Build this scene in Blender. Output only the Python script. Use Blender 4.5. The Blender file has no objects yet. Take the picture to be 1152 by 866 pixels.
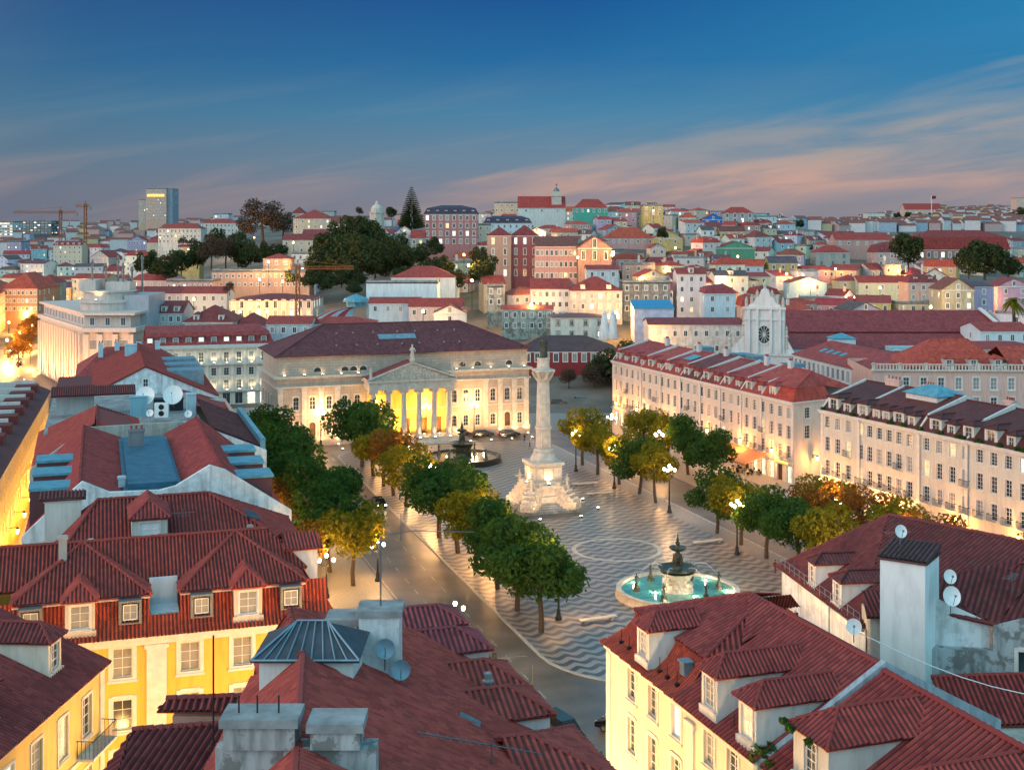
import bpy, math, random
from mathutils import Vector, Matrix
rnd = random.Random(7)
R = math.radians
PI = math.pi
scn = bpy.context.scene
COL = scn.collection

# ------------------------------------------------------------------ camera, sky, sun, exposure
F = 1433.0            # focal length in pixels of the 1152-wide photograph
HZ = 250.0            # horizon row
CH = 45.0             # height of the viewing platform above the square
EXPO = 0.92           # the photograph is exposed for the dusk
cam = bpy.data.cameras.new('camera'); co = bpy.data.objects.new('camera', cam); COL.objects.link(co)
co.location = (0, 0, CH); co.rotation_euler = (PI / 2, 0, 0)
cam.sensor_width = 36; cam.lens = F / 1152 * 36
cam.shift_y = -(433 - HZ) / 1152; cam.clip_start = 1; cam.clip_end = 40000
scn.camera = co
scn.view_settings.view_transform = 'Standard'; scn.view_settings.look = 'None'
scn.view_settings.gamma = 1; scn.view_settings.exposure = EXPO; scn.view_settings.use_curve_mapping = False
scn.render.engine = 'CYCLES'
cy = scn.cycles
cy.max_bounces = 5; cy.diffuse_bounces = 3; cy.glossy_bounces = 3; cy.transmission_bounces = 3; cy.transparent_max_bounces = 6
cy.caustics_reflective = False; cy.caustics_refractive = False; cy.sample_clamp_indirect = 4.0
cy.use_denoising = True
try: cy.use_light_tree = True
except Exception: pass

def lin(r, g, b):
    def c(x):
        x /= 255.0
        return x / 12.92 if x <= 0.04045 else ((x + 0.055) / 1.055) ** 2.4
    return (c(r), c(g), c(b), 1)

def vis(r, g, b): return tuple(c / 2 ** EXPO for c in lin(r, g, b)[:3]) + (1,)      # a sky colour as it looks in the exposed picture
SUN_EL, SUN_AZ = 3.0, 250.0      # afterglow low in the west-south-west, behind the viewer's left shoulder
world = bpy.data.worlds.new('World'); scn.world = world; world.use_nodes = True
wt = world.node_tree; wt.nodes.clear()
class NT:
    """tiny node-tree helper"""
    def __init__(s, t): s.t = t
    def n(s, typ, **kw):
        x = s.t.nodes.new(typ)
        for k, v in kw.items():
            if k.startswith('i_'):
                x.inputs[k[2:].replace('_', ' ')].default_value = v
            elif k[0] == 'i' and k[1:].isdigit(): x.inputs[int(k[1:])].default_value = v
            else: setattr(x, k, v)
        return x
    def l(s, a, b): s.t.links.new(a, b)
    def m(s, op, a, b=None, c=None, clamp=False):
        x = s.t.nodes.new('ShaderNodeMath'); x.operation = op; x.use_clamp = clamp
        for i, q in enumerate((a, b, c)):
            if q is None: continue
            if isinstance(q, (int, float)): x.inputs[i].default_value = q
            else: s.l(q, x.inputs[i])
        return x.outputs[0]
    def mix(s, f, a, b, typ='MIX'):
        x = s.t.nodes.new('ShaderNodeMix'); x.data_type = 'RGBA'; x.blend_type = typ; x.clamp_factor = True
        for sock, q in ((x.inputs[0], f), (x.inputs[6], a), (x.inputs[7], b)):
            if isinstance(q, (int, float)): sock.default_value = q
            elif isinstance(q, tuple): sock.default_value = q
            else: s.l(q, sock)
        return x.outputs[2]
    def ramp(s, f, stops, interp='LINEAR'):
        x = s.t.nodes.new('ShaderNodeValToRGB'); cr = x.color_ramp; cr.interpolation = interp
        while len(cr.elements) < len(stops): cr.elements.new(0.5)
        for e, (p, c) in zip(cr.elements, stops): e.position = p; e.color = c
        if f is not None: s.l(f, x.inputs[0])
        return x.outputs[0]
    def noise(s, vec, scale, detail=3, rough=.5, dist=0):
        x = s.n('ShaderNodeTexNoise'); x.inputs['Scale'].default_value = scale; x.inputs['Detail'].default_value = detail
        x.inputs['Roughness'].default_value = rough; x.inputs['Distortion'].default_value = dist
        if vec is not None: s.l(vec, x.inputs['Vector'])
        return x.outputs[0]
    def comb(s, x, y, z):
        c = s.t.nodes.new('ShaderNodeCombineXYZ')
        for i, q in enumerate((x, y, z)):
            if isinstance(q, (int, float)): c.inputs[i].default_value = q
            else: s.l(q, c.inputs[i])
        return c.outputs[0]
    def sep(s, v):
        c = s.t.nodes.new('ShaderNodeSeparateXYZ'); s.l(v, c.inputs[0]); return c.outputs
N = NT(wt)
tc = N.n('ShaderNodeTexCoord')
dx, dy, dz = N.sep(tc.outputs['Generated'])
az = N.m('DIVIDE', dx, N.m('MAXIMUM', dy, 0.15))           # tangent of the azimuth ahead
grad = N.ramp(dz, [(0.0, vis(132, 131, 143)), (0.022, vis(128, 133, 149)), (0.05, vis(104, 134, 158)), (0.085, vis(66, 128, 166)),
                   (0.125, vis(18, 104, 160)), (0.172, vis(0, 82, 148)), (0.25, vis(10, 104, 168)), (0.45, (0.16, 0.44, 0.58, 1)), (1.0, (0.20, 0.54, 0.69, 1))])
# darker, greyer air towards the west (left), more turquoise to the east
lf = N.m('MULTIPLY_ADD', az, -1.5, 0.10, clamp=True)
grad = N.mix(lf, grad, N.mix(0.6, grad, vis(56, 84, 112)))
rt_ = N.m('MULTIPLY', N.m('MULTIPLY_ADD', az, 2.4, -.1, clamp=True), N.ramp(dz, [(.06, (0, 0, 0, 1)), (.14, (1, 1, 1, 1))]))
grad = N.mix(N.m('MULTIPLY', rt_, .75), grad, vis(30, 134, 182))
# long cirrus veils
sv = N.comb(N.m('MULTIPLY', az, 2.2), 0.0, N.m('MULTIPLY', N.m('MULTIPLY_ADD', az, -0.16, dz), 22))
n1 = N.noise(sv, 1.5, 6, .55, .7)
n2 = N.noise(N.comb(N.m('MULTIPLY', az, 5), 3.1, N.m('MULTIPLY', N.m('MULTIPLY_ADD', az, -0.12, dz), 44)), 1.3, 5, .55, .5)
edge = N.m('SUBTRACT', N.m('MULTIPLY_ADD', az, 0.19, 0.050), dz)          # below this line lies the big veil
edge = N.m('ADD', edge, N.m('ADD', N.m('MULTIPLY', N.m('SUBTRACT', n1, .5), .07), N.m('MULTIPLY', N.m('SUBTRACT', n2, .5), .05)))
veil = N.m('MULTIPLY', N.ramp(edge, [(0.0, (0, 0, 0, 1)), (0.02, (.42, .42, .42, 1)), (0.05, (.85, .85, .85, 1)), (0.10, (.55, .55, .55, 1))]), N.ramp(N.m('ADD', az, .20), [(0.0, (0, 0, 0, 1)), (0.16, (1, 1, 1, 1))]))
veil = N.m('MULTIPLY', veil, N.ramp(n2, [(.36, (.16, .16, .16, 1)), (.62, (1, 1, 1, 1))]))
wisps = N.m('MULTIPLY', N.ramp(n1, [(0.48, (0, 0, 0, 1)), (0.75, (1, 1, 1, 1))]), N.ramp(dz, [(0.0, (.8, .8, .8, 1)), (0.09, (.34, .34, .34, 1)), (0.15, (.0, .0, .0, 1))]))
wisps = N.m('MULTIPLY', wisps, N.m('MULTIPLY_ADD', n2, 1.1, .1, clamp=True))
cc = N.ramp(dz, [(0.0, vis(156, 144, 146)), (0.032, vis(214, 166, 146)), (0.055, vis(170, 158, 154)), (0.12, vis(140, 152, 160)), (.2, vis(70, 116, 156))])
sky = N.mix(N.m('MULTIPLY', N.m('MAXIMUM', veil, N.m('MULTIPLY', wisps, .7)), .95), grad, cc)
# the afterglow behind the viewer: a broad bright sky low in the south-west
sd = N.n('ShaderNodeVectorMath', operation='DOT_PRODUCT'); N.l(tc.outputs['Generated'], sd.inputs[0])
sd.inputs[1].default_value = (math.sin(R(SUN_AZ)), math.cos(R(SUN_AZ)), 0.22)
glow = N.m('POWER', N.m('MAXIMUM', sd.outputs['Value'], 0.0), 1.6)
back = N.m('MULTIPLY_ADD', dy, -2.5, .2, clamp=True)
south = N.ramp(dz, [(0.0, (.48, .60, .66, 1)), (.12, (.40, .72, .86, 1)), (.5, (.25, .62, .80, 1)), (1, (.20, .54, .70, 1))])
sky = N.mix(back, sky, south)
sky = N.mix(N.m('MULTIPLY', glow, .55), sky, (1.1, .84, .78, 1))
nish = N.n('ShaderNodeTexSky', sky_type='NISHITA'); nish.sun_disc = False
nish.sun_elevation = R(SUN_EL); nish.sun_rotation = R(SUN_AZ); nish.altitude = 60
b1 = N.n('ShaderNodeBackground'); N.l(sky, b1.inputs[0]); b1.inputs[1].default_value = 1.0
b2 = N.n('ShaderNodeBackground'); N.l(nish.outputs[0], b2.inputs[0]); b2.inputs[1].default_value = 0.05 * .1
ad = N.n('ShaderNodeAddShader'); N.l(b1.outputs[0], ad.inputs[0]); N.l(b2.outputs[0], ad.inputs[1])
wo = N.n('ShaderNodeOutputWorld'); N.l(ad.outputs[0], wo.inputs[0])
try: world.cycles.sampling_method = 'MANUAL'; world.cycles.sample_map_resolution = 512
except Exception: pass

sl = bpy.data.lights.new('sun', 'SUN'); sl.energy = 0.5; sl.angle = R(30); sl.color = (1, .76, .68)
so = bpy.data.objects.new('sun', sl); COL.objects.link(so)
so.rotation_euler = Vector((-math.sin(R(SUN_AZ)) * math.cos(R(16)), -math.cos(R(SUN_AZ)) * math.cos(R(16)), -math.sin(R(16)))).to_track_quat('-Z', 'Y').to_euler()

# ------------------------------------------------------------------ picture -> world helpers (measuring only)
def at(px, py, z=0.0):
    Y = (CH - z) * F / (py - HZ)
    return Vector(((px - 576) * Y / F, Y, z))
def atY(px, py, Y): return Vector(((px - 576) * Y / F, Y, CH - (py - HZ) * Y / F))
AX = R(18)
UA = Vector((math.cos(AX), math.sin(AX), 0)); VA = Vector((-math.sin(AX), math.cos(AX), 0)); ORG = Vector((4.9, 200, 0))
def uv(u, v, z=0.0): return ORG + UA * u + VA * v + Vector((0, 0, z))

# ------------------------------------------------------------------ materials
MAT = {}
def newmat(name):
    m = bpy.data.materials.new(name); m.use_nodes = True; t = NT(m.node_tree)
    b = [x for x in m.node_tree.nodes if x.type == 'BSDF_PRINCIPLED'][0]
    MAT[name] = m
    return m, t, b
def objcolor(t): return t.n('ShaderNodeObjectInfo').outputs['Color']
def tco(t, k='Object'): return t.n('ShaderNodeTexCoord').outputs[k]
def bump(t, b, h, strength=.4, dist=.05):
    x = t.n('ShaderNodeBump'); x.inputs['Strength'].default_value = strength; x.inputs['Distance'].default_value = dist
    t.l(h, x.inputs['Height']); t.l(x.outputs[0], b.inputs['Normal'])
def simple(name, col, rough=.7, var=.25, scale=1.5, metal=0.0, bmp=0.0, spec=.3):
    m, t, b = newmat(name)
    n = t.noise(tco(t), scale, 5, .6)
    d = tuple(c * (1 - var) for c in col[:3]) + (1,); e = tuple(min(1, c * (1 + var)) for c in col[:3]) + (1,)
    t.l(t.ramp(n, [(.3, d), (.7, e)]), b.inputs['Base Color'])
    b.inputs['Roughness'].default_value = rough; b.inputs['Metallic'].default_value = metal; b.inputs['Specular IOR Level'].default_value = spec
    if bmp: bump(t, b, t.noise(tco(t), scale * 6, 4, .6), bmp, .03)
    return m
def plaster(name, dirt=.45, dcol=(.5, .5, .48, 1), patch=0.0):
    """painted render; its colour comes from the object, streaked by rain marks and patches of weathering"""
    m, t, b = newmat(name); c = objcolor(t); o = tco(t)
    x, y, z = t.sep(o)
    streak = t.noise(t.comb(t.m('MULTIPLY', t.m('ADD', x, y), 1.6), t.m('MULTIPLY', y, 1.1), t.m('MULTIPLY', z, .22)), 1.3, 5, .62)
    big = t.noise(o, .28, 4, .6)
    fine = t.noise(o, 7, 3, .6)
    f = t.m('MULTIPLY', t.ramp(streak, [(.46, (0, 0, 0, 1)), (.72, (1, 1, 1, 1))]), dirt)
    col = t.mix(f, c, t.mix(1.0, c, dcol, 'MULTIPLY'))
    col = t.mix(t.m('MULTIPLY', t.ramp(big, [(.4, (0, 0, 0, 1)), (.65, (1, 1, 1, 1))]), .35), col, t.mix(1.0, col, (.82, .80, .78, 1), 'MULTIPLY'))
    if patch:
        pn = t.noise(o, .9, 6, .68)
        col = t.mix(t.m('MULTIPLY', t.ramp(pn, [(.5, (0, 0, 0, 1)), (.56, (1, 1, 1, 1))]), patch), col, (.16, .16, .15, 1))
    t.l(col, b.inputs['Base Color']); b.inputs['Roughness'].default_value = .85; b.inputs['Specular IOR Level'].default_value = .2
    bump(t, b, fine, .25, .02)
    return m
plaster('plaster'); plaster('old_plaster', .8, (.46, .48, .46, 1), .22); plaster('ruin_plaster', 1, (.35, .37, .36, 1), .9)
def tiles(name, fade=.5, lich=.35, pitch=.24, row=.42, bs=.6, flat=False):
    """roman clay tiles: the uv runs along the eave and up the slope, in metres"""
    m, t, b = newmat(name); c = objcolor(t)
    u, v, _ = t.sep(tco(t, 'UV')); o = t.comb(u, v, t.n('ShaderNodeObjectInfo').outputs['Random'])
    uu = t.m('DIVIDE', u, pitch); vv = t.m('DIVIDE', v, row)
    cell = t.comb(t.m('FLOOR', uu), t.m('FLOOR', vv), 0.0)
    wn = t.n('ShaderNodeTexWhiteNoise'); wn.noise_dimensions = '3D'; t.l(cell, wn.inputs['Vector'])
    big = t.noise(o, .35, 4, .65); mid = t.noise(o, 1.7, 4, .6)
    col = t.mix(t.ramp(wn.outputs[0], [(.3, (0, 0, 0, 1)), (1.0, (.62, .62, .62, 1))]), c, t.mix(1.0, c, (.50, .42, .44, 1), 'MULTIPLY'))
    col = t.mix(t.m('MULTIPLY', t.ramp(wn.outputs[0], [(.0, (1, 1, 1, 1)), (.2, (0, 0, 0, 1))]), .35), col, t.mix(1.0, c, (1.35, 1.6, 1.3, 1), 'MULTIPLY'))
    col = t.mix(1.0, col, (1.75, 1.05, 1.0, 1), 'MULTIPLY')
    col = t.mix(t.m('MULTIPLY', t.ramp(big, [(.42, (0, 0, 0, 1)), (.66, (1, 1, 1, 1))]), fade), col, t.mix(1.0, col, (.62, .52, .54, 1), 'MULTIPLY'))
    col = t.mix(t.m('MULTIPLY', t.ramp(mid, [(.55, (0, 0, 0, 1)), (.7, (1, 1, 1, 1))]), lich), col, (.10, .06, .055, 1))
    t.l(col, b.inputs['Base Color']); b.inputs['Roughness'].default_value = .72; b.inputs['Specular IOR Level'].default_value = .3
    fu = t.m('FRACT', uu); hv = t.m('FRACT', vv)
    prof = t.m('SINE', t.m('MULTIPLY', fu, PI))
    if flat:      # shade in the channels between the rolls, painted in as darker colour
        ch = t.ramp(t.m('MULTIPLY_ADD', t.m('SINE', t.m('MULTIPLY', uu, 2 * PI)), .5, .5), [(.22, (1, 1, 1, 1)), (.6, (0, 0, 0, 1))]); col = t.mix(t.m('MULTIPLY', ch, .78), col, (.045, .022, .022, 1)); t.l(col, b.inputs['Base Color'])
    h = t.m('ADD', t.m('MULTIPLY', prof, 0.0 if flat else 1.0), t.m('MULTIPLY', t.m('SUBTRACT', 1.0, hv), .55))
    h = t.m('ADD', h, t.m('MULTIPLY', wn.outputs[0], .3))
    bump(t, b, h, bs, .06)
    return m
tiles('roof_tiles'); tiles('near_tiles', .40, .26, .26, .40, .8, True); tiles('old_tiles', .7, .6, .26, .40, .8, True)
tiles('far_tiles', .45, .3, .5, .6, .35)
m, t, b = newmat('stone'); o = tco(t); x, y, z = t.sep(o)      # ashlar: courses of blocks with fine joints
br = t.n('ShaderNodeTexBrick'); t.l(t.comb(t.m('ADD', x, y), z, 0.0), br.inputs['Vector']); br.inputs['Scale'].default_value = 1.0; br.inputs['Brick Width'].default_value = 1.3; br.inputs['Row Height'].default_value = .55; br.inputs['Mortar Size'].default_value = .025
br.inputs['Color1'].default_value = (.46, .39, .31, 1); br.inputs['Color2'].default_value = (.40, .33, .26, 1); br.inputs['Mortar'].default_value = (.26, .21, .17, 1)
sn = t.noise(t.comb(t.m('ADD', x, y), 0.0, t.m('MULTIPLY', z, .3)), .9, 5, .62)
t.l(t.mix(t.m('MULTIPLY', t.ramp(sn, [(.45, (0, 0, 0, 1)), (.7, (1, 1, 1, 1))]), .55), br.outputs['Color'], (.25, .22, .19, 1)), b.inputs['Base Color']); b.inputs['Roughness'].default_value = .8; bump(t, b, br.outputs['Fac'], -.3, .02)
simple('pale_stone', (.52, .46, .39), .8, .22, 1.2, bmp=.25)
simple('carved_stone', (.50, .44, .37), .85, .35, 2.2, bmp=.8)
simple('trim', (.62, .58, .53), .75, .12, 2, bmp=.1)
simple('white_paint', (.74, .74, .72), .5, .08, 3)
simple('concrete', (.24, .25, .25), .9, .4, .9, bmp=.4)
simple('grey_metal', (.16, .17, .18), .45, .2, 3, .5)
simple('dark_metal', (.025, .028, .03), .45, .3, 4, .4)
simple('bronze', (.07, .075, .06), .45, .5, 5, .6, bmp=.4)
simple('zinc', (.18, .27, .33), .45, .25, 1.2, .3)
simple('teal_zinc', (.10, .28, .36), .5, .25, 1.0, .1)
simple('dark_teal_sheet', (.04, .12, .18), .45, .3, .8, .1); simple('slate', (.05, .06, .075), .6, .3, 1.5, 0, .2)
simple('rust_paint', (.32, .10, .03), .6, .3, 2)
simple('awning_cloth', (.55, .20, .09), .8, .12, 2)
simple('asphalt', (.12, .10, .088), .40, .38, .22, bmp=.15, spec=.4)
simple('kerb_stone', (.40, .37, .33), .7, .2, 1.0, bmp=.2)
simple('road_paint', (.34, .32, .29), .6, .5, 1.5)
simple('bark', (.075, .055, .04), .9, .35, 4, bmp=.7)
simple('skin', (.42, .27, .20), .6, .1, 4); simple('dark_cloth', (.03, .03, .04), .9, .2, 6); simple('red_cloth', (.16, .02, .02), .9, .2, 6)
simple('door_wood', (.09, .045, .025), .6, .3, 3)
simple('green_shutter', (.02, .10, .06), .6, .2, 3)
simple('blue_tarp', (.03, .22, .40), .5, .2, 1.5)
simple('car_paint', (.012, .014, .018), .2, .2, 2, .3, spec=.6); simple('tyre_rubber', (.015, .015, .015), .9)
simple('scaffold_net', (.55, .53, .62), .9, .2, .8)
simple('soil', (.16, .13, .10), .95, .3, .15, bmp=.3)
def glass(name, base, rough=.12):
    m, t, b = newmat(name); t.l(t.mix(t.noise(tco(t), .9, 3), tuple(c * .4 for c in base[:3]) + (1,), base), b.inputs['Base Color'])
    b.inputs['Roughness'].default_value = rough; b.inputs['Specular IOR Level'].default_value = .7
glass('glass', (.05, .065, .075, 1)); glass('curtain_glass', (.36, .35, .32, 1), .3)
def glow_mat(name, col, st, var=.6, scale=1.2):
    m, t, b = newmat(name); b.inputs['Base Color'].default_value = (.05, .05, .05, 1)
    n = t.noise(tco(t), scale, 3)
    e = t.ramp(n, [(.3, tuple(c * (1 - var) for c in col[:3]) + (1,)), (.7, col)])
    t.l(e, b.inputs['Emission Color']); b.inputs['Emission Strength'].default_value = st
glow_mat('lit_glass', (1, .72, .34, 1), 1.0); glow_mat('lit_white', (1, .93, .78, 1), 1.3); glow_mat('shop_glass', (1, .80, .48, 1), 1.9, .75, 1.4)
glow_mat('lamp_glass', (1, .82, .52, 1), 22, .05); glow_mat('lamp_orange', (1, .52, .16, 1), 14, .05); glow_mat('flood_glass', (1, .84, .55, 1), 20, .05)
glow_mat('red_neon', (1, .10, .14, 1), 1.6, .2); glow_mat('gold_screen', (1, .62, .10, 1), 1.5, .4); glow_mat('yellow_sign', (1, .8, .08, 1), 1.0, .1); glow_mat('signal_green', (.15, 1, .3, 1), 3, .1)
# black-and-white wave paving of the square, laid out in the square's own frame
m, t, b = newmat('wave_paving'); u, v, _ = t.sep(tco(t))
ph = t.m('MULTIPLY', t.m('SINE', t.m('MULTIPLY', u, 2 * PI / 2.2)), .38)
ph2 = t.m('MULTIPLY', t.m('SINE', t.m('MULTIPLY_ADD', u, 4 * PI / 2.2, .6)), .06)
s = t.m('SINE', t.m('MULTIPLY', t.m('ADD', t.m('ADD', v, ph), ph2), 2 * PI / 1.85))
st = t.ramp(t.m('MULTIPLY_ADD', s, .5, .5), [(.44, (0, 0, 0, 1)), (.54, (1, 1, 1, 1))])
vor = t.n('ShaderNodeTexVoronoi'); vor.inputs['Scale'].default_value = 7; t.l(tco(t), vor.inputs['Vector'])
cob = t.mix(t.m('MULTIPLY', vor.outputs['Distance'], .9), (1, 1, 1, 1), (.55, .55, .55, 1))
base = t.mix(st, (.08, .075, .08, 1), (.36, .32, .28, 1))
base = t.mix(1.0, base, cob, 'MULTIPLY')
wear = t.noise(tco(t), .12, 5, .6)
base = t.mix(t.m('MULTIPLY', t.ramp(wear, [(.4, (0, 0, 0, 1)), (.65, (1, 1, 1, 1))]), .4), base, (.22, .21, .21, 1))
t.l(base, b.inputs['Base Color']); b.inputs['Specular IOR Level'].default_value = .5
t.l(t.m('MULTIPLY_ADD', wear, .40, .17), b.inputs['Roughness']); bump(t, b, vor.outputs['Distance'], .22, .015)
m, t, b = newmat('cobbles')
vor = t.n('ShaderNodeTexVoronoi'); vor.inputs['Scale'].default_value = 5; t.l(tco(t), vor.inputs['Vector'])
big = t.noise(tco(t), .2, 5, .6)
c = t.mix(vor.outputs['Distance'], (.36, .33, .29, 1), (.15, .14, .13, 1)); c = t.mix(t.m('MULTIPLY', big, .6), c, (.20, .18, .17, 1))
t.l(c, b.inputs['Base Color']); b.inputs['Roughness'].default_value = .55; bump(t, b, vor.outputs['Distance'], .3, .02)
# hillside ground
m, t, b = newmat('hill_ground'); n = t.noise(tco(t), .03, 6, .65)
t.l(t.ramp(n, [(.35, (.05, .06, .035, 1)), (.5, (.12, .10, .08, 1)), (.65, (.20, .17, .14, 1))]), b.inputs['Base Color']); b.inputs['Roughness'].default_value = .95
# leaves
def leafmat(name, dark, light, tr=.45):
    m = bpy.data.materials.new(name); m.use_nodes = True; t = NT(m.node_tree); m.node_tree.nodes.clear(); MAT[name] = m
    o = tco(t); wn = t.noise(o, .9, 3, .6); w2 = t.noise(o, 6, 2)
    c = t.ramp(t.m('MULTIPLY_ADD', w2, .5, t.m('MULTIPLY', wn, .5)), [(.36, dark), (.64, light)])
    d = t.n('ShaderNodeBsdfDiffuse'); tl = t.n('ShaderNodeBsdfTranslucent'); t.l(c, d.inputs[0])
    t.l(t.mix(1.0, c, (1.7, 1.6, .5, 1), 'MULTIPLY'), tl.inputs[0])
    mx = t.n('ShaderNodeMixShader'); mx.inputs[0].default_value = tr; t.l(d.outputs[0], mx.inputs[1]); t.l(tl.outputs[0], mx.inputs[2])
    out = t.n('ShaderNodeOutputMaterial'); t.l(mx.outputs[0], out.inputs[0])
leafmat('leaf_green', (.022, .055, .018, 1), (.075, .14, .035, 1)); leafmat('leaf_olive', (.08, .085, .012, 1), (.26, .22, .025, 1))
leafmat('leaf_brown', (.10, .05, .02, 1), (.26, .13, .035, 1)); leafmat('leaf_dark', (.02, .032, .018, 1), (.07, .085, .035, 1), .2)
leafmat('leaf_purple', (.05, .035, .03, 1), (.12, .08, .06, 1), .15)
# fountain water
m, t, b = newmat('fountain_water'); t.l(t.ramp(t.noise(tco(t), .9, 4, .6), [(.35, (.05, .24, .22, 1)), (.65, (.12, .36, .28, 1))]), b.inputs['Base Color']); b.inputs['Roughness'].default_value = .08
b.inputs['Specular IOR Level'].default_value = .6; bump(t, b, t.noise(tco(t), 3, 3), .4, .05)
m, t, b = newmat('dark_water'); b.inputs['Base Color'].default_value = (.20, .17, .12, 1); b.inputs['Roughness'].default_value = .1; bump(t, b, t.noise(tco(t), 3, 3), .4, .05)
m, t, b = newmat('water_jet'); b.inputs['Base Color'].default_value = (.8, .84, .86, 1); b.inputs['Roughness'].default_value = .3; b.inputs['Alpha'].default_value = .38

# ------------------------------------------------------------------ mesh helper
class MB:
    def __init__(s): s.v = []; s.f = []; s.m = []; s.u = []
    def poly(s, pts, mi=0, uvs=None):
        i = len(s.v); s.v += [tuple(p) for p in pts]; s.f.append(tuple(range(i, i + len(pts)))); s.m.append(mi)
        s.u += uvs if uvs else [(0, 0)] * len(pts)
    def box(s, x0, x1, y0, y1, z0, z1, mi=0, M=None):
        P = [(x0, y0, z0), (x1, y0, z0), (x1, y1, z0), (x0, y1, z0), (x0, y0, z1), (x1, y0, z1), (x1, y1, z1), (x0, y1, z1)]
        if M is not None: P = [tuple(M @ Vector(p)) for p in P]
        for q in ((3, 2, 1, 0), (4, 5, 6, 7), (0, 1, 5, 4), (1, 2, 6, 5), (2, 3, 7, 6), (3, 0, 4, 7)): s.poly([P[k] for k in q], mi)
    def lathe(s, prof, n=12, c=(0, 0, 0), mi=0, sx=1, sy=1):
        for k in range(len(prof) - 1):
            (r0, z0), (r1, z1) = prof[k], prof[k + 1]
            for i in range(n):
                a, b2 = 2 * PI * i / n, 2 * PI * (i + 1) / n
                p = lambda r, z, t_: (c[0] + r * math.cos(t_) * sx, c[1] + r * math.sin(t_) * sy, c[2] + z)
                if r1 < 1e-6: s.poly([p(r0, z0, a), p(r0, z0, b2), p(0, z1, 0)], mi)
                elif r0 < 1e-6: s.poly([p(0, z0, 0), p(r1, z1, b2), p(r1, z1, a)], mi)
                else: s.poly([p(r0, z0, a), p(r0, z0, b2), p(r1, z1, b2), p(r1, z1, a)], mi)
    def tube(s, path, r, n=6, mi=0, r1=None, caps=True):
        path = [Vector(p) for p in path]; rings = []
        for i, p in enumerate(path):
            d = (path[min(i + 1, len(path) - 1)] - path[max(i - 1, 0)]).normalized()
            a = d.cross(Vector((0, 0, 1)) if abs(d.z) < .9 else Vector((1, 0, 0))).normalized(); b2 = d.cross(a)
            rr = r if r1 is None else r + (r1 - r) * i / (len(path) - 1)
            rings.append([p + (a * math.cos(2 * PI * k / n) + b2 * math.sin(2 * PI * k / n)) * rr for k in range(n)])
        for A, B in zip(rings, rings[1:]):
            for k in range(n): s.poly([A[k], B[k], B[(k + 1) % n], A[(k + 1) % n]], mi)
        if caps: s.poly(rings[0], mi); s.poly(rings[-1][::-1], mi)
    def prism(s, pts, z0, z1, mi=0):
        """pts: outline counter-clockwise in xy"""
        n = len(pts); s.poly([(x, y, z1) for x, y in pts], mi); s.poly([(x, y, z0) for x, y in pts][::-1], mi)
        for i in range(n):
            a, b2 = pts[i], pts[(i + 1) % n]; s.poly([(a[0], a[1], z0), (b2[0], b2[1], z0), (b2[0], b2[1], z1), (a[0], a[1], z1)], mi)
    def plate(s, pts, thick, mi=0):
        """a planar polygon in space, thickened along its normal"""
        P = [Vector(p) for p in pts]; nrm = (P[1] - P[0]).cross(P[2] - P[0]).normalized() * thick; Q = [p - nrm for p in P]
        s.poly(P, mi); s.poly(Q[::-1], mi)
        for i in range(len(P)): j = (i + 1) % len(P); s.poly([Q[i], Q[j], P[j], P[i]], mi)
    def roof(s, pts, pitch=0, amp=.05, mi=0, thick=.12):
        """a roof plane (convex, planar, seen from above counter-clockwise); pitch > 0 makes real tile rolls"""
        P = [Vector(p) for p in pts]; nrm = Vector((0, 0, 0))
        for i in range(len(P)): nrm += P[i].cross(P[(i + 1) % len(P)])
        nrm.normalize()
        if nrm.z < 0: P = P[::-1]; nrm = -nrm
        e = Vector((0, 0, 1)).cross(nrm)
        e = Vector((1, 0, 0)) if e.length < 1e-4 else e.normalized()
        w = nrm.cross(e); o = P[0]; zz = 0; off = round((sum(abs(c) for c in o) * 3.7) % 50 / .26) * .26; ks = .26 / pitch if pitch else 1; amp *= 1.5
        U = [(p - o).dot(e) for p in P]; V = [(p - o).dot(w) for p in P]
        if not pitch:
            s.poly(P, mi, [(a + off, b2) for a, b2 in zip(U, V)])
        else:
            us = set(U); u0, u1 = min(U), max(U); k = u0
            while k < u1: us.add(k); k += pitch / 6
            us = sorted(us); row = []
            for q in us:
                vs = []
                for i in range(len(P)):
                    a, b2 = U[i], U[(i + 1) % len(P)]; va, vb = V[i], V[(i + 1) % len(P)]
                    if abs(a - b2) < 1e-9:
                        if abs(a - q) < 1e-6: vs += [va, vb]
                    elif min(a, b2) - 1e-6 <= q <= max(a, b2) + 1e-6: vs.append(va + (vb - va) * (q - a) / (b2 - a))
                k_ = int(q / pitch * 1.0001 + 1000); row.append((q, min(vs) + (((k_ * 7919) % 13) / 13 - .5) * .09 * min(1, max(vs) - min(vs)), max(vs), amp * math.sin(2 * PI * q / pitch) + amp))
            for (q0, a0, b0, h0), (q1, a1, b1, h1) in zip(row, row[1:]):
                if b0 - a0 < 1e-5 and b1 - a1 < 1e-5: continue
                c = [(q0, a0, h0), (q1, a1, h1), (q1, b1, h1), (q0, b0, h0)]
                if b0 - a0 < 1e-5: c = c[:3]
                elif b1 - a1 < 1e-5: c = [c[0], c[1], c[3]]
                s.poly([o + e * x + w * y + nrm * h for x, y, h in c], mi, [(x * ks + off, y) for x, y, h in c])
        if thick:
            Q = [p - nrm * thick for p in P]; s.poly(Q[::-1], mi)
            for i in range(len(P)): j = (i + 1) % len(P); s.poly([Q[i], Q[j], P[j], P[i]], mi)
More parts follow.
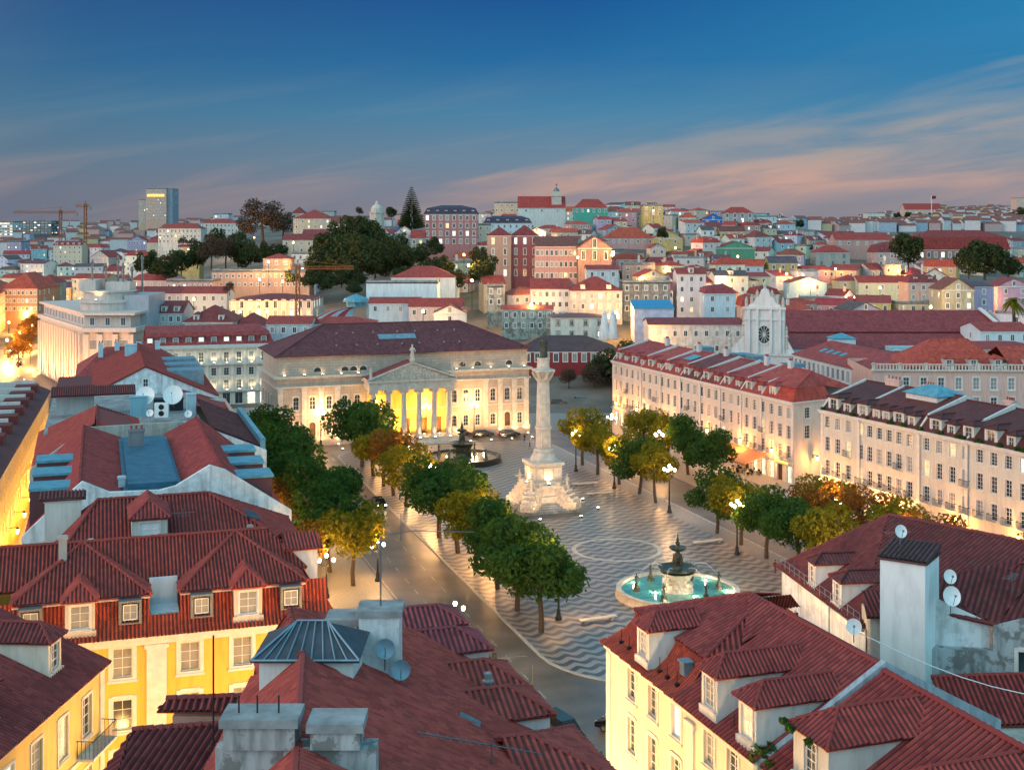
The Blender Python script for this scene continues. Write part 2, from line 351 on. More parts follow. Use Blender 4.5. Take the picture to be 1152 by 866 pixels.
    def build(s, name, mats, parent=None, loc=(0, 0, 0), rot=0, color=None, smooth=False):
        me = bpy.data.meshes.new(name); me.from_pydata(s.v, [], s.f)
        for x in (mats if isinstance(mats, (list, tuple)) else [mats]): me.materials.append(MAT[x])
        me.polygons.foreach_set('material_index', s.m)
        if smooth: me.polygons.foreach_set('use_smooth', [True] * len(s.f))
        ul = me.uv_layers.new(name='UVMap'); ul.data.foreach_set('uv', [c for p in s.u for c in p])
        if smooth:
            import bmesh
            bm = bmesh.new(); bm.from_mesh(me); bmesh.ops.remove_doubles(bm, verts=bm.verts, dist=1e-4); bm.to_mesh(me); bm.free()
        me.update()
        return put(name, me, parent, loc, rot, color)
def put(name, me, parent=None, loc=(0, 0, 0), rot=0, color=None, scale=None):
    o = bpy.data.objects.new(name, me); COL.objects.link(o); o.parent = parent; o.location = loc; o.rotation_euler = (0, 0, rot)
    if color: o.color = tuple(color[:3]) + (1,)
    if scale: o.scale = scale
    return o
def tag(o, label, cat, group=None):
    o['label'] = label; o['category'] = cat
    if group: o['group'] = group
    return o
def thing(name, label, cat, loc=(0, 0, 0), rot=0, group=None): return tag(put(name, None, None, loc, rot), label, cat, group)
def struct(o): o['kind'] = 'structure'; return o
def light(parent, loc, power, color=(1, .62, .25), r=.25, typ='POINT', spot=None, aim=None):
    l = bpy.data.lights.new('glow', typ); l.energy = power; l.color = color; l.shadow_soft_size = r
    o = bpy.data.objects.new('glow', l); COL.objects.link(o); o.parent = parent; o.location = loc
    if typ == 'SPOT':
        l.spot_size = R(spot or 80); l.spot_blend = .6
        o.rotation_euler = Vector(aim).to_track_quat('-Z', 'Y').to_euler()
    return o

# ------------------------------------------------------------------ windows and walls
WC = {}
def win_mesh(w, h, kind='sash', depth=.14, frame='white_paint', surround=.16, arch=False, simple_=False, pane='glass', trim='trim', div=(2, 3)):
    """(frame mesh, pane mesh): x along the wall, -y outwards, origin at the middle of the sill line"""
    key = (w, h, kind, depth, frame, surround, arch, simple_, pane, trim, div)
    if key in WC: return WC[key]
    f = MB(); p = MB(); d = depth; hw = w / 2
    if surround:
        s = surround; yo = -.06
        f.box(-hw - s, -hw, yo, .02, -s * .6, h + s, 1); f.box(hw, hw + s, yo, .02, -s * .6, h + s, 1)
        f.box(-hw, hw, yo, .02, h, h + s * 1.3, 1); f.box(-hw - s * 1.3, hw + s * 1.3, yo - .06, .02, -s * 1.2, -s * .6, 1); f.box(-hw, hw, yo, .02, -s * .6, 0, 1)
    b = .07 if not simple_ else .1; y0, y1 = d - .05, d + .02
    if arch:
        n = 8; pts = [(hw * math.cos(PI * k / n), h - hw + hw * math.sin(PI * k / n)) for k in range(n + 1)]
        p.poly([(-hw, d, 0), (hw, d, 0)] + [(x, d, z) for x, z in pts])
        for (xa, za), (xb, zb) in zip(pts, pts[1:]):      # spandrels fill the square opening's corners
            cx = hw if xa + xb > 0 else -hw
            f.poly([(xa, 0, za), (xb, 0, zb), (cx, 0, h)], 1); f.poly([(xa, 0, za), (xb, 0, zb), (xb, d, zb), (xa, d, za)], 1)
        f.poly([(-hw * .0 - .001, 0, h), (.001, 0, h), (0, 0, h - .001)], 1)
        hh = h - hw
    else:
        p.poly([(-hw, d, 0), (hw, d, 0), (hw, d, h), (-hw, d, h)]); hh = h
    f.box(-hw, -hw + b, y0, y1, 0, hh, 0); f.box(hw - b, hw, y0, y1, 0, hh, 0); f.box(-hw + b, hw - b, y0, y1, 0, b, 0)
    if not arch: f.box(-hw + b, hw - b, y0, y1, h - b, h, 0)
    nx, nz = div; mb_ = b * .55
    for i in range(1, nx):
        x = -hw + w * i / nx; f.box(x - mb_ / 2, x + mb_ / 2, y0 + .01, y1, b, h - b, 0)
    for k in range(1, nz):
        z = h * k / nz; f.box(-hw + b, hw - b, y0 + .012, y1 - .002, z - mb_ / 2, z + mb_ / 2, 0)
    def mk(m_, nm, mats):
        me = bpy.data.meshes.new(nm); me.from_pydata(m_.v, [], m_.f)
        for q in mats: me.materials.append(MAT[q])
        me.polygons.foreach_set('material_index', m_.m); return me
    if simple_:
        i0 = len(f.f)
        for q, fc in enumerate(p.f):
            f.poly([p.v[k] for k in fc], 2)
        WC[key] = (mk(f, 'window', [frame, trim, pane]), None)
    else: WC[key] = (mk(f, 'window', [frame, trim]), mk(p, 'pane', [pane]))
    return WC[key]
def window(parent, x, y, z, rot, *a, **k):
    fm, pm = win_mesh(*a, **k); o = put('window', fm, parent, (x, y, z), rot)
    if pm: put('pane', pm, o)
    return o
def wall(mb, p0, p1, z0, z1, holes=(), reveal=.2, mi=0, ztop=None):
    """an upright wall from p0 to p1 (outside on the right hand) with real openings: holes = (s, z, w, h), s along the wall to the middle"""
    p0 = Vector((p0[0], p0[1], 0)); p1 = Vector((p1[0], p1[1], 0)); L = (p1 - p0).length; d = (p1 - p0) / L; inn = Vector((-d.y, d.x, 0))
    P = lambda s_, z, dep=0: p0 + d * s_ + inn * dep + Vector((0, 0, z))
    hs = [(s_ - w / 2, s_ + w / 2, z, z + h) for s_, z, w, h in holes if s_ - w / 2 > .02 and s_ + w / 2 < L - .02 and z + h < z1 - .02]
    xs = sorted({0, L} | {a for h in hs for a in h[:2]}); zs = sorted({z0, z1} | {a for h in hs for a in h[2:] if a > z0})
    for k in range(len(zs) - 1):
        za, zb = zs[k], zs[k + 1]; run = None
        for i in range(len(xs) - 1):
            xa, xb = xs[i], xs[i + 1]
            inside = any(h[0] - 1e-5 < (xa + xb) / 2 < h[1] + 1e-5 and h[2] < (za + zb) / 2 < h[3] for h in hs)
            if inside:
                if run is not None: mb.poly([P(run, za), P(xa, za), P(xa, zb), P(run, zb)], mi); run = None
            elif run is None: run = xa
        if run is not None: mb.poly([P(run, za), P(L, za), P(L, zb), P(run, zb)], mi)
    for a, b2, c, e in hs:
        mb.poly([P(a, c), P(a, c, reveal), P(a, e, reveal), P(a, e)], mi); mb.poly([P(b2, c), P(b2, e), P(b2, e, reveal), P(b2, c, reveal)], mi)
        mb.poly([P(a, e), P(a, e, reveal), P(b2, e, reveal), P(b2, e)], mi); mb.poly([P(a, c), P(b2, c), P(b2, c, reveal), P(a, c, reveal)], mi)
    return p0, d, math.atan2(d.y, d.x)
def facade(root, mb, p0, p1, z0, z1, cols, rows, w, reveal=.2, panes=('glass',), wkw=None, skip=None, lit=0, mi=0, extra=()):
    """wall with a grid of windows, each a window object with its pane; rows = (sill z, height)"""
    wkw = dict(wkw or {}); holes = [(s_, z, w, h) for s_ in cols for z, h in rows if not (skip and skip(s_, z))]
    o, d, rot = wall(mb, p0, p1, z0, z1, list(holes) + list(extra), reveal, mi)
    for s_, z, ww, h in holes:
        p = o + d * s_; pane = rnd.choice(panes)
        if lit and rnd.random() < lit: pane = rnd.choice(('lit_glass', 'lit_white'))
        window(root, p.x, p.y, z, rot, ww, h, pane=pane, depth=reveal - .04, **wkw)
    return o, d, rot
def ridge_tube(mb, a, b2, r=.13, mi=0):
    """ridge or hip: a course of overlapping cap tiles, none laid quite true"""
    a, b2 = Vector(a), Vector(b2); n = int((b2 - a).length / .46)
    if n < 2 or n > 90: mb.tube([a, b2], r, 6, mi); return
    j = lambda: Vector((rnd.uniform(-1, 1), rnd.uniform(-1, 1), rnd.uniform(-1, 1))) * .018
    for i in range(n): mb.tube([a.lerp(b2, i / n) + j(), a.lerp(b2, (i + 1.12) / n) + j()], r * rnd.uniform(1.02, 1.14), 6, mi, r * .84)
# ------------------------------------------------------------------ terrain
TY = [20, 300, 340, 400, 470, 560, 680, 820, 1000, 1500, 2500, 5000, 12000]
TP = {  # ground row seen in each column of the picture at those distances
    -900: [0, 0, 0, 0, 1, 2, 3, 5, 8, 14, 26, 40, 40], 130: [0, 0, 0, 0, 1, 2, 3, 5, 9, 16, 27, 42, 42], 215: [0, 0, 0, 1, 4, 9, 16, 26, 28, 30, 32, 44, 44],
    300: [0, 0, 0, 4, 10, 16, 24, 34, 38, 38, 38, 44, 44], 450: [0, 0, 1, 8, 15, 22, 28, 38, 42, 40, 38, 44, 44], 560: [0, 0, 2, 12, 18, 24, 32, 44, 48, 44, 40, 44, 44],
    700: [0, 0, 3, 14, 19, 25, 35, 47, 50, 44, 40, 44, 44], 850: [0, 0, 3, 13, 18, 24, 32, 43, 44, 40, 40, 44, 44], 950: [0, 0, 2, 11, 16, 22, 29, 36, 36, 34, 44, 50, 50],
    1060: [0, 0, 2, 10, 15, 20, 26, 31, 32, 40, 68, 60, 60], 1152: [0, 0, 2, 9, 14, 18, 24, 29, 30, 42, 66, 66, 66], 1900: [0, 0, 2, 9, 14, 18, 24, 29, 30, 42, 66, 66, 66]}
TX = sorted(TP)
def interp(xs, ys, x):
    if x <= xs[0]: return ys[0]
    for i in range(len(xs) - 1):
        if x <= xs[i + 1]:
            q = (x - xs[i]) / (xs[i + 1] - xs[i]); return ys[i] + (ys[i + 1] - ys[i]) * q
    return ys[-1]
def ground(x, y):
    px = 576 + x * F / max(y, 60)
    return interp(TX, [interp(TY, TP[k], y) for k in TX], px)
mb = MB(); cols_ = [-900, -500, -250, -100, 0, 65, 130, 170, 215, 260, 300, 350, 400, 450, 500, 560, 630, 700, 780, 850, 900, 950, 1000, 1060, 1110, 1152, 1300, 1500, 1900]
rows_ = [20, 60, 120, 200, 300, 320, 340, 370, 400, 435, 470, 515, 560, 620, 680, 750, 820, 900, 1000, 1250, 1500, 2000, 2500, 3500, 5000, 8000, 12000]
G = [[((c - 576) * y / F, y, ground((c - 576) * y / F, y) - .02) for c in cols_] for y in rows_]
for i in range(len(rows_) - 1):
    for j in range(len(cols_) - 1): mb.poly([G[i][j], G[i][j + 1], G[i + 1][j + 1], G[i + 1][j]])
mb.poly([(-2000, -1500, -.02), (2000, -1500, -.02), (2000, 20, -.02), (-2000, 20, -.02)])
struct(mb.build('terrain', 'hill_ground'))

# ------------------------------------------------------------------ pavements, roads, the square
FR = uv(0, 0)      # frame of the square
def uvbuild(mb, name, mats, **k): return mb.build(name, mats, None, FR, AX, **k)
mb = MB(); mb.poly([(-130, -190, .004), (60, -190, .004), (60, 125, .004), (-130, 125, .004)]); struct(uvbuild(mb, 'pavement', 'cobbles'))
def arc(cx, cy_, r, a0, a1, n=8): return [(cx + r * math.cos(R(a0 + (a1 - a0) * i / n)), cy_ + r * math.sin(R(a0 + (a1 - a0) * i / n))) for i in range(n + 1)]
SQ = arc(-11, -64, 12, 180, 270) + arc(13, -68, 8, 270, 360) + arc(13, 52, 8, 0, 90) + arc(-15, 52, 8, 90, 180)
mb = MB()
mb.poly([(x, y, .008) for x, y in [(-33, -190), (-23, -190), (-23, 62), (-33, 62)]])
mb.poly([(x, y, .012) for x, y in [(-33, 60.5), (30, 60.5), (30, 71), (-33, 71)]])
mb.poly([(x, y, .016) for x, y in [(21, -88), (30, -88), (30, 62), (21, 62)]])
mb.poly([(x, y, .02) for x, y in [(-24, -88), (22, -88), (22, -62), (-24, -62)]])
struct(uvbuild(mb, 'road', 'asphalt'))
mb = MB()
for k in range(28):
    v0 = -96 + k * 5.2
    for u0 in (-26.2, -29.6): mb.poly([(u0 - .07, v0, .028), (u0 + .07, v0, .028), (u0 + .07, v0 + 2.2, .028), (u0 - .07, v0 + 2.2, .028)])
for k in range(9): mb.poly([(-22 + k * 4.6, -81.2, .028), (-20 + k * 4.6, -81.2, .028), (-20 + k * 4.6, -81.06, .028), (-22 + k * 4.6, -81.06, .028)])
for k in range(8): mb.poly([(-32.4 + k * 1.15, 50, .028), (-31.8 + k * 1.15, 50, .028), (-31.8 + k * 1.15, 53.5, .028), (-32.4 + k * 1.15, 53.5, .028)])
for k in range(8): mb.poly([(-32.4 + k * 1.15, -95, .028), (-31.8 + k * 1.15, -95, .028), (-31.8 + k * 1.15, -91.5, .028), (-32.4 + k * 1.15, -91.5, .028)])
mb.poly([(-32.6, -52, .028), (-32.45, -52, .028), (-32.45, 45, .028), (-32.6, 45, .028)])
struct(uvbuild(mb, 'road_markings', 'road_paint'))
mb = MB(); mb.prism(SQ, 0, .13); struct(uvbuild(mb, 'square_kerb', 'kerb_stone'))
def shrink(P, d):
    out = []; n = len(P)
    for i in range(n):
        a, b2 = Vector(P[i - 1]), Vector(P[(i + 1) % n]); t_ = (b2 - a).normalized(); q = Vector(P[i]) + Vector((-t_.y, t_.x)) * d; out.append((q.x, q.y))
    return out
mb = MB(); mb.poly([(x, y, .136) for x, y in shrink(SQ, .35)]); struct(uvbuild(mb, 'square_paving', 'wave_paving'))
# the pavement along the two rows of trees is plain
mb = MB(); mb.poly([(x, y, .142) for x, y in [(17.2, -66), (20.5, -66), (20.5, 52), (17.2, 52)]]); struct(uvbuild(mb, 'tree_walk_pavement', 'cobbles'))
mb = MB()
for x0, x1, y0, y1 in ((-49, -33, -92, 60), (30, 60, -70, 62)):
    mb.box(x0, x1, y0, y1, 0, .13)
struct(uvbuild(mb, 'sidewalk', 'cobbles'))
mb = MB(); mb.poly([(x, y, .145) for x, y in arc(0, 0, 7.4, 0, 360, 32)[:-1]]); struct(uvbuild(mb, 'monument_apron_pavement', 'asphalt'))
mb = MB()
P0 = arc(1.2, -27, 6.2, 0, 360, 40)[:-1]; P1 = arc(1.2, -27, 5.6, 0, 360, 40)[:-1]
for i in range(40):
    j = (i + 1) % 40; mb.poly([P0[i] + (.16,), P0[j] + (.16,), P1[j] + (.16,), P1[i] + (.16,)])
struct(uvbuild(mb, 'oval_inlay_pavement', ['pale_stone', 'asphalt']))

# ------------------------------------------------------------------ trees
def leaf_cloud(blobs, n, size, seed, squash=.8, fill=.35):
    r = random.Random(seed); mb = MB(); tot = sum(b2[3] ** 2 for b2 in blobs)
    for bx, by, bz, br in blobs:
        for _ in range(int(n * br * br / tot)):
            while True:
                d = Vector((r.uniform(-1, 1), r.uniform(-1, 1), r.uniform(-1, 1)))
                if .05 < d.length < 1: break
            d.normalize(); rad = br * (1 - fill * r.random() ** 1.6) * r.uniform(.9, 1.12)
            p = Vector((bx, by, bz)) + Vector((d.x, d.y, d.z * squash)) * rad
            nn = (d + Vector((r.uniform(-1, 1), r.uniform(-1, 1), r.uniform(-.6, 1)))).normalized()
            a = nn.cross(Vector((r.uniform(-1, 1), r.uniform(-1, 1), r.uniform(-1, 1)))).normalized(); b3 = nn.cross(a)
            s = size * r.uniform(.6, 1.35)
            mb.poly([p - a * s, p - b3 * s * .55, p + a * s, p + b3 * s * .55])
    return mb
def blobs_for(seed, h, rx, zb, n=9):
    r = random.Random(seed); zc = (zb + h) / 2; rz = (h - zb) / 2; out = [(0, 0, zc, min(rx, rz) * .72)]
    for k in range(n):
        a = 2 * PI * k / n * 1.618 * 2 + r.uniform(-.3, .3); e = r.uniform(-.75, .95); q = math.sqrt(max(.05, 1 - e * e)) * r.uniform(.5, .8)
        out.append((math.cos(a) * rx * q, math.sin(a) * rx * q, zc + e * rz * .68, rx * r.uniform(.30, .46)))
    return out
def trunk_mb(seed, h, r0, rx, n=6):
    r = random.Random(seed); mb = MB(); p = [Vector((0, 0, -.1))]
    for k in range(4): p.append(p[-1] + Vector((r.uniform(-.2, .2), r.uniform(-.2, .2), h * .16)))
    mb.tube(p, r0, 7, 0, r0 * .6)
    for k in range(n):
        a = 2 * PI * k / n + r.uniform(-.4, .4); q = p[-1] + Vector((0, 0, -r.uniform(0, h * .12)))
        e = Vector((math.cos(a) * rx * r.uniform(.45, .75), math.sin(a) * rx * r.uniform(.45, .75), h * r.uniform(.6, .88))); mid = q.lerp(e, .5) + Vector((0, 0, -h * .04))
        mb.tube([q, mid, e], r0 * .42, 5, 0, r0 * .12)
    return mb
TREE = {}
def tree_proto(kind, h, rx, zb, leaf, n, size, variants=3, squash=.85):
    TREE[kind] = []
    for k in range(variants):
        sd = hash((kind, k)) % 1000 if False else sum(map(ord, kind)) * 7 + k
        c = leaf_cloud(blobs_for(sd, h, rx, zb), n, size, sd, squash); me = bpy.data.meshes.new('crown'); me.from_pydata(c.v, [], c.f); me.materials.append(MAT[leaf])
        t_ = trunk_mb(sd, h, .028 * h, rx); mt = bpy.data.meshes.new('trunk'); mt.from_pydata(t_.v, [], t_.f); mt.materials.append(MAT['bark'])
        TREE[kind].append((me, mt))
def tree(kind, name, label, loc, s=1.0, sz=None, group=None, var=None, rot=None):
    v = TREE[kind][(rnd.randrange(len(TREE[kind])) if var is None else var) % len(TREE[kind])]
    t_ = thing(name, label, 'tree', loc, rnd.uniform(0, 6.28) if rot is None else rot, group); t_.scale = (s, s, sz or s)
    put('crown', v[0], t_); put('trunk', v[1], t_)
    return t_
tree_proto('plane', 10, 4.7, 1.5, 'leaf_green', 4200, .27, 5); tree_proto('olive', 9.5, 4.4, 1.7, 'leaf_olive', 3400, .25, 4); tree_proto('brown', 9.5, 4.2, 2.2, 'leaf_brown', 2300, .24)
tree_proto('dark', 12, 6, -1.5, 'leaf_dark', 2600, .5, 4); tree_proto('bare', 16, 7, 3, 'leaf_purple', 2600, .38, 2)
TREES = [ # inner row beside the square, nearest first: u, v, kind, scale, label
    (-20.3, -57, 'plane', 1.05, 'round green tree at the near end of the row beside the wave paving'),
    (-20.4, -49, 'plane', 1.02, 'lamp-lit green tree just behind the nearest tree of the paved square'),
    (-20.0, -40, 'plane', 1.0, 'green street tree midway down the kerb, third from the near corner'),
    (-20.2, -31, 'olive', 1.05, 'golden-lit tree glowing around a lamp in the kerbside row'),
    (-20.0, -22, 'plane', 1.12, 'broad dark green tree level with the near steps of the column'),
    (-20.3, -13, 'plane', 1.12, 'dark green tree spreading over the kerb opposite the column base'),
    (-20.2, 8, 'olive', 1.0, 'olive-green tree just beyond the gap in the kerbside row'),
    (-20.4, 16, 'brown', 1.05, 'thin brownish tree facing the far fountain'),
    (-20.3, 24, 'olive', 1.05, 'yellow-green tree lit by a lamp near the far fountain'),
    (-20.2, 33, 'plane', 1.1, 'green tree left of the far fountain, second from the theatre'),
    (-20.4, 42, 'plane', 1.2, 'tall green tree in front of the theatre portico, last of the row'),
    # outer row in front of the left-hand block
    (-36.5, -33, 'olive', .98, 'bright yellow tree lit from below at the roadside by the chimneys'),
    (-38.2, -26, 'plane', 1.08, 'dark green tree behind the yellow-lit roadside tree'),
    (-37.0, -15, 'plane', 1.15, 'large dark green tree halfway along the outer pavement'),
    (-38.2, -5, 'plane', 1.15, 'dark green tree beside the pale party wall'),
    (-37.0, 4, 'olive', .85, 'small golden tree between two dark trees on the outer pavement'),
    (-38.6, 13, 'plane', 1.15, 'green tree beside the block with blue dormer strips'),
    (-38.0, 25, 'plane', 1.15, 'green tree in the outer row near the flat-roofed house'),
    (-38.2, 37, 'plane', 1.2, 'farthest dark green tree of the outer row, towards the hotel'),
    (-43.0, -21, 'brown', .92, 'bare orange-brown tree squeezed against the yellow mansard house'),
    (-43.5, -11, 'brown', .92, 'leafless tree lit orange beside the stepped roofs'),
    (-44.5, -35, 'brown', .9, 'sparse brown tree lit orange at the corner of the yellow house'),
    # right-hand side
    (18.0, 22, 'olive', 1.05, 'yellow-green tree right of the column shaft'), (18.6, 31, 'olive', 1.1, 'amber-lit tree beyond the column towards the red palace'),
    (18.4, 13, 'olive', 1.02, 'olive tree on the square side of the road, right of the column base'), (18.6, 5, 'plane', 1.0, 'green tree behind a white lamp cluster by the right-hand road'),
    (18.4, -2, 'olive', .95, 'light olive tree overhanging a candelabra lamp'),
    (18.5, -23, 'plane', .95, 'dark green tree standing alone opposite the awning'), (18.6, -30, 'olive', 1.0, 'amber-tinted tree between two darker ones near the shop fronts'),
    (18.4, -37.5, 'plane', 1.0, 'dark green tree with a bare straight trunk by the right kerb'), (18.6, -45.5, 'plane', 1.0, 'green tree above the corner of the white gutter wall'),
    (18.6, -53, 'olive', 1.0, 'yellow-lit tree beside twin white globes'),
    (33.5, 26, 'olive', 1.05, 'orange-lit tree before the far end of the long facade'), (33.3, 17, 'plane', 1.0, 'dark tree across the road below the orange wall lamp'),
    (33.5, 8, 'plane', .98, 'dark green pavement tree beside the bright shop windows'), (33.3, 36, 'olive', 1.0, 'amber pavement tree near the red palace corner'),
    (32.0, -31, 'olive', 1.0, 'golden pavement tree at the corner between the two long facades'), (31.5, -40, 'brown', 1.05, 'rust-coloured tree in front of the second long facade'),
    (31.8, -48, 'olive', 1.0, 'orange-lit tree behind the dark tiled roof'), (31.5, -56, 'brown', 1.0, 'amber tree peeping over the dark roof ridge'), (31.2, -64, 'brown', .95, 'last rusty tree along the second facade'),
    (26.5, -37, 'brown', 1.0, 'autumn-orange tree glowing between road and facade')]
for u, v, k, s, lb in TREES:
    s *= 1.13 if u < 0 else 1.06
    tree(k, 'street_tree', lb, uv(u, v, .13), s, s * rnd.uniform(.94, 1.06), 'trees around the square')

# ------------------------------------------------------------------ theatre
TA = math.atan2(18.2, 50.5)
th = thing('theatre', 'floodlit neoclassical theatre with six-column portico and long purple-red hipped roof', 'theatre', (-46.9, 253.8, 0), TA)
W_, D_ = 53.7, 20.0
mb = MB(); zc, za = 13.7, 17.9
def arcade(c0, c1, n): return [c0 + (c1 - c0) * (i + .5) / n for i in range(n)]
pcx0, pcx1 = 18.2, 35.2
colsL = [3.7, 7.2, 10.7, 13.4, 15.9]; colsL2 = [3.7, 7.2, 10.7, 14.2, 17.0]
cl = [3.9, 7.2, 10.6, 13.8, 16.4]; cr = [37.0, 39.6, 42.2, 45.6, 48.8, 51.6]
wins = []
for c in cl + cr:
    wins.append((c, 7.3, 1.15, 2.6, 'u'))
    door = c in (7.2, 48.8)
    wins.append((c, 1.2 if door else 2.3, 1.3 if door else 1.1, 3.6 if door else 2.3, 'd' if door else 'l'))
inner = [(pcx0 + (pcx1 - pcx0) * (i + .5) / 5, 1.2, 1.5, 3.4, 'p') for i in range(5)]
o, d, rot = wall(mb, (0, 0), (W_, 0), 0, zc, [w[:4] for w in wins + inner], .3, 0)
for c, z, w, h, k in wins + inner:
    if k in 'ul': window(th, c, 0, z, 0, w, h, depth=.26, arch=True, surround=.22, trim='pale_stone', frame='white_paint')
    else: window(th, c, 0, z, 0, w, h, depth=.26, arch=(k == 'd'), surround=.25 if k == 'd' else 0, trim='pale_stone', frame='door_wood', pane='door_wood', div=(2, 2))
sc = [3, 6.7, 10.3, 13.9]
for p0, p1, hs in (((W_, 0), (W_, D_), []), ((W_, D_), (0, D_), []), ((0, D_), (0, 0), sc)):
    o, d, rot = wall(mb, p0, p1, 0, zc, [(s_, z, 1.1, h) for s_ in hs for z, h in ((7.3, 2.6), (2.3, 2.3))], .3, 0)
    for s_ in hs:
        for z, h in ((7.3, 2.6), (2.3, 2.3)): p = o + d * s_; window(th, p.x, p.y, z, rot, 1.1, h, depth=.26, arch=True, surround=.22, trim='pale_stone')
# rusticated base, cornice, attic
mb.box(-.15, pcx0 - .6, -.18, -.003, 0, 1.9); mb.box(pcx1 + .6, W_ + .15, -.18, -.003, 0, 1.9); mb.box(-.18, -.003, 0, D_, 0, 1.9)
mb.box(-.6, W_ + .6, -.6, D_ + .6, zc, zc + .45, 1); mb.box(-.35, W_ + .35, -.35, D_ + .35, zc - 1.9, zc - 1.6, 1)
bx = [1.5, 5.5, 9.0, 12.4]; pil = [.7, 5.5, 8.9, 12.3, 36.0, 43.9, 47.2, 50.3, 53.0]
for x in pil: mb.box(x - .5, x + .5, -.28, -.003, 1.9, zc - 1.9, 1); mb.box(x - .62, x + .62, -.36, -.003, zc - 2.4, zc - 1.9, 1)
for x0, x1 in ((0, W_),): mb.box(x0 - .1, x1 + .1, -.12, D_ + .1, 6.4, 6.65, 1)
wall_o = mb.build('wall', ['stone', 'pale_stone'], th)
mb = MB(); aw = [9.2, 15.6, 18.5, 21.2, 39.5, 43.2, 48.0]
o, d, rot = wall(mb, (.3, .3), (W_ - .3, .3), zc + .45, za, [(x, zc + 1.1, 1.5, .9) for x in (8.0, 13.6, 15.4, 17.4, 38.6, 42.0, 49.0)], .25)
for x in (8.0, 13.6, 15.4, 17.4, 38.6, 42.0, 49.0): window(th, x + .3, .3, zc + 1.1, 0, 1.5, .9, arch=True, depth=.2, surround=.12, frame='dark_metal', trim='pale_stone', div=(5, 1))
wall(mb, (W_ - .3, .3), (W_ - .3, D_ - .3), zc + .45, za); wall(mb, (W_ - .3, D_ - .3), (.3, D_ - .3), zc + .45, za); wall(mb, (.3, D_ - .3), (.3, .3), zc + .45, za)
mb.box(.05, W_ - .05, .05, D_ - .05, za, za + .22, 1)
mb.build('attic', ['stone', 'pale_stone'], th)
mb = MB(); e = .5; zr = 23.6; ra, rb = (11.5, D_ / 2, zr), (W_ - 12.5, D_ / 2, zr); ze = za + .2
c0, c1, c2, c3 = (-e, -e, ze), (W_ + e, -e, ze), (W_ + e, D_ + e, ze), (-e, D_ + e, ze)
mb.roof([c0, c1, rb, ra]); mb.roof([c1, c2, rb]); mb.roof([c2, c3, ra, rb]); mb.roof([c3, c0, ra])
for a, b2 in ((ra, rb), (c0, ra), (c3, ra), (c1, rb), (c2, rb)): ridge_tube(mb, a, b2, .16)
rf = mb.build('roof', 'far_tiles', th, color=(.075, .036, .042))
mb = MB(); sl_ = (zr - ze) / (D_ / 2 + e); mb.roof([(22, 4.2, ze + 4.8 * sl_ + .08), (30, 4.2, ze + 4.8 * sl_ + .08), (30, 5.8, ze + 6.4 * sl_ + .08), (22, 5.8, ze + 6.4 * sl_ + .08)]); mb.build('skylight', 'zinc', rf)
for k in range(14):
    x = 13 + (k % 7) * 4.4 + rnd.uniform(-.6, .6); y = 2.5 if k < 7 else 6.6; mb = MB(); mb.box(-.16, .16, -.14, .14, 0, .3); mb.build('roof_vent', 'concrete', rf, (x, y, ze + (y + e) * sl_))
# portico: podium with steps, six columns, entablature, pediment
mb = MB(); pd = 4.2
for k in range(6): mb.box(pcx0 - 1.6 - .0 * k, pcx1 + 1.6, -pd - .3 - .34 * (5 - k), -.01, .2 * k, .2 * (k + 1), 0)
mb.build('steps', 'pale_stone', th)
cb, ct = 1.2, 11.1
for i in range(6):
    x = pcx0 + .5 + (pcx1 - pcx0 - 1) * i / 5; mb = MB()
    mb.lathe([(.82, 0), (.82, .25), (.66, .45), (.60, .6), (.60, 3.5), (.50, 9.1), (.54, 9.15), (.54, 9.3)], 16)
    mb.box(-.72, .72, -.62, .62, 9.3, 9.6); mb.box(-.78, .78, -.7, .7, 9.6, 9.9)
    mb.tube([(-.7, -.6, 9.35), (-.7, .6, 9.35)], .22, 8); mb.tube([(.7, -.6, 9.35), (.7, .6, 9.35)], .22, 8); mb.box(-.85, .85, -.85, .85, -.02, .22)
    mb.build('column', 'pale_stone', th, (x, -pd + .3, cb))
mb = MB(); mb.box(pcx0 - .5, pcx1 + .5, -pd - .5, -.01, ct, ct + 1.6); mb.box(pcx0 - .9, pcx1 + .9, -pd - .9, -.01, ct + 1.6, ct + 2.0); mb.box(pcx0 - .5, pcx1 + .5, -pd - .56, -pd - .5, ct + .75, ct + .9)
zp = ct + 2.0; xm = (pcx0 + pcx1) / 2; zt = zp + 3.3; x0, x1 = pcx0 - .9, pcx1 + .9
for (xa, z1_, xb, z2_) in ((x0, zp, xm, zt), (xm, zt, x1, zp)):
    mb.plate([(xa, -pd - .9, z1_ + .35), (xb, -pd - .9, z2_ + .35), (xb, -.6, z2_ + .35), (xa, -.6, z1_ + .35)], .35)
mb.poly([(x0 + .6, -pd - .45, zp), (x1 - .6, -pd - .45, zp), (xm, -pd - .45, zt - .1)], 1)
mb.build('pediment', ['pale_stone', 'carved_stone'], th)
mb = MB()
for k in range(26):      # carved figures in the tympanum
    q = (k + .5) / 26; x = x0 + 1.2 + (x1 - x0 - 2.4) * q; hh = (1 - abs(2 * q - 1)) * 2.7 * rnd.uniform(.7, .95) + .15
    mb.lathe([(.16, 0), (.22, hh * .3), (.16, hh * .7), (.08, hh * .8), (.11, hh * .9), (0, hh)], 6, (x, -pd - .5, zp + .02))
mb.build('tympanum_relief', 'carved_stone', th)
mb = MB()
for (xa, z1_, xb, z2_) in ((x0, zp, xm, zt), (xm, zt, x1, zp)): mb.roof([(xa, -pd - .5, z1_ + .4), (xb, -pd - .5, z2_ + .4), (xb, -.3, z2_ + .4), (xa, -.3, z1_ + .4)], thick=0)
mb.build('portico_roof', 'far_tiles', th, color=(.15, .05, .055))
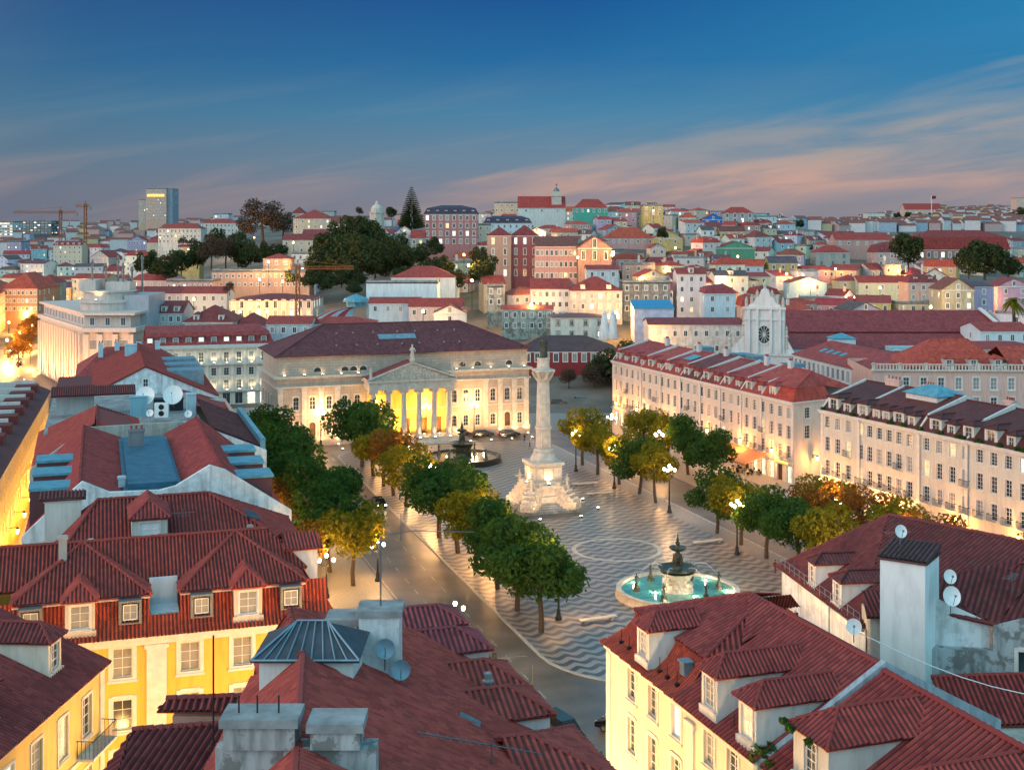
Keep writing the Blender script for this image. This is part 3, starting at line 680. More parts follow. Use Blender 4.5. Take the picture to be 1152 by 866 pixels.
def statue_mb(h, n=8):
    mb = MB(); s = h / 2.6
    mb.box(-.4 * s, .4 * s, -.4 * s, .4 * s, -.5 * s, 0)
    mb.lathe([(.36 * s, 0), (.40 * s, .2 * s), (.30 * s, 1.0 * s), (.27 * s, 1.3 * s), (.34 * s, 1.7 * s), (.30 * s, 2.0 * s), (.12 * s, 2.12 * s), (.11 * s, 2.2 * s), (.17 * s, 2.38 * s), (.13 * s, 2.56 * s), (0, 2.62 * s)], 9, sy=.8)
    mb.tube([(.3 * s, 0, 1.95 * s), (.52 * s, -.1 * s, 1.5 * s), (.42 * s, -.35 * s, 1.25 * s)], .10 * s, 6, 0, .07 * s); mb.tube([(-.3 * s, 0, 1.95 * s), (-.5 * s, -.12 * s, 1.55 * s), (-.25 * s, -.34 * s, 1.6 * s)], .10 * s, 6, 0, .07 * s)
    mb.tube([(.2 * s, .2 * s, 1.8 * s), (.3 * s, .35 * s, .9 * s), (.34 * s, .3 * s, .1 * s)], .16 * s, 6)
    return mb
for x, z, y, h in ((xm, zt + .9, -pd - .3, 2.9), (x0 + .8, zp + .8, -pd - .3, 2.0), (x1 - .8, zp + .8, -pd - .3, 2.0)): statue_mb(h).build('statue', 'pale_stone', th, (x, y, z))
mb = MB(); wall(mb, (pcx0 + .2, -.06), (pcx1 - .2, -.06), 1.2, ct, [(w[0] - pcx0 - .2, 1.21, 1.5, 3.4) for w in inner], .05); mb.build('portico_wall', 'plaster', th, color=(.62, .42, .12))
WARM = (1, .52, .20); GOLD = (1, .54, .08)
def floodlight(M, x, y, z, power, color, label, aim, spot=100, group='floodlights washing the theatre', rot=0):
    p = M @ Vector((x, y, z)); f = thing('floodlight', label, 'floodlight', p, rot, group); a = Vector(aim).normalized(); mb = MB()
    mb.box(-.18, .18, -.14, .14, 0, .28); mb.box(-.22, .22, -.05, .05, -.02, .1); mb.build('housing', 'dark_metal', f)
    mb = MB(); mb.box(-.15, .15, -.1, .1, .285, .31); mb.build('lens', 'flood_glass', f)
    light(f, (0, 0, .45), power, color, .12, 'SPOT', spot, aim)
    return f
bpy.context.view_layer.update(); MT = Matrix.Translation((-46.9, 253.8, 0)) @ Matrix.Rotation(TA, 4, 'Z')
rotT = Matrix.Rotation(TA, 3, 'Z')
for x in (.7, 5.5, 8.9, 12.3, 15.6, 37.8, 41, 43.9, 47.2, 50.3, 53.0): floodlight(MT, x, -1.2, .02, 650, WARM, 'small ground floodlight washing a pilaster of the pale theatre', rotT @ Vector((0, .30, 1)), 95)
for x in (2.5, 7.5, 12, 38.5, 43, 47.5, 52): floodlight(MT, x, -6.5, .02, 1050, WARM, 'floodlight set out on the pavement before the theatre wall', rotT @ Vector((0, .85, 1)), 120)
for i in range(5): floodlight(MT, pcx0 + .5 + (pcx1 - pcx0 - 1) * (i + .5) / 5, -2.3, 1.22, 2000, GOLD, 'floodlight on the portico floor between two theatre columns', rotT @ Vector((0, .5, 1)), 130)
for i in range(6): floodlight(MT, pcx0 + .5 + (pcx1 - pcx0 - 1) * i / 5, -pd - .75, 1.02, 260, WARM, 'floodlight at the foot of a portico column', rotT @ Vector((0, .22, 1)), 60)
for x in (1.5, 5.5, 9.2, 13, 16.5, 37.5, 41, 45, 49, 52.5): floodlight(MT, x, -.35, zc + .46, 15, WARM, 'floodlight on the cornice below the theatre attic', rotT @ Vector((0, .5, 1)), 140)

# ------------------------------------------------------------------ column with statue
cm = thing('column_monument', 'tall white stone column on a sculpted pedestal carrying a dark bronze statue', 'monument', uv(0, 0, .14), AX)
mb = MB()
for k in range(5): r_ = 4.3 - .35 * k; mb.prism([(-r_, -r_), (r_, -r_), (r_, r_), (-r_, r_)], .3 * k, .3 * (k + 1))
mb.build('stepped_base', 'concrete', cm)
mb = MB(); mb.box(-3.0, 3.0, -3.0, 3.0, 1.5, 2.4); mb.box(-2.7, 2.7, -2.7, 2.7, 2.4, 3.6)
mb.box(-3.05, 3.05, -3.05, 3.05, 3.6, 4.1); mb.box(-2.3, 2.3, -2.3, 2.3, 4.1, 7.0); mb.box(-2.55, 2.55, -2.55, 2.55, 4.1, 4.6); mb.box(-2.6, 2.6, -2.6, 2.6, 7.0, 7.5)
for sx, sy in ((0, -1), (0, 1), (1, 0), (-1, 0)):
    for kx in (-1.4, 0, 1.4):
        w2 = .45 if kx else .75
        if sy: mb.box(kx - w2, kx + w2, sy * 2.34 - .06, sy * 2.34 + .06, 4.9, 6.7)
        else: mb.box(sx * 2.34 - .06, sx * 2.34 + .06, kx - w2, kx + w2, 4.9, 6.7)
mb.lathe([(2.1, 7.5), (2.1, 7.9), (1.9, 8.1), (1.75, 8.5), (1.5, 8.8), (1.62, 9.1), (1.35, 9.5)], 20)
mb.build('pedestal', 'pale_stone', cm)
for sx, sy in ((1, -1), (-1, -1), (1, 1), (-1, 1)):      # four seated allegories over rough stone buttresses
    mb = MB(); rr = random.Random(int(sx * 3 + sy + 9)); M = Matrix.Rotation(math.atan2(sy, sx), 4, 'Z')
    for k in range(6):
        q = k / 5; x = 3.0 + 2.5 * q; w2 = 1.2 - .2 * q; z1_ = 4.2 - 2.9 * q + .35
        mb.box(x - .5, x + .52, -w2, w2, .1 * k, z1_, 0, M)
    for k in range(16):
        x, y, z = 3.0 + 2.6 * rr.random(), rr.uniform(-1.0, 1.0), rr.random(); zz = (4.5 - 2.9 * (x - 3.0) / 2.5) * (.55 + .5 * z)
        p = M @ Vector((x, y, zz)); mb.lathe([(0, -.5), (.42, -.2), (.45, .15), (.2, .45), (0, .5)], 7, p)
    mb.build('allegory_group', 'carved_stone', cm)
    s_ = statue_mb(2.3); s_.build('seated_figure', 'carved_stone', cm, tuple(M @ Vector((4.1, 0, 3.5))), math.atan2(sy, sx) + PI / 2)
mb = MB(); nfl = 40; 
prof = [(1.22, 9.5), (1.16, 12.5), (.95, 19.9)]
for (r0, z0_), (r1, z1_) in zip(prof, prof[1:]):
    for i in range(nfl):
        f0 = 1 if i % 2 else .93; f1 = 1 if (i + 1) % 2 else .93; a, b2 = 2 * PI * i / nfl, 2 * PI * (i + 1) / nfl
        mb.poly([(r0 * f0 * math.cos(a), r0 * f0 * math.sin(a), z0_), (r0 * f1 * math.cos(b2), r0 * f1 * math.sin(b2), z0_), (r1 * f1 * math.cos(b2), r1 * f1 * math.sin(b2), z1_), (r1 * f0 * math.cos(a), r1 * f0 * math.sin(a), z1_)])
mb.lathe([(1.2, 12.4), (1.32, 12.5), (1.32, 12.8), (1.18, 12.9)], 20)
mb.build('shaft', 'pale_stone', cm)
mb = MB(); mb.lathe([(.95, 19.9), (1.08, 20.0), (1.0, 20.2), (1.1, 20.7), (1.4, 21.4), (1.5, 21.5)], 16); mb.box(-1.45, 1.45, -1.45, 1.45, 21.5, 21.85)
for k in range(8): a = PI / 4 * k; mb.tube([(1.0 * math.cos(a), 1.0 * math.sin(a), 20.2), (1.5 * math.cos(a), 1.5 * math.sin(a), 20.9), (1.75 * math.cos(a), 1.75 * math.sin(a), 21.4), (1.6 * math.cos(a), 1.6 * math.sin(a), 21.15)], .22, 6)
mb.lathe([(1.15, 21.85), (1.0, 22.1), (.95, 23.3), (1.05, 23.4), (1.05, 23.6), (0, 23.6)], 14)
mb.build('capital', 'pale_stone', cm)
mb = MB(); mb.lathe([(.62, 0), (.66, .15), (.5, .25), (.5, .9), (.42, 1.7), (.48, 2.2), (.55, 2.55), (.42, 2.85), (.15, 2.95), (.14, 3.05), (.21, 3.2), (.22, 3.4), (.12, 3.55), (0, 3.58)], 10, sy=.75)
mb.tube([(-.45, 0, 2.7), (-.72, -.2, 2.2), (-.55, -.5, 1.9)], .13, 6, 0, .09); mb.tube([(.45, 0, 2.7), (.75, -.05, 2.2), (.72, -.3, 1.7)], .13, 6, 0, .09); mb.tube([(.3, .25, 2.6), (.55, .35, 1.4), (.6, .3, .2)], .22, 6)
mb.tube([(-.55, -.5, 1.9), (-.55, -.55, 2.3)], .07, 5)
mb.build('bronze_statue', 'bronze', cm, (0, 0, 23.6))
for k in range(8):
    a = PI / 8 + PI / 4 * k; p = uv(math.cos(a) * 8.6, math.sin(a) * 8.6, .14)
    floodlight(Matrix.Identity(4), p.x, p.y, p.z, 700, (1, .60, .30), 'ground floodlight aimed at the sculpted foot of the column', (-(p.x - 4.9), -(p.y - 200), 5.5), 75, 'floodlights round the column')
for k in range(4):
    a = PI / 2 * k; p = uv(math.cos(a) * 2.75, math.sin(a) * 2.75, 4.1 + .14)
    floodlight(Matrix.Identity(4), p.x, p.y, p.z, 420, (1, .60, .24), 'floodlight on the pedestal ledge below the column shaft', (-(p.x - 4.9) * .08, -(p.y - 200) * .08, 1), 110, 'floodlights on the pedestal')

# ------------------------------------------------------------------ two fountains
def fountain(loc, near, label):
    ft = thing('fountain', label, 'fountain', loc, AX + .3); RB = 7.15
    mb = MB(); mb.lathe([(RB + .35, 0), (RB + .35, .18), (RB + .1, .25), (RB + .05, .75), (RB + .22, .85), (RB + .22, 1.0), (RB - .35, 1.0), (RB - .4, .3)], 56); mb.build('basin', 'pale_stone' if near else 'dark_metal', ft)
    mb = MB(); mb.poly([(x, y, .72) for x, y in arc(0, 0, RB - .36, 0, 360, 56)[:-1]]); mb.build('water', 'fountain_water' if near else 'dark_water', ft)
    mb = MB(); mb.lathe([(2.0, .2), (1.9, .8), (1.5, 1.1), (1.35, 1.6), (1.6, 2.2), (1.9, 2.7), (2.1, 2.95)], 18)
    rr = random.Random(3)
    for k in range(22): a = rr.uniform(0, 6.28); z = rr.uniform(.6, 2.3); mb.lathe([(0, -.4), (.3, -.1), (.34, .2), (0, .5)], 6, (1.55 * math.cos(a), 1.55 * math.sin(a), z))
    mb.build('carved_foot', 'carved_stone' if near else 'bronze', ft)
    mb = MB(); mb.lathe([(.5, 2.7), (1.6, 2.9), (2.25, 3.3), (2.35, 3.5), (2.2, 3.5), (1.4, 3.25), (0, 3.2)], 28); mb.build('lower_bowl', 'bronze', ft)
    mb = MB(); mb.lathe([(.55, 3.2), (.45, 3.6), (.3, 3.8), (.42, 4.3), (.5, 4.8), (.3, 5.2), (.2, 5.4)], 12)
    for k in range(4): a = PI / 2 * k + .4; mb.lathe([(.16, 0), (.2, .5), (.15, 1.0), (.1, 1.15), (.12, 1.3), (0, 1.4)], 6, (.5 * math.cos(a), .5 * math.sin(a), 3.7))
    mb.build('stem', 'bronze', ft)
    mb = MB(); mb.lathe([(.2, 5.35), (.7, 5.5), (1.0, 5.75), (1.05, 5.9), (.9, 5.88), (0, 5.7)], 22); mb.build('upper_bowl', 'bronze', ft)
    mb = MB(); mb.lathe([(.2, 5.7), (.12, 6.0), (.26, 6.2), (.3, 6.45), (.14, 6.6), (.2, 6.8), (.1, 7.1), (.05, 7.5), (0, 7.6)], 10); mb.build('finial', 'bronze', ft)
    for k in range(6 if near else 4):
        a = 2 * PI * k / (6 if near else 4) + .5; c, s_ = math.cos(a), math.sin(a); mb = MB()
        mb.lathe([(.5, .6), (.4, 1.0), (.3, 1.1)], 8, (c * 5, s_ * 5, 0)); st_ = statue_mb(1.5)
        for q, fc in enumerate(st_.f): mb.poly([Vector(st_.v[i]) + Vector((c * 5, s_ * 5, 1.35)) for i in fc])
        mb.build('figure', 'bronze', ft)
        mb = MB(); path = [(c * (4.7 - t_ * 2.6), s_ * (4.7 - t_ * 2.6), 2.3 + t_ * 3.6 - t_ * t_ * 3.0) for t_ in [i / 8 for i in range(9)]]; 
        path = [(c * (4.9 - t_ * 3.0), s_ * (4.9 - t_ * 3.0), 2.3 + 4.8 * t_ - 3.4 * t_ * t_) for t_ in [i / 10 for i in range(11)]]
        mb.tube(path, .02, 5, 0, .05); mb.build('water_jet', 'water_jet', ft)
    n = 7 if near else 3
    for k in range(n):
        a = 2 * PI * k / n + .2; c, s_ = math.cos(a), math.sin(a); rr_ = 3.0 if k % 2 else 5.8
        mb = MB(); mb.lathe([(.08, .66), (.1, .76), (.06, .82), (0, .84)], 8, (c * rr_, s_ * rr_, 0)); lo = mb.build('basin_lamp', 'flood_glass', ft)
        light(lo, (c * rr_, s_ * rr_, 1.15), 75 if near else 40, (1, .80, .48), .1)
    return ft
fountain((19.9, 153.0, .14), True, 'near baroque fountain with lit turquoise water and bronze bowls, by the red roof corner')
fountain((-9.4, 239.5, .14), False, 'far dark bronze fountain in a round basin before the theatre')
# ------------------------------------------------------------------ shared building pieces
def frame_on(A, B):
    A = Vector(A[:2]); B = Vector(B[:2]); d = B - A
    return d.length, math.atan2(d.y, d.x)
def dormer(root, x, y, z, w, h, dep, rot=0, roofcol=(.2, .055, .045), wallcol=(.6, .6, .58), rise=.9, pane='glass', tile='near_tiles', pitch=0, hip=True, winw=None, over=.25, div=(2, 3)):
    """a dormer whose window looks along -y of its own frame; its back runs dep into the roof"""
    d = put('dormer', None, root, (x, y, z), rot)
    return dormer_on(d, w, h, dep, roofcol, wallcol, rise, pane, tile, pitch, hip, winw, over, div)
def dormer_on(d, w, h, dep, roofcol, wallcol, rise, pane, tile, pitch, hip, winw, over, div):
    mb = MB(); ww = winw or w * .62; wh = h - .55
    wall(mb, (-w / 2, 0), (w / 2, 0), -.3, h, [(w / 2, .25, ww, wh)], .15); wall(mb, (w / 2, 0), (w / 2, dep), -.3, h); wall(mb, (-w / 2, dep), (-w / 2, 0), -.3, h)
    mb.box(-w / 2 - .08, w / 2 + .08, -.14, -.003, -.3, .12)
    me = mb.build('dormer', 'plaster', None, color=wallcol)
    # the dormer itself is one mesh part of its house: swap it in for the placeholder
    me.parent = d.parent; me.location = d.location; me.rotation_euler = d.rotation_euler; bpy.data.objects.remove(d); d = me
    p = win_mesh(ww, wh, depth=.1, surround=.1, pane=pane, div=div); f = put('window', p[0], d, (0, 0, .25)); 
    f2 = MB(); f2.poly([(-ww / 2, .1, .25), (ww / 2, .1, .25), (ww / 2, .1, .25 + wh), (-ww / 2, .1, .25 + wh)])
    f2.build('pane', pane, d)
    mb = MB(); o = over; zz = h; hw = w / 2 + o; f_ = -o
    if hip:
        q = hw
        mb.roof([(-hw, f_, zz), (hw, f_, zz), (0, f_ + q, zz + rise)], pitch, .035); mb.roof([(hw, f_, zz), (hw, dep, zz), (0, dep, zz + rise), (0, f_ + q, zz + rise)], pitch, .035); mb.roof([(-hw, dep, zz), (-hw, f_, zz), (0, f_ + q, zz + rise), (0, dep, zz + rise)], pitch, .035)
        ridge_tube(mb, (0, f_ + q, zz + rise + .05), (0, dep, zz + rise + .05), .1); ridge_tube(mb, (-hw, f_, zz + .05), (0, f_ + q, zz + rise + .05), .1); ridge_tube(mb, (hw, f_, zz + .05), (0, f_ + q, zz + rise + .05), .1)
    else:
        mb.roof([(hw, f_, zz), (hw, dep, zz + rise * .3), (-hw, dep, zz + rise * .3), (-hw, f_, zz)], pitch, .03)
    mb.build('dormer_roof', tile, d, color=roofcol)
    return d
def chimney(root, x, y, z0, z1, w=.8, d=.6, col=(.55, .55, .53), pots=2, mat='plaster', rot=0):
    mb = MB(); mb.box(-w / 2, w / 2, -d / 2, d / 2, 0, z1 - z0); mb.box(-w / 2 - .08, w / 2 + .08, -d / 2 - .08, d / 2 + .08, z1 - z0 - .22, z1 - z0 - .05)
    c = mb.build('chimney', mat, root, (x, y, z0), rot, col)
    if pots:
        mb = MB()
        for k in range(pots): mb.lathe([(.13, 0), (.11, .35), (.15, .4), (.15, .45), (0, .5)], 7, (-w / 2 + w * (k + .5) / pots, 0, 0))
        mb.build('chimney_pots', 'near_tiles', c, (0, 0, z1 - z0 - .05), 0, (.28, .10, .06))
    return c
def dish(name_parent, x, y, z, r, az, el=.5, col='white_paint', label=None):
    """satellite dish: reflector, arm, mast"""
    d = thing('satellite_dish', label, 'satellite dish', (x, y, z), 0, 'satellite dishes on the roofs') if label else put('satellite_dish', None, name_parent, (x, y, z))
    mb = MB(); mb.tube([(0, 0, -.6 - r * .5), (0, 0, 0)], .035, 6); mb.build('mast', 'grey_metal', d)
    mb = MB(); prof = [(r * k / 6, r * .28 * (k / 6) ** 2) for k in range(6, -1, -1)]; mb.lathe([(r * 1.02, r * .26), (r * 1.02, r * .29)] + prof, 24)
    ro = mb.build('reflector', col, d, (0, 0, r * .3)); ro.rotation_euler = (PI / 2 - el, 0, az)
    mb = MB(); mb.tube([(0, -r * .9, r * .2), (0, 0, r * .95)], .02, 5); mb.box(-.06, .06, -.08, .06, r * .9, r * 1.02); a = mb.build('feed_arm', 'grey_metal', ro)
    return d
def antenna(x, y, z, h, label, rot=.4):
    a = thing('roof_antenna', label, 'antenna', (x, y, z), rot, 'aerials on the roofs'); mb = MB()
    mb.tube([(0, 0, 0), (0, 0, h)], .03, 5); mb.tube([(-.9, 0, h - .3), (.9, 0, h - .3)], .02, 5)
    for k in range(7): q = -.85 + .28 * k; L = .42 - .03 * k; mb.tube([(q, -L, h - .3), (q, L, h - .3)], .013, 4)
    mb.tube([(-.5, 0, h * .66), (.5, 0, h * .66)], .015, 4)
    mb.build('aerial', 'grey_metal', a); return a
def wall_lamp(p, rot, label, power=420, color=(1, .40, .09), arm=1.0, group='wall lanterns on the facades'):
    """iron bracket lantern; the wall lies behind +y of its frame"""
    l = thing('wall_lantern', label, 'lantern', p, rot, group); mb = MB()
    mb.tube([(0, 0, 0), (0, -arm, .1)], .035, 5); mb.tube([(0, 0, -.5), (0, -arm * .5, .03)], .025, 5); mb.box(-.08, .08, -.02, .02, -.6, .25)
    mb.build('bracket', 'dark_metal', l)
    mb = MB(); mb.lathe([(.14, -.75), (.26, -.2), (.05, .02), (0, .05)], 6, (0, -arm, 0)); mb.build('lantern_glass', 'lamp_orange', l)
    mb = MB(); mb.lathe([(.29, -.2), (.2, -.05), (.06, .08), (0, .15)], 6, (0, -arm, .03)); mb.build('lantern_cap', 'dark_metal', l)
    light(l, (0, -arm - .45, -.5), power * 1.75, color, .2); return l
def plants(root, pts, seed=1, size=.28, mat='leaf_green'):
    r = random.Random(seed)
    for x, y, z, rr in pts:
        c = leaf_cloud([(0, 0, rr * .5, rr), (rr * .8, 0, rr * .3, rr * .6), (-rr * .7, 0, rr * .2, rr * .5)], 90, size * .6, r.randrange(999)); c.build('roof_plant', mat, root, (x, y, z))

# ------------------------------------------------------------------ the two long facades on the right
def terrace(name, label, A, B, ze, dep, cols, rows, wcol, roofcols, zbrk, zr, ninset, splits, dorm, end=None, tile='far_tiles', ground_row=True, extraroof=None, dcol=(.62, .60, .56)):
    L, rot = frame_on(A, B); t_ = thing(name, label, 'building', (A[0], A[1], 0), rot)
    mb = MB(); gh = []
    for c in cols[::1]: gh.append((c, .05, 1.6, 2.9))
    facade(t_, mb, (0, 0), (L, 0), 0, ze, cols, rows, 1.15, .22, ('glass', 'glass', 'glass', 'curtain_glass'), dict(surround=.15, div=(2, 4)), lit=.07, extra=gh)
    for s_, z, w, h in gh:
        o = window(t_, s_, 0, z, 0, w, h, depth=.3, surround=.12, frame='door_wood', pane=rnd.choice(('shop_glass', 'shop_glass', 'glass', 'door_wood')), div=(2, 1)); o.name = 'shop_window'
    if end:
        E = Vector((end[0] - A[0], end[1] - A[1])); c, s_ = math.cos(-rot), math.sin(-rot); ex, ey = E.x * c - E.y * s_, E.x * s_ + E.y * c
        el = math.hypot(ex - L, ey); facade(t_, mb, (L, 0), (ex, ey), 0, ze, [el * .36, el * .80], rows[:2], 1.3, .22, ('glass',), dict(surround=.16, div=(2, 4)))
        wall(mb, (ex, ey), (ex, dep), 0, ze); wall(mb, (ex, dep), (0, dep), 0, ze); foot = [(0, 0), (L, 0), (ex, ey), (ex, dep), (0, dep)]
    else:
        facade(t_, mb, (L, 0), (L, dep), 0, ze, [3, 6.5], rows, 1.15, .22); wall(mb, (L, dep), (0, dep), 0, ze); foot = [(0, 0), (L, 0), (L, dep), (0, dep)]
    wall(mb, (0, dep), (0, 0), 0, ze)
    mb.box(-.2, L + .15, -.28, -.003, 3.55, 3.75, 1); mb.box(-.2, L + .15, -.35, -.003, ze - .35, ze, 1); mb.box(-.3, L + .3, -.5, .1, ze + .003, ze + .14, 1)
    for s_ in [0.35] + splits + [L - .35]: mb.box(s_ - .28, s_ + .28, -.1, -.004, 0, ze - .36, 1)
    mb.build('wall', ['plaster', 'trim'], t_, color=wcol)
    if end:
        mb = MB(); mb.box(0, math.hypot(ex - L, ey) + .2, -.4, .1, ze + .001, ze + .15); mb.build('cornice', 'trim', t_, (L, 0, 0), math.atan2(ey, ex - L))
    pz = rows[-1][0]
    for k, s_ in enumerate(cols):      # shallow iron balconies at the first floor, a few above
        for z in [pz] + ([rows[-2][0]] if k % 5 == 2 else []):
            bm_ = MB(); bm_.box(-.85, .85, -.55, -.07, -.2, -.08, 1)
            for q in range(12): x = -.8 + 1.6 * q / 11; bm_.box(x - .012, x + .012, -.53, -.505, -.08, .82)
            for y0_, y1_, x0_, x1_ in ((-.54, -.5, -.84, .84), (-.5, -.07, -.84, -.8), (-.5, -.07, .8, .84)): bm_.box(x0_, x1_, y0_, y1_, .82, .87)
            if 'balc' not in MAT: MAT['balc'] = bm_.build('balcony', ['dark_metal', 'trim'], t_, (s_, 0, z)).data
            else: put('balcony', MAT['balc'], t_, (s_, 0, z))
    for s_ in splits: pm_ = MB(); pm_.tube([(s_ + .5, -.18, .1), (s_ + .5, -.18, ze - .5), (s_ + .5, -.4, ze - .15)], .06, 6); pm_.build('downpipe', 'zinc', t_)
    # roof: steep lower slope with dormers, gentle upper slope, party walls between the houses
    edges = [0] + splits + [L]; e1 = ninset
    for k in range(len(edges) - 1):
        a, b2 = edges[k] + .02, edges[k + 1] - .02; col = roofcols[k % len(roofcols)]; last = end and k == len(edges) - 2; dz = rnd.uniform(-.25, .25)
        mb = MB()
        if last:
            n = Vector((ey, -(ex - L), 0)).normalized(); bi = Vector((L, 0, 0)) + Vector((-e1 * 1.0, e1, 0)); ci = Vector((ex, ey, 0)) - n * e1
            mb.roof([(a, -.15, ze + .1), (L, -.15, ze + .1), (bi.x, bi.y, zbrk), (a, e1, zbrk)]); mb.roof([(L, 0, ze + .1), (ex, ey, ze + .1), (ci.x, ci.y, zbrk), (bi.x, bi.y, zbrk)])
            low = mb.build('roof', tile, t_, color=(.24, .055, .035)); mb = MB()
            ap = Vector((L - 5.5, 7.5, zr + .4))
            mb.roof([(a, e1 - .3, zbrk + .02), (bi.x + .2, bi.y - .3, zbrk + .02), tuple(ap), (a, 7.5, zr + .4)]); mb.roof([(bi.x + .2, bi.y - .3, zbrk + .02), (ci.x, ci.y - .3, zbrk + .02), tuple(ap)]); mb.roof([(ci.x, ci.y - .3, zbrk + .02), (ex - .5, dep, ze + .8), tuple(ap)])
            mb.roof([(a, 7.5, zr + .4), tuple(ap), (ex - .5, dep, ze + .8), (a, dep, ze + .8)], thick=0)
            ridge_tube(mb, (bi.x, bi.y, zbrk + .1), ap, .14); ridge_tube(mb, (a, 7.5, zr + .45), ap, .14)
            mb.build('upper_roof', tile, low, color=col)
        else:
            mb.roof([(a, -.15, ze + .1), (b2, -.15, ze + .1), (b2, e1, zbrk), (a, e1, zbrk)])
            low = mb.build('roof', tile, t_, color=tuple(c * .8 for c in col)); mb = MB()
            yr = dep * .52
            mb.roof([(a, e1 - .3, zbrk + .02), (b2, e1 - .3, zbrk + .02), (b2, yr, zr + dz), (a, yr, zr + dz)]); mb.roof([(a, yr, zr + dz), (b2, yr, zr + dz), (b2, dep + .2, ze + .6), (a, dep + .2, ze + .6)]); ridge_tube(mb, (a, yr, zr + dz + .05), (b2, yr, zr + dz + .05), .13)
            mb.build('upper_roof', tile, low, color=col)
    for s_ in [.1] + splits + ([] if end else [L - .1]):
        mb = MB(); yr = dep * .52
        P = [(-.2, ze), (e1, zbrk + .25), (yr, zr + .45), (dep, ze + .9), (dep, ze - .5), (-.2, ze - .5)]
        for sx in (-.17, .17): mb.poly([(s_ + sx, y, z) for y, z in (P if sx > 0 else P[::-1])])
        for (ya, z1_), (yb, z2_) in zip(P, P[1:] + P[:1]): mb.poly([(s_ - .17, ya, z1_), (s_ + .17, ya, z1_), (s_ + .17, yb, z2_), (s_ - .17, yb, z2_)])
        mb.build('party_wall', 'plaster', t_, color=(.60, .60, .58))
    for s_, w, h, kind in dorm:
        dormer(t_, s_, .35, ze + .25, w, h, ninset + 1.6, roofcol=roofcols[0], wallcol=dcol, rise=.45, hip=kind, tile=tile, div=(2, 2), pane=rnd.choice(('glass', 'glass', 'curtain_glass')))
    return t_, L, rot
R1A, R1B, R1C = (22.5, 285), (48.2, 218), (55.9, 223)
L1 = math.hypot(25.7, 67)
c1 = [1.8 + 2.74 * k for k in range(26)]
d1 = []; s_ = 2.2
for k in range(17): big = k % 2 == 0; d1.append((s_, 2.1 if big else 1.5, 2.0 if big else 1.6, True)); s_ += 3.9
r1, L1, rot1 = terrace('terrace_building', 'long four-storey cream terrace with dormers and shops glowing at its foot', R1A, R1B, 14.0, 17, c1, [(11.2, 1.85), (7.7, 2.25), (4.35, 2.2)], (.60, .53, .46),
    [(.20, .055, .05), (.24, .07, .055), (.22, .06, .05), (.10, .045, .045), (.17, .055, .05)], 16.3, 18.2, 1.7, [14, 23, 31.5, 39.5, 47, 54.5, 61.5], d1, R1C)
c2 = [1.6, 4.1, 6.6, 9.4, 11.5, 13.6, 15.7, 17.8, 20.0, 23.4] + [25.9 + 2.5 * k for k in range(14)]
d2 = [(2.6, 2.4, 2.1, True), (5.9, 1.7, 1.7, True), (9.4, 2.3, 2.0, True), (12.5, 1.6, 1.7, True), (14.6, 1.6, 1.7, True), (17.3, 2.2, 1.9, True), (20.0, 1.5, 1.7, True), (24.8, 2.3, 2.0, True), (27.8, 1.5, 1.6, True), (31.0, 2.0, 1.9, True), (35, 2.2, 2, True), (38.5, 1.5, 1.7, True), (42, 2, 1.9, True), (46, 2, 1.9, True)]
r2, L2, rot2 = terrace('terrace_building', 'second cream terrace with plants along its eaves and dark mossy roofs', (48.5, 200), (72.8, 146.3), 15.5, 17, c2, [(13.0, 1.75), (9.4, 2.2), (5.8, 2.2)], (.60, .55, .46),
    [(.075, .035, .035), (.11, .04, .035), (.10, .035, .035), (.085, .035, .03)], 17.6, 19.6, 1.9, [9.0, 21.8, 31, 43], d2, None, tile='old_tiles')
plants(r2, [(x, -.1, 15.7, rnd.uniform(.25, .5)) for x in (.6, 4.3, 7.4, 7.9, 11.0, 15.9, 16.3, 18.8, 22.2, 26.2, 29.5, 30.4, 33, 33.6, 37, 40, 41, 44)], 4)
for x, y, z0, z1, w in ((6.5, 9, 18.6, 20.7, 3.2), (12, 11, 18.2, 20.3, 2.2), (29, 10, 18.6, 20.2, 1.6)): chimney(r2, x, y, z0, z1, w, .9, (.58, .42, .38), 4)
mb = MB(); mb.box(13, 19.5, 5.5, 10.5, 18, 19.7); mb.build('roof_lantern', 'plaster', r2, color=(.6, .62, .62))
mb = MB(); mb.roof([(12.6, 5.1, 19.7), (19.9, 5.1, 19.7), (17.2, 8, 21.0), (15.3, 8, 21.0)]); mb.roof([(19.9, 5.1, 19.7), (19.9, 10.9, 19.7), (17.2, 8, 21)]); mb.roof([(19.9, 10.9, 19.7), (12.6, 10.9, 19.7), (15.3, 8, 21), (17.2, 8, 21)]); mb.roof([(12.6, 10.9, 19.7), (12.6, 5.1, 19.7), (15.3, 8, 21)]); mb.build('lantern_roof', 'teal_zinc', r2)
for x in (10, 24, 35, 50, 58): chimney(r1, x, 8.5, 17.6, 19.6, 1.2, .7, (.5, .55, .58), 3)
for x, y, w, d_, h in ((20, 12, 3, 3, 2.2), (33, 13.5, 4, 3, 2.0), (41, 12, 3, 3.5, 2.4), (52, 13, 3.4, 3, 2)):
    mb = MB(); mb.box(-w / 2, w / 2, -d_ / 2, d_ / 2, 0, h); mb.box(-w / 2 - .15, w / 2 + .15, -d_ / 2 - .15, d_ / 2 + .15, h, h + .12); mb.build('roof_shed', 'zinc', r1, (x, y, 16.2))
mb = MB(); mb.roof([(26.4, 3.4, 17.05), (29.6, 3.4, 17.05), (29.6, 6, 17.75), (26.4, 6, 17.75)]); mb.build('skylight', 'teal_zinc', r1)
def onwall(A, rot, x, y, z): return Vector((A[0], A[1], 0)) + Matrix.Rotation(rot, 3, 'Z') @ Vector((x, y, z))
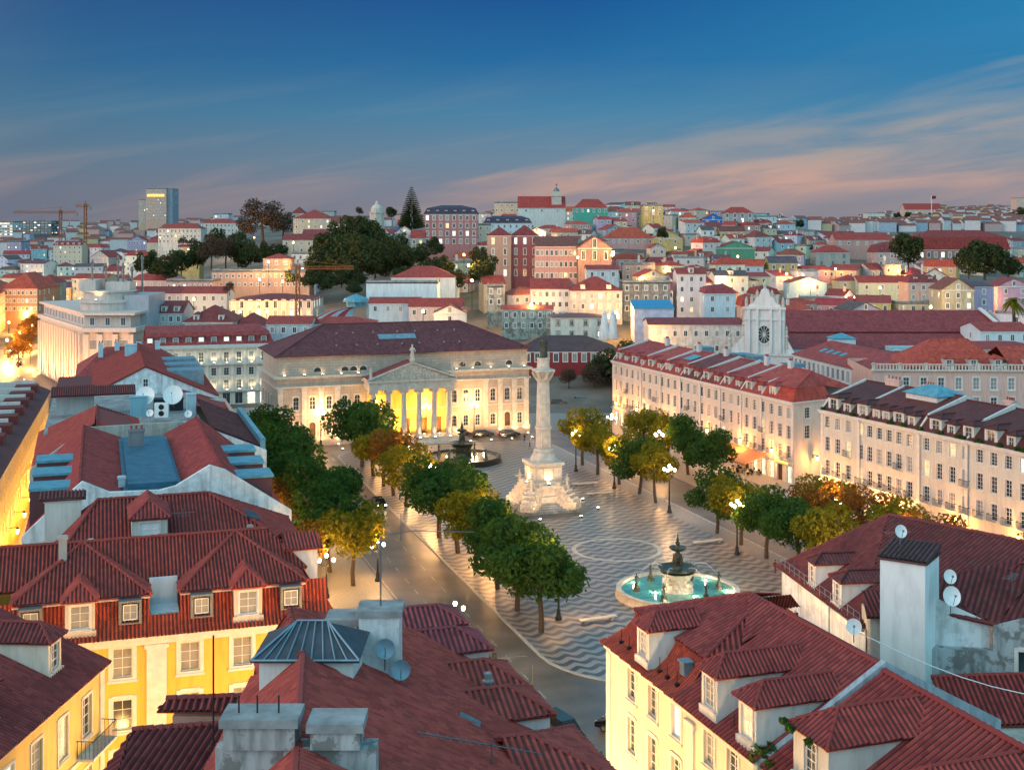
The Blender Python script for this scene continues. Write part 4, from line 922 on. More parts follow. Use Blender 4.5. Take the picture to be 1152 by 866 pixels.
LAB1 = ['far end of the long terrace', 'far third of the long terrace above the trees', 'middle of the long terrace', 'long terrace left of the red awning', 'long terrace above the striped awning', 'near corner of the long terrace']
for x, lb in zip((4, 14, 27, 44, 56, 66.5), LAB1): wall_lamp(onwall(R1A, rot1, x, -.05, 5.6), rot1, 'glowing orange lantern on the ' + lb, 700)
wall_lamp(Vector((51.6, 220.2, 4.9)) + Vector((.3, -.5, 0)), .58, 'glowing lantern on the angled end wall beside the gap between terraces', 500)
for x, lb in zip((1.0, 5.6, 14.5, 19.2, 30, 41), ('first pilaster', 'third window bay', 'middle bays', 'second pilaster', 'wide right-hand bays', 'bays hidden by the dark roof')): wall_lamp(onwall((48.5, 200), rot2, x, -.05, 5.3), rot2, 'orange lantern on the second terrace at its ' + lb, 640)
# awnings and shop signs on the first terrace
def awning(x, w, dep, z, label, mat='awning_cloth', drop=1.1):
    p = onwall(R1A, rot1, x, -.02, z); a = thing('awning', label, 'awning', p, rot1); mb = MB()
    mb.plate([(-w / 2, -dep, -drop), (w / 2, -dep, -drop), (w / 2, 0, 0), (-w / 2, 0, 0)], .05); mb.box(-w / 2, w / 2, -dep - .02, -dep + .02, -drop - .3, -drop); mb.build('cloth', mat, a)
    mb = MB()
    for q in (-w / 2 + .05, w / 2 - .05): mb.tube([(q, -dep + .05, -drop), (q, -.05, -.9)], .03, 5); mb.tube([(q, -dep + .05, -drop), (q, -dep + .05, -z)], .03, 5)
    mb.build('awning_frame', 'dark_metal', a); light(a, (0, -dep * .5, -drop - .4), 180, (1, .7, .35), .3); return a
awning(60.5, 7.5, 5.0, 4.2, 'large orange striped awning over cafe tables', drop=1.6)
awning(50, 12, 1.6, 3.9, 'long red shop awning beside the orange cafe awning', drop=.5)
for x, w, mt_, lb in ((45.2, 3.0, 'red_neon', 'pink-red lit shop sign left of the red awning'), (68.3, 4.6, 'yellow_sign', 'bright yellow shop sign at the corner of the terrace')):
    s = thing('shop_sign', lb, 'sign', onwall(R1A, rot1, x, -.12, 3.2), rot1); mb = MB(); mb.box(-w / 2, w / 2, -.12, 0, 0, .55); mb.build('sign_box', 'dark_metal', s); mb = MB(); mb.box(-w / 2 + .06, w / 2 - .06, -.15, -.125, .06, .49); mb.build('sign_face', mt_, s)
def cafe_table(p, rot, label):
    t_ = thing('cafe_table', label, 'table', p, rot, 'cafe tables under the awning'); mb = MB(); mb.lathe([(.25, 0), (.05, .05), (.04, .7), (.45, .72), (.45, .75), (0, .75)], 10); mb.build('table', 'grey_metal', t_)
    for k in range(3): a = k * 2.1; c, s_ = math.cos(a) * .85, math.sin(a) * .85; mb = MB(); mb.box(-.22, .22, -.22, .22, .42, .47); mb.box(-.22, .22, .18, .22, .47, .9); [mb.box(q, q + .04, w_, w_ + .04, 0, .42) for q in (-.2, .16) for w_ in (-.2, .16)]; mb.build('chair', 'dark_metal', t_, (c, s_, 0), a - PI / 2)
for k in range(6): cafe_table(onwall(R1A, rot1, 57.8 + 2.4 * (k % 3), -1.6 - 1.9 * (k // 3), .14), k * .5, 'round cafe table with chairs under the orange awning')

# ------------------------------------------------------------------ street furniture
GLOBE = None
def candelabra(p, label, h=7.2, power=520, color=(1, .48, .15), n=4):
    l = thing('street_lamp', label, 'street lamp', p, rnd.uniform(0, 1.5), 'candelabra lamps round the square'); mb = MB()
    mb.lathe([(.38, 0), (.38, .25), (.26, .5), (.22, 1.0), (.13, 1.3), (.09, h * .6), (.07, h - .8), (.12, h - .7), (.05, h - .2)], 10); mb.build('post', 'dark_metal', l)
    mb = MB(); ms = MB(); 
    for k in range(n):
        a = 2 * PI * k / n; c, s_ = math.cos(a), math.sin(a); mb.tube([(0, 0, h - 1.2), (c * .5, s_ * .5, h - 1.15), (c * .85, s_ * .85, h - .75)], .035, 5)
        m2 = MB(); m2.lathe([(.08, 0), (.16, .09), (.20, .24), (.15, .4), (0, .46)], 10); m2.build('globe', 'lamp_glass', l, (c * .85, s_ * .85, h - .75))
    mb.build('arms', 'dark_metal', l)
    m2 = MB(); m2.lathe([(.08, 0), (.16, .09), (.20, .24), (.15, .4), (0, .46)], 10); m2.build('globe', 'lamp_glass', l, (0, 0, h - .2))
    light(l, (0, 0, h + .9), power * .95, color, .35); light(l, (0, 0, h - 1.6), power * .95, color, .35); return l
for u, v, lb in ((-17.0, -53.5, 'twin-bright lamp half hidden in the nearest roadside tree'), (-16.8, -36, 'lamp glowing inside the third roadside tree'), (-16.8, -27, 'lamp glowing low in the golden roadside tree'), (-16.8, -18, 'lamp on the paving side of the dark middle trees'),
    (-17.4, 3, 'lamp standing in the gap of the roadside row'), (-17.0, 20, 'lamp lighting the brownish trees by the far fountain'), (-17, 37, 'lamp in the crown in front of the portico'),
    (16.2, 10, 'white five-globe lamp by the right-hand road, level with the column'), (17.5, -9, 'white lamp cluster beside the crossing, opposite the shops'), (15.6, -34.5, 'lamp beside the trunk of the dark right-hand tree'), (16.6, -58, 'twin white globes glowing behind the white gutter wall'),
    (15.4, 26, 'lamp glowing white in the yellow trees right of the column'), (29.5, 21, 'lamp among the orange pavement trees'), (29, 42, 'orange lamp before the red palace'), (29, -37, 'lamp buried in the golden trees of the second terrace'), (28.6, -53, 'lamp in the amber trees behind the dark roof'), (8, 66, 'lamp with white globes in front of the theatre windows'), (-2, 67, 'lamp at the right end of the theatre steps'), (-12, 67.5, 'lamp before the middle of the portico'), (-24, 66, 'lamp at the left end of the theatre steps')):
    candelabra(uv(u, v, .14), lb, power=(1250 if u < 0 else 480) if abs(v) < 60 else 620)
for u, v, lb in ((-40.5, -37, 'lamp behind the trees at the roadside near the bright chimneys'), (-33.2, -32, 'lamp under the bright yellow roadside tree'), (-33.2, 0, 'lamp under the small golden tree of the outer row'), (-33.2, 19, 'lamp between the dark outer trees'), (-44.5, -16, 'lamp behind the bare orange tree'), (-45, -28, 'lamp between the bare trees and the yellow house'), (-46, 28, 'lamp near the hotel end of the outer pavement')):
    candelabra(uv(u, v, .14), lb, h=5, power=900, color=(1, .50, .14), n=2)
def bench(p, rot, label):
    b_ = thing('stone_bench', label, 'bench', p, rot, 'stone benches on the square'); mb = MB(); mb.box(-2.3, 2.3, -.35, .35, .36, .48); mb.build('seat', 'pale_stone', b_)
    for q in (-1.7, 1.7): mb = MB(); mb.box(q - .2, q + .2, -.28, .28, 0, .36); mb.build('leg', 'concrete', b_)
for u, v, lb in ((-13, -55.5, 'pinkish stone bench beside the nearest tree'), (14.5, -28, 'dark stone bench between fountain and right-hand trees'), (12, 6, 'stone bench near the lower right of the column'), (5.5, 24, 'stone bench behind the column base'), (12.5, 14, 'stone bench beneath the yellow trees'), (-14, 25, 'stone bench by the far fountain')):
    bench(uv(u, v, .14), AX + (.1 if v < 0 else 0), lb)
def bollard(p): 
    b_ = thing('bollard', 'short dark iron bollard at the pavement edge by the cream corner house', 'bollard', p, 0, 'iron bollards'); mb = MB(); mb.lathe([(.12, 0), (.1, .1), (.08, .75), (.12, .8), (.1, .92), (0, .96)], 8); mb.build('post', 'dark_metal', b_)
for k in range(7): p = at(640 + k * 9, 866 - k * 2.2, 0.14); bollard(p)
def car(p, rot, label, mat='car_paint', L=4.4, h=1.45, van=False, lights=True):
    c = thing('parked_car', label, 'car', p, rot, 'cars in the streets'); w = .88; z0 = .32
    side = [(-L / 2, z0), (L / 2, z0), (L / 2 + .02, .75), (L / 2 - .75, .92 if not van else 1.0), (L / 2 - 1.55, h - .03), (-L / 2 + 1.0 if not van else -L / 2 + .15, h), (-L / 2 + .15, 1.0), (-L / 2, .8)]
    mb = MB(); ins = [.0, .0, .03, .05, .2, .2, .07, .03]
    for sg in (1, -1): mb.poly([(x, sg * (w - i), z) for (x, z), i in (zip(side, ins) if sg < 0 else list(zip(side, ins))[::-1])])
    for k in range(8):
        j = (k + 1) % 8; (xa, za_), (xb, zb_) = side[k], side[j]; mb.poly([(xa, -w + ins[k], za_), (xa, w - ins[k], za_), (xb, w - ins[j], zb_), (xb, -w + ins[j], zb_)][::-1])
    b_ = mb.build('body', mat, c)
    mb = MB(); (xa, za_), (xb, zb_) = side[3], side[4]
    mb.poly([(xa - .1, -w + .16, za_ + .06), (xa - .1, w - .16, za_ + .06), (xb + .03, w - .26, zb_ - .03), (xb + .03, -w + .26, zb_ - .03)]); 
    for sg in (-1, 1): mb.poly([(xa - .35, sg * (w - .06), 1.0), (side[6][0] + .25, sg * (w - .07), 1.02), (side[5][0] + .1, sg * (w - .185), h - .12), (xb, sg * (w - .185), h - .12)])
    (xc, zc_), (xd, zd_) = side[5], side[6]; mb.poly([(xc - .04, -w + .26, zc_ - .06), (xc - .04, w - .26, zc_ - .06), (xd - .03, w - .16, zd_ + .06), (xd - .03, -w + .16, zd_ + .06)]); mb.build('windows', 'glass', c)
    for x in (-L / 2 + .85, L / 2 - .9):
        for sg in (-1, 1): mb = MB(); mb.tube([(0, -.11, 0), (0, .11, 0)], .33, 14); wl = mb.build('wheel', 'tyre_rubber', c, (x, sg * (w - .08), .33)); mb = MB(); mb.tube([(0, -.12, 0), (0, .12, 0)], .19, 10); mb.build('rim', 'grey_metal', wl)
    for sg in (-1, 1):
        mb = MB(); mb.box(L / 2 - .06, L / 2 + .04, sg * .62 - .16, sg * .62 + .16, .62, .76); mb.build('headlight', 'lamp_glass' if lights == 2 else 'white_paint', c)
        mb = MB(); mb.box(-L / 2 - .03, -L / 2 + .05, sg * .66 - .14, sg * .66 + .14, .72, .9); mb.build('tail_light', 'red_neon', c)
    return c
def yaw(u, v): return AX + math.atan2(v, u)
car(at(634, 832, .14) + Vector((0, .6, 0)), -1.05, 'black van parked on the pavement at the foot of the picture', L=4.7, h=1.8, van=True)
car(at(693, 826, .14) + Vector((.5, .5, 0)), PI - .6, 'dark car half hidden behind the cream corner house')
for px_, lb in ((543, 'dark car parked before the theatre, nearer the portico'), (573, 'dark car parked before the theatre, nearer the column'), (520, 'dark car parked behind the far fountain')): car(at(px_, 491, 0), AX, lb)
car(at(426, 570, .03), -1.25, 'dark car driving along the tree-lined road with headlights on', lights=2)
for k, (px_, py_) in enumerate(((655, 452), (668, 447), (640, 447), (684, 444), (628, 456))): car(at(px_, py_, .14), AX + rnd.uniform(-.2, .2), 'parked car at the far corner below the dark red palace, ' + ('silver', 'black', 'black with pale roof', 'grey', 'dark, beside the column shaft')[k], 'grey_metal' if k in (0, 3) else 'car_paint')
# long-arm traffic signal and road sign
p = at(599, 812, .14); s = thing('traffic_signal', 'grey traffic signal with long overhead arm over the road', 'traffic light', p, PI + .35); mb = MB()
mb.tube([(0, 0, 0), (0, 0, 5.0), (.15, 0, 5.6), (.6, 0, 6.0), (1.6, 0, 6.1), (5.9, 0, 6.1)], .08, 7, 0, .05); mb.build('pole', 'grey_metal', s)
for x in (3.6, 5.9): mb = MB(); mb.box(x - .16, x + .16, -.14, .14, 5.6, 6.6); mb.build('signal_head', 'dark_metal', s)
p = at(646, 862, .14); s = thing('road_sign', 'round road sign on a thin post by the black van', 'road sign', p, 0); mb = MB(); mb.tube([(0, 0, 0), (0, 0, 2.6)], .035, 6); mb.build('post', 'grey_metal', s)
mb = MB(); mb.tube([(0, -.06, 2.4), (0, -.03, 2.4)], .36, 20); mb.build('sign_disc', 'red_cloth', s); mb = MB(); mb.tube([(0, -.075, 2.4), (0, -.061, 2.4)], .27, 20); mb.build('sign_face', 'white_paint', s)
def person(p, rot, label, cloth='dark_cloth'):
    """a small walking figure grown from a joint skeleton"""
    J = {'pel': (0, 0, .95, .13), 'chest': (0, 0, 1.3, .15), 'neck': (0, -.01, 1.48, .055), 'head': (0, -.03, 1.62, .095), 'top': (0, -.02, 1.72, .07)}
    for s_, n in ((1, 'l'), (-1, 'r')):
        st_ = .22 * s_; J.update({'hip' + n: (.09 * s_, 0, .9, .095), 'knee' + n: (.1 * s_, -st_ * .6 - .04, .5, .07), 'ank' + n: (.1 * s_, -st_ + .03, .09, .045), 'toe' + n: (.11 * s_, -st_ - .14, .04, .04), 'sh' + n: (.19 * s_, 0, 1.4, .065), 'el' + n: (.25 * s_, st_ * .4, 1.12, .05), 'ha' + n: (.25 * s_, st_ * .6 - .1, .87, .04)})
    E_ = [('pel', 'chest'), ('chest', 'neck'), ('neck', 'head'), ('head', 'top')]
    for n in 'lr': E_ += [('pel', 'hip' + n), ('hip' + n, 'knee' + n), ('knee' + n, 'ank' + n), ('ank' + n, 'toe' + n), ('chest', 'sh' + n), ('sh' + n, 'el' + n), ('el' + n, 'ha' + n)]
    ks = list(J); me = bpy.data.meshes.new('person'); me.from_pydata([J[k][:3] for k in ks], [(ks.index(a), ks.index(b2)) for a, b2 in E_], []); me.materials.append(MAT[cloth]); me.materials.append(MAT['skin'])
    o = bpy.data.objects.new('person', me); COL.objects.link(o); o.location = p; o.rotation_euler = (0, 0, rot)
    sk = o.modifiers.new('skin', 'SKIN')
    for i, k in enumerate(ks): r_ = J[k][3]; me.skin_vertices[0].data[i].radius = (r_, r_ * .85)
    me.skin_vertices[0].data[0].use_root = True; sb = o.modifiers.new('sub', 'SUBSURF'); sb.levels = sb.render_levels = 1
    tag(o, label, 'person'); mb = MB(); mb.lathe([(.0, -.09), (.085, -.06), (.1, .02), (.07, .1), (0, .12)], 8, (0, -.035, 1.64)); mb.build('head_skin', 'skin', o); mb = MB(); mb.lathe([(.105, 0), (.105, .05), (.07, .11), (0, .13)], 8, (0, -.02, 1.66)); mb.build('hair', 'dark_cloth', o); return o
person(at(596, 506, .14), 1.0, 'person in dark clothes standing on the paving left of the column shaft')
person(at(872, 645, .14), 2.2, 'person in a dark red coat walking by the white gutter wall', 'red_cloth')
person(at(590, 497, .14), -1.0, 'person in dark coat crossing towards the theatre')
# ------------------------------------------------------------------ foreground houses
RED = (.22, .062, .048); DRED = (.15, .045, .045); BRN = (.11, .04, .04)
def W3(mb, name, mats, root, color=None):        # world-space mesh handed to a thing
    return mb.build(name, mats, root, tuple(-root.location), 0, color)
def hipface(mb, pts, pitch=.26, amp=.04): mb.roof(pts, pitch, amp)

# --- yellow house with a red-orange mansard, lower left
TAY = R(18); OY = (-37.6, 81.6, 0); LY = 26.0
ya = thing('mansard_house', 'bright yellow house with orange mansard, twin hipped roofs and stone-framed windows', 'house', OY, TAY); ze = 17.2; zb = 19.7
mb = MB(); cy_ = [5.0, 8.3, 11.6, 16.0, 19.4, 22.6]
facade(ya, mb, (0, 0), (LY, 0), 0, ze, [.9, 4.6, 8.3, 12.1, 16.5, 20.0, 23.6], [(14.5, 1.95), (11.0, 2.0), (7.5, 2.0), (4.0, 2.0)], 1.3, .22, ('glass', 'curtain_glass', 'curtain_glass'), dict(surround=.26, div=(2, 3), trim='trim', arch=False), lit=.1)
facade(ya, mb, (LY, 0), (LY, 14), 0, ze, [3, 6.5, 10], [(14.5, 1.95), (11, 2), (7.5, 2), (4, 2)], 1.3, .22, ('glass',), dict(surround=.26))
wall(mb, (LY, 14), (0, 14), 0, ze); wall(mb, (0, 14), (0, 0), 0, ze)
for x in (14.3, 25.6): mb.box(x - .65, x + .65, -.16, -.004, 0, ze - .55, 1); mb.box(x - .8, x + .8, -.2, -.004, ze - .9, ze - .62, 1)
mb.box(-.1, LY + .2, -.28, -.004, ze - .55, ze - .2, 1); mb.box(-.1, LY + .35, -.42, -.004, ze - .2, ze, 1)
mb.build('wall', ['plaster', 'trim'], ya, color=(.72, .46, .085))
OR = (.33, .075, .03)
mb = MB()
def bell(mb, x0, x1, y0=-.55):      # bell-cast lower slope: three bands
    prof = [(y0, ze + .02), (.15, ze + .38), (.75, ze + 1.1), (1.25, zb)]
    for (ya_, za_), (yb_, zb_) in zip(prof, prof[1:]): mb.roof([(x0, ya_, za_), (x1, ya_, za_), (x1, yb_, zb_), (x0, yb_, zb_)], .26, .035, thick=0)
bell(mb, -.3, 13.9); bell(mb, 15.9, LY)
prof = [(-.55, ze + .02), (.15, ze + .38), (.75, ze + 1.1)]
for (ya_, za_), (yb_, zb_) in zip(prof, prof[1:]): mb.roof([(13.9, ya_, za_), (15.9, ya_, za_), (15.9, yb_, zb_), (13.9, yb_, zb_)], .26, .035, thick=0)
ps = [(LY + .55, ze + .02), (LY - .15, ze + .38), (LY - .75, ze + 1.1), (LY - 1.25, zb)]
for (xa, za_), (xb, zb_) in zip(ps, ps[1:]): mb.roof([(xa, -.5 + (LY + .55 - xa) * .97, za_), (xa, 14, za_), (xb, 14, zb_), (xb, -.5 + (LY + .55 - xb) * .97, zb_)], .26, .035, thick=0)
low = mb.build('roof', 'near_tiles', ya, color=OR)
mb = MB(); yr = 6.8; zr = 22.1; pi_ = .26
for x0, x1 in ((5.0, 14.0), (15.8, 24.6)):
    ap = ((x0 + x1) / 2, yr, zr); f = .85; e0 = zb - .05
    mb.roof([(x0, f, e0), (x1, f, e0), ap], pi_, .045); mb.roof([(x1, f, e0), (x1, yr - 1, e0), ap], pi_, .045); mb.roof([(x0, yr - 1, e0), (x0, f, e0), ap], pi_, .045)
    for a in ((x0, f, e0), (x1, f, e0)): ridge_tube(mb, (a[0], a[1], a[2] + .08), (ap[0], ap[1], ap[2] + .08), .13)
    mb.box(x0 + .1, x1 - .1, f + .15, f + .5, e0 - .25, e0 - .03, 1)
mb.roof([(-1, 3.6, zb + .15), (LY - 1.0, 3.6, zb + .15), (LY - 3.5, yr, zr), (-1, yr, zr)], pi_, .045); mb.roof([(-1, yr, zr), (LY - 3.5, yr, zr), (LY - .8, 14.3, ze + 1), (-1, 14.3, ze + 1)], pi_, .045)
mb.roof([(LY - 1.0, 3.6, zb + .15), (LY - .8, 14.3, ze + 1), (LY - 3.5, yr, zr)], pi_, .045)
ridge_tube(mb, (-1, yr, zr + .1), (LY - 3.5, yr, zr + .1), .14)
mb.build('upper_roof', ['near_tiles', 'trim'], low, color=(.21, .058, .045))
mb = MB(); mb.box(13.95, 15.85, 3.3, 3.6, ze + 1.1, zb + .4); mb.box(13.95, 15.85, 1.1, 3.3, ze + .9, ze + 1.1); mb.build('light_well', 'plaster', ya, color=(.6, .62, .64))
for x in (9.4, 20.4): dormer(ya, x, .05, ze + .55, 1.9, 2.1, 3, roofcol=(.24, .065, .05), wallcol=(.62, .52, .40), rise=1.0, pitch=.26, pane='curtain_glass', winw=1.25, div=(2, 3))
for x in (6.3, 12.6, 17.3, 23.4):
    d = put('dormer', None, ya, (x, .55, ze + .95)); mb = MB()
    for b_ in ((-.75, .75, -.35, .5, 1.25, 1.4), (-.75, -.55, -.3, .5, -.1, 1.25), (.55, .75, -.3, .5, -.1, 1.25), (-.75, .75, -.3, .5, -.2, -.1)): mb.box(*b_)
    me = mb.build('dormer', 'grey_metal', ya, (x, .55, ze + .95)); bpy.data.objects.remove(d); window(me, 0, -.22, .05, 0, .95, 1.05, depth=.12, surround=0, pane='curtain_glass', div=(2, 2))
chimney(ya, 8.2, 5.2, zb + 1.2, zb + 3.4, .55, .5, (.42, .38, .34), 0)
dm = put('annex', None, ya, (24.9, 6.2, 0)); mb = MB(); mb.box(-1.1, 1.1, -1.2, 2.2, ze + .5, 21.0); me = mb.build('annex', 'plaster', ya, (24.9, 6.2, 0), 0, (.62, .62, .62)); bpy.data.objects.remove(dm)
mb = MB(); mb.roof([(-1.4, -1.5, 20.95), (1.5, -1.5, 20.95), (1.3, .6, 21.7), (-1.3, .6, 21.7)], pi_, .04); mb.roof([(-1.3, .6, 21.7), (1.3, .6, 21.7), (1.5, 2.5, 20.95), (-1.4, 2.5, 20.95)], pi_, .04); mb.build('annex_roof', 'near_tiles', me, color=RED)

# --- small yellow house, bottom left corner
sy = thing('corner_house', 'yellow corner house with balcony and dark tiled roof, cut off by the picture edge', 'house', (-24.5, 60.9, 0)); A_ = Vector((-26.3, 40, 0)); B_ = Vector((-23.6, 73.4, 0)); zs = 19.6
L_, rt = frame_on(A_, B_); sy.location = A_; sy.rotation_euler = (0, 0, rt); SL = L_
mb = MB(); sc_ = [SL - 2.2, SL - 5.3, SL - 8.4, SL - 11.5, SL - 14.6, SL - 17.7]
facade(sy, mb, (0, 0), (SL, 0), 0, zs, sc_, [(16.3, 2.2), (12.3, 2.2), (8.4, 2.2), (4.5, 2.2)], 1.2, .2, ('curtain_glass', 'curtain_glass', 'glass'), dict(surround=.14, div=(2, 4)), lit=.15)
wall(mb, (SL, 0), (SL, 14), 0, zs, [(3, 12, 1.1, 2), (7, 12, 1.1, 2)]); wall(mb, (SL, 14), (0, 14), 0, zs); wall(mb, (0, 14), (0, 0), 0, zs)
mb.box(-.1, SL + .1, -.3, -.003, zs - .2, zs, 1); mb.box(-.1, SL + .1, -.12, -.003, 15.2, 15.45, 1); mb.box(SL - .5, SL + .08, -.1, .2, 0, zs - .25, 1)
mb.build('wall', ['plaster', 'trim'], sy, color=(.72, .53, .20))
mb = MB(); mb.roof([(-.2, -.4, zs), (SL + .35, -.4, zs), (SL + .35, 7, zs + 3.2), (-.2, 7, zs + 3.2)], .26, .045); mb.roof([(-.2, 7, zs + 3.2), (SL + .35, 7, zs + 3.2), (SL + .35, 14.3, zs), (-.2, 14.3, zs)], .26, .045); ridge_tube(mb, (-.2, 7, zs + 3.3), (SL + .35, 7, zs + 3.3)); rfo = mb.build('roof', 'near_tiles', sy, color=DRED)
mb = MB(); mb.poly([(SL, 0, zs), (SL, 14, zs), (SL, 7, zs + 3.1)]); mb.build('gable', 'plaster', sy, color=(.6, .5, .3))
dormer(sy, SL - 3.6, 1.2, zs + .7, 1.6, 1.9, 3, roofcol=DRED, wallcol=(.66, .62, .52), rise=.8, pitch=.26, winw=.9)
dormer(sy, SL - 11, 1.2, zs + .7, 1.6, 1.9, 3, roofcol=DRED, wallcol=(.66, .62, .52), rise=.8, pitch=.26, winw=.9)
mb = MB(); mb.box(SL - 3.6, SL - .3, -1.0, -.004, 15.46, 15.6)
bal = mb.build('balcony', 'trim', sy); mb = MB()
for k in range(18): x = SL - 3.55 + 3.2 * k / 17; mb.tube([(x, -.95, 15.6), (x, -.95, 16.55)], .018, 4)
for k in range(5): y = -.95 + .9 * k / 4; mb.tube([(SL - .35, y, 15.6), (SL - .35, y, 16.55)], .018, 4); mb.tube([(SL - 3.55, y, 15.6), (SL - 3.55, y, 16.55)], .018, 4)
mb.tube([(SL - 3.55, 0, 16.55), (SL - 3.55, -.95, 16.55), (SL - .35, -.95, 16.55), (SL - .35, 0, 16.55)], .028, 5); mb.build('railing', 'dark_metal', bal)

# --- bottom-centre house: steep red roof with glass lantern and chimneys
cx_ = thing('tiled_house', 'house under a large red tiled roof with glass lantern and white chimneys', 'house', (-3, 58, 0))
Ed = Vector((-math.sin(AX), math.cos(AX), 0)); E0 = Vector((2.9, 59.7, 20))
def pr(x, y): return 20 - .53 * ((x - 2.9) * .951 + (y - 59.7) * .309)
A1 = Vector((-8.6, 52.4, 27.0)); B1 = Vector((-6.2, 36, 28.3)); EN = E0 + Ed * 16.8; ES = E0 - Ed * 26; NR = Vector((-10.6, 60.5, 26.5))
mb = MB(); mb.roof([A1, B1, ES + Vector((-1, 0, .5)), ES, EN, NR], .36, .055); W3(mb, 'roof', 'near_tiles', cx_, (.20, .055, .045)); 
mb = MB(); mb.roof([A1, Vector((-11.6, 57.0, 24.6)), Vector((-11.4, 36, 24.0)), B1], .26, .04); mb.roof([A1, NR, Vector((-12.3, 61.0, 23.8)), Vector((-11.6, 57.0, 24.6))], .26, .04)
mb.roof([NR, EN, Vector((-9.8, 72.3, 20.0))], .26, .04); mb.roof([NR, Vector((-9.8, 72.3, 20.0)), Vector((-12.3, 61.0, 23.8))], .26, .04)
for a, b2 in ((A1, B1), (A1, NR), (NR, EN)): ridge_tube(mb, a + Vector((0, 0, .08)), b2 + Vector((0, 0, .08)), .16)
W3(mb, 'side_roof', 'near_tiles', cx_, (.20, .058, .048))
mb = MB(); P = [(ES.x, ES.y), (EN.x - .1, EN.y), (-9.8, 72), (-11.2, 61), (-11.2, 36)]
for a, b2 in zip(P, P[1:] + P[:1]): wall(mb, a, b2, 0, 19.9)
W3(mb, 'wall', 'plaster', cx_, (.60, .52, .38))
for k, (t_, w, h, sc) in enumerate(((17.0, 2.6, 1.5, .8), (12.2, 2.9, 1.6, .85), (6.6, 3.0, 1.6, .9), (2.4, 3.2, 1.7, .9), (-5.0, 6.0, 2.0, 1.3))):
    p = E0 + Ed * t_ - Vector((.951, .309, 0)) * .9
    dormer(cx_, p.x - cx_.location.x, p.y - cx_.location.y, 20.1, w, h, 4.2, R(108), roofcol=((.16, .055, .07) if k < 2 else (.20, .06, .05)), wallcol=(.5, .5, .5), rise=sc, tile='near_tiles', pitch=.30)
def slab_chimney(x0, x1, y0, y1, z0, z1, name='chimney', mat='old_plaster', col=(.60, .64, .66), cap=True):
    mb = MB(); mb.box(x0, x1, y0, y1, z0, z1); c = W3(mb, name, mat, cx_, col)
    if cap: mb = MB(); mb.box(x0 - .12, x1 + .12, y0 - .12, y1 + .12, z1, z1 + .28); k = mb.build('chimney_cap', 'concrete', c, (0, 0, 0))
    return c
slab_chimney(-6.8, -5.0, 56.5, 58.0, 22.5, 27.5); slab_chimney(-8.3, -6.95, 57.2, 58.6, 23, 26.9)
mb = MB(); mb.box(-9.6, -4.4, 41.2, 42.0, 24, 28.0); W3(mb, 'party_wall', 'ruin_plaster', cx_, (.40, .42, .42))
slab_chimney(-9.3, -7.0, 41.0, 42.2, 28.01, 28.75, mat='ruin_plaster', col=(.36, .36, .35)); slab_chimney(-6.5, -4.9, 41.0, 42.2, 28.01, 28.6, mat='ruin_plaster', col=(.46, .48, .48))
for x, y, z, r in ((-5.6, 56.1, 26.1, .42), (-4.9, 56.0, 25.2, .42)): dish(cx_, x - cx_.location.x, y - cx_.location.y, z, r, 0.15, .35, 'zinc')
for x in (-8.9, -8.3, -7.6): mb = MB(); mb.tube([(x, 41.5, 28.9), (x, 41.5, 29.6)], .03, 5); W3(mb, 'vent_pipe', 'dark_metal', cx_)
mb = MB(); gx0, gx1, gy0, gy1 = -10.5, -6.6, 52.9, 56.2
mb.box(gx0, gx1, gy0, gy1, 24.2, 26.9); gh = W3(mb, 'lantern_wall', 'plaster', cx_, (.64, .66, .64))
mb = MB(); zt_ = 27.9; o_ = .3; ga, gb = Vector((gx0 + 1.3, (gy0 + gy1) / 2, zt_)), Vector((gx1 - 1.3, (gy0 + gy1) / 2, zt_)); q = [Vector((gx0 - o_, gy0 - o_, 26.85)), Vector((gx1 + o_, gy0 - o_, 26.85)), Vector((gx1 + o_, gy1 + o_, 26.85)), Vector((gx0 - o_, gy1 + o_, 26.85))]
for f in ([q[0], q[1], gb, ga], [q[1], q[2], gb], [q[2], q[3], ga, gb], [q[3], q[0], ga]): mb.roof(f, thick=.06)
gr_ = W3(mb, 'lantern_roof', 'slate', cx_); mb = MB()
for k in range(10): t_ = k / 9; a = q[0].lerp(q[1], t_); b2 = ga.lerp(gb, min(1, max(0, (t_ - .25) * 2))); mb.tube([a + Vector((0, 0, .06)), b2 + Vector((0, 0, .06))], .035, 4)
for a, b2 in ((q[0], ga), (q[1], gb), (ga, gb), (q[0], q[1])): mb.tube([a + Vector((0, 0, .06)), b2 + Vector((0, 0, .06))], .05, 4)
mb.build('glazing_bars', 'zinc', gr_)
mb = MB(); sp = Vector((-1.2, 57.5, 0)); mb.box(-.5, .5, -.35, .35, 0, .14); mb.build('skylight', 'grey_metal', cx_, (-1.9 - cx_.location.x, 55.5 - cx_.location.y, pr(-1.9, 55.5) + .06), 0).rotation_euler = (.3, .45, 0)
mb = MB(); mb.lathe([(.22, 0), (.22, .7), (.3, .75), (.3, .85), (.16, .9), (.2, 1.2), (0, 1.3)], 8); mb.build('vent_stack', 'concrete', cx_, (-1.2 - cx_.location.x, 63.5 - cx_.location.y, pr(-1.2, 63.5) - .1))
mb = MB(); p = Vector((-4.6, 58, pr(-4.6, 58)))
path = [Vector((x, y, pr(x, y) + .09)) for x, y in ((-4.6, 57), (-3.6, 58.4), (-2.6, 58.6), (-1.6, 57.4), (-.8, 55.4), (-.6, 54))]; mb.tube(path, .02, 4); W3(mb, 'roof_cable', 'white_paint', cx_)
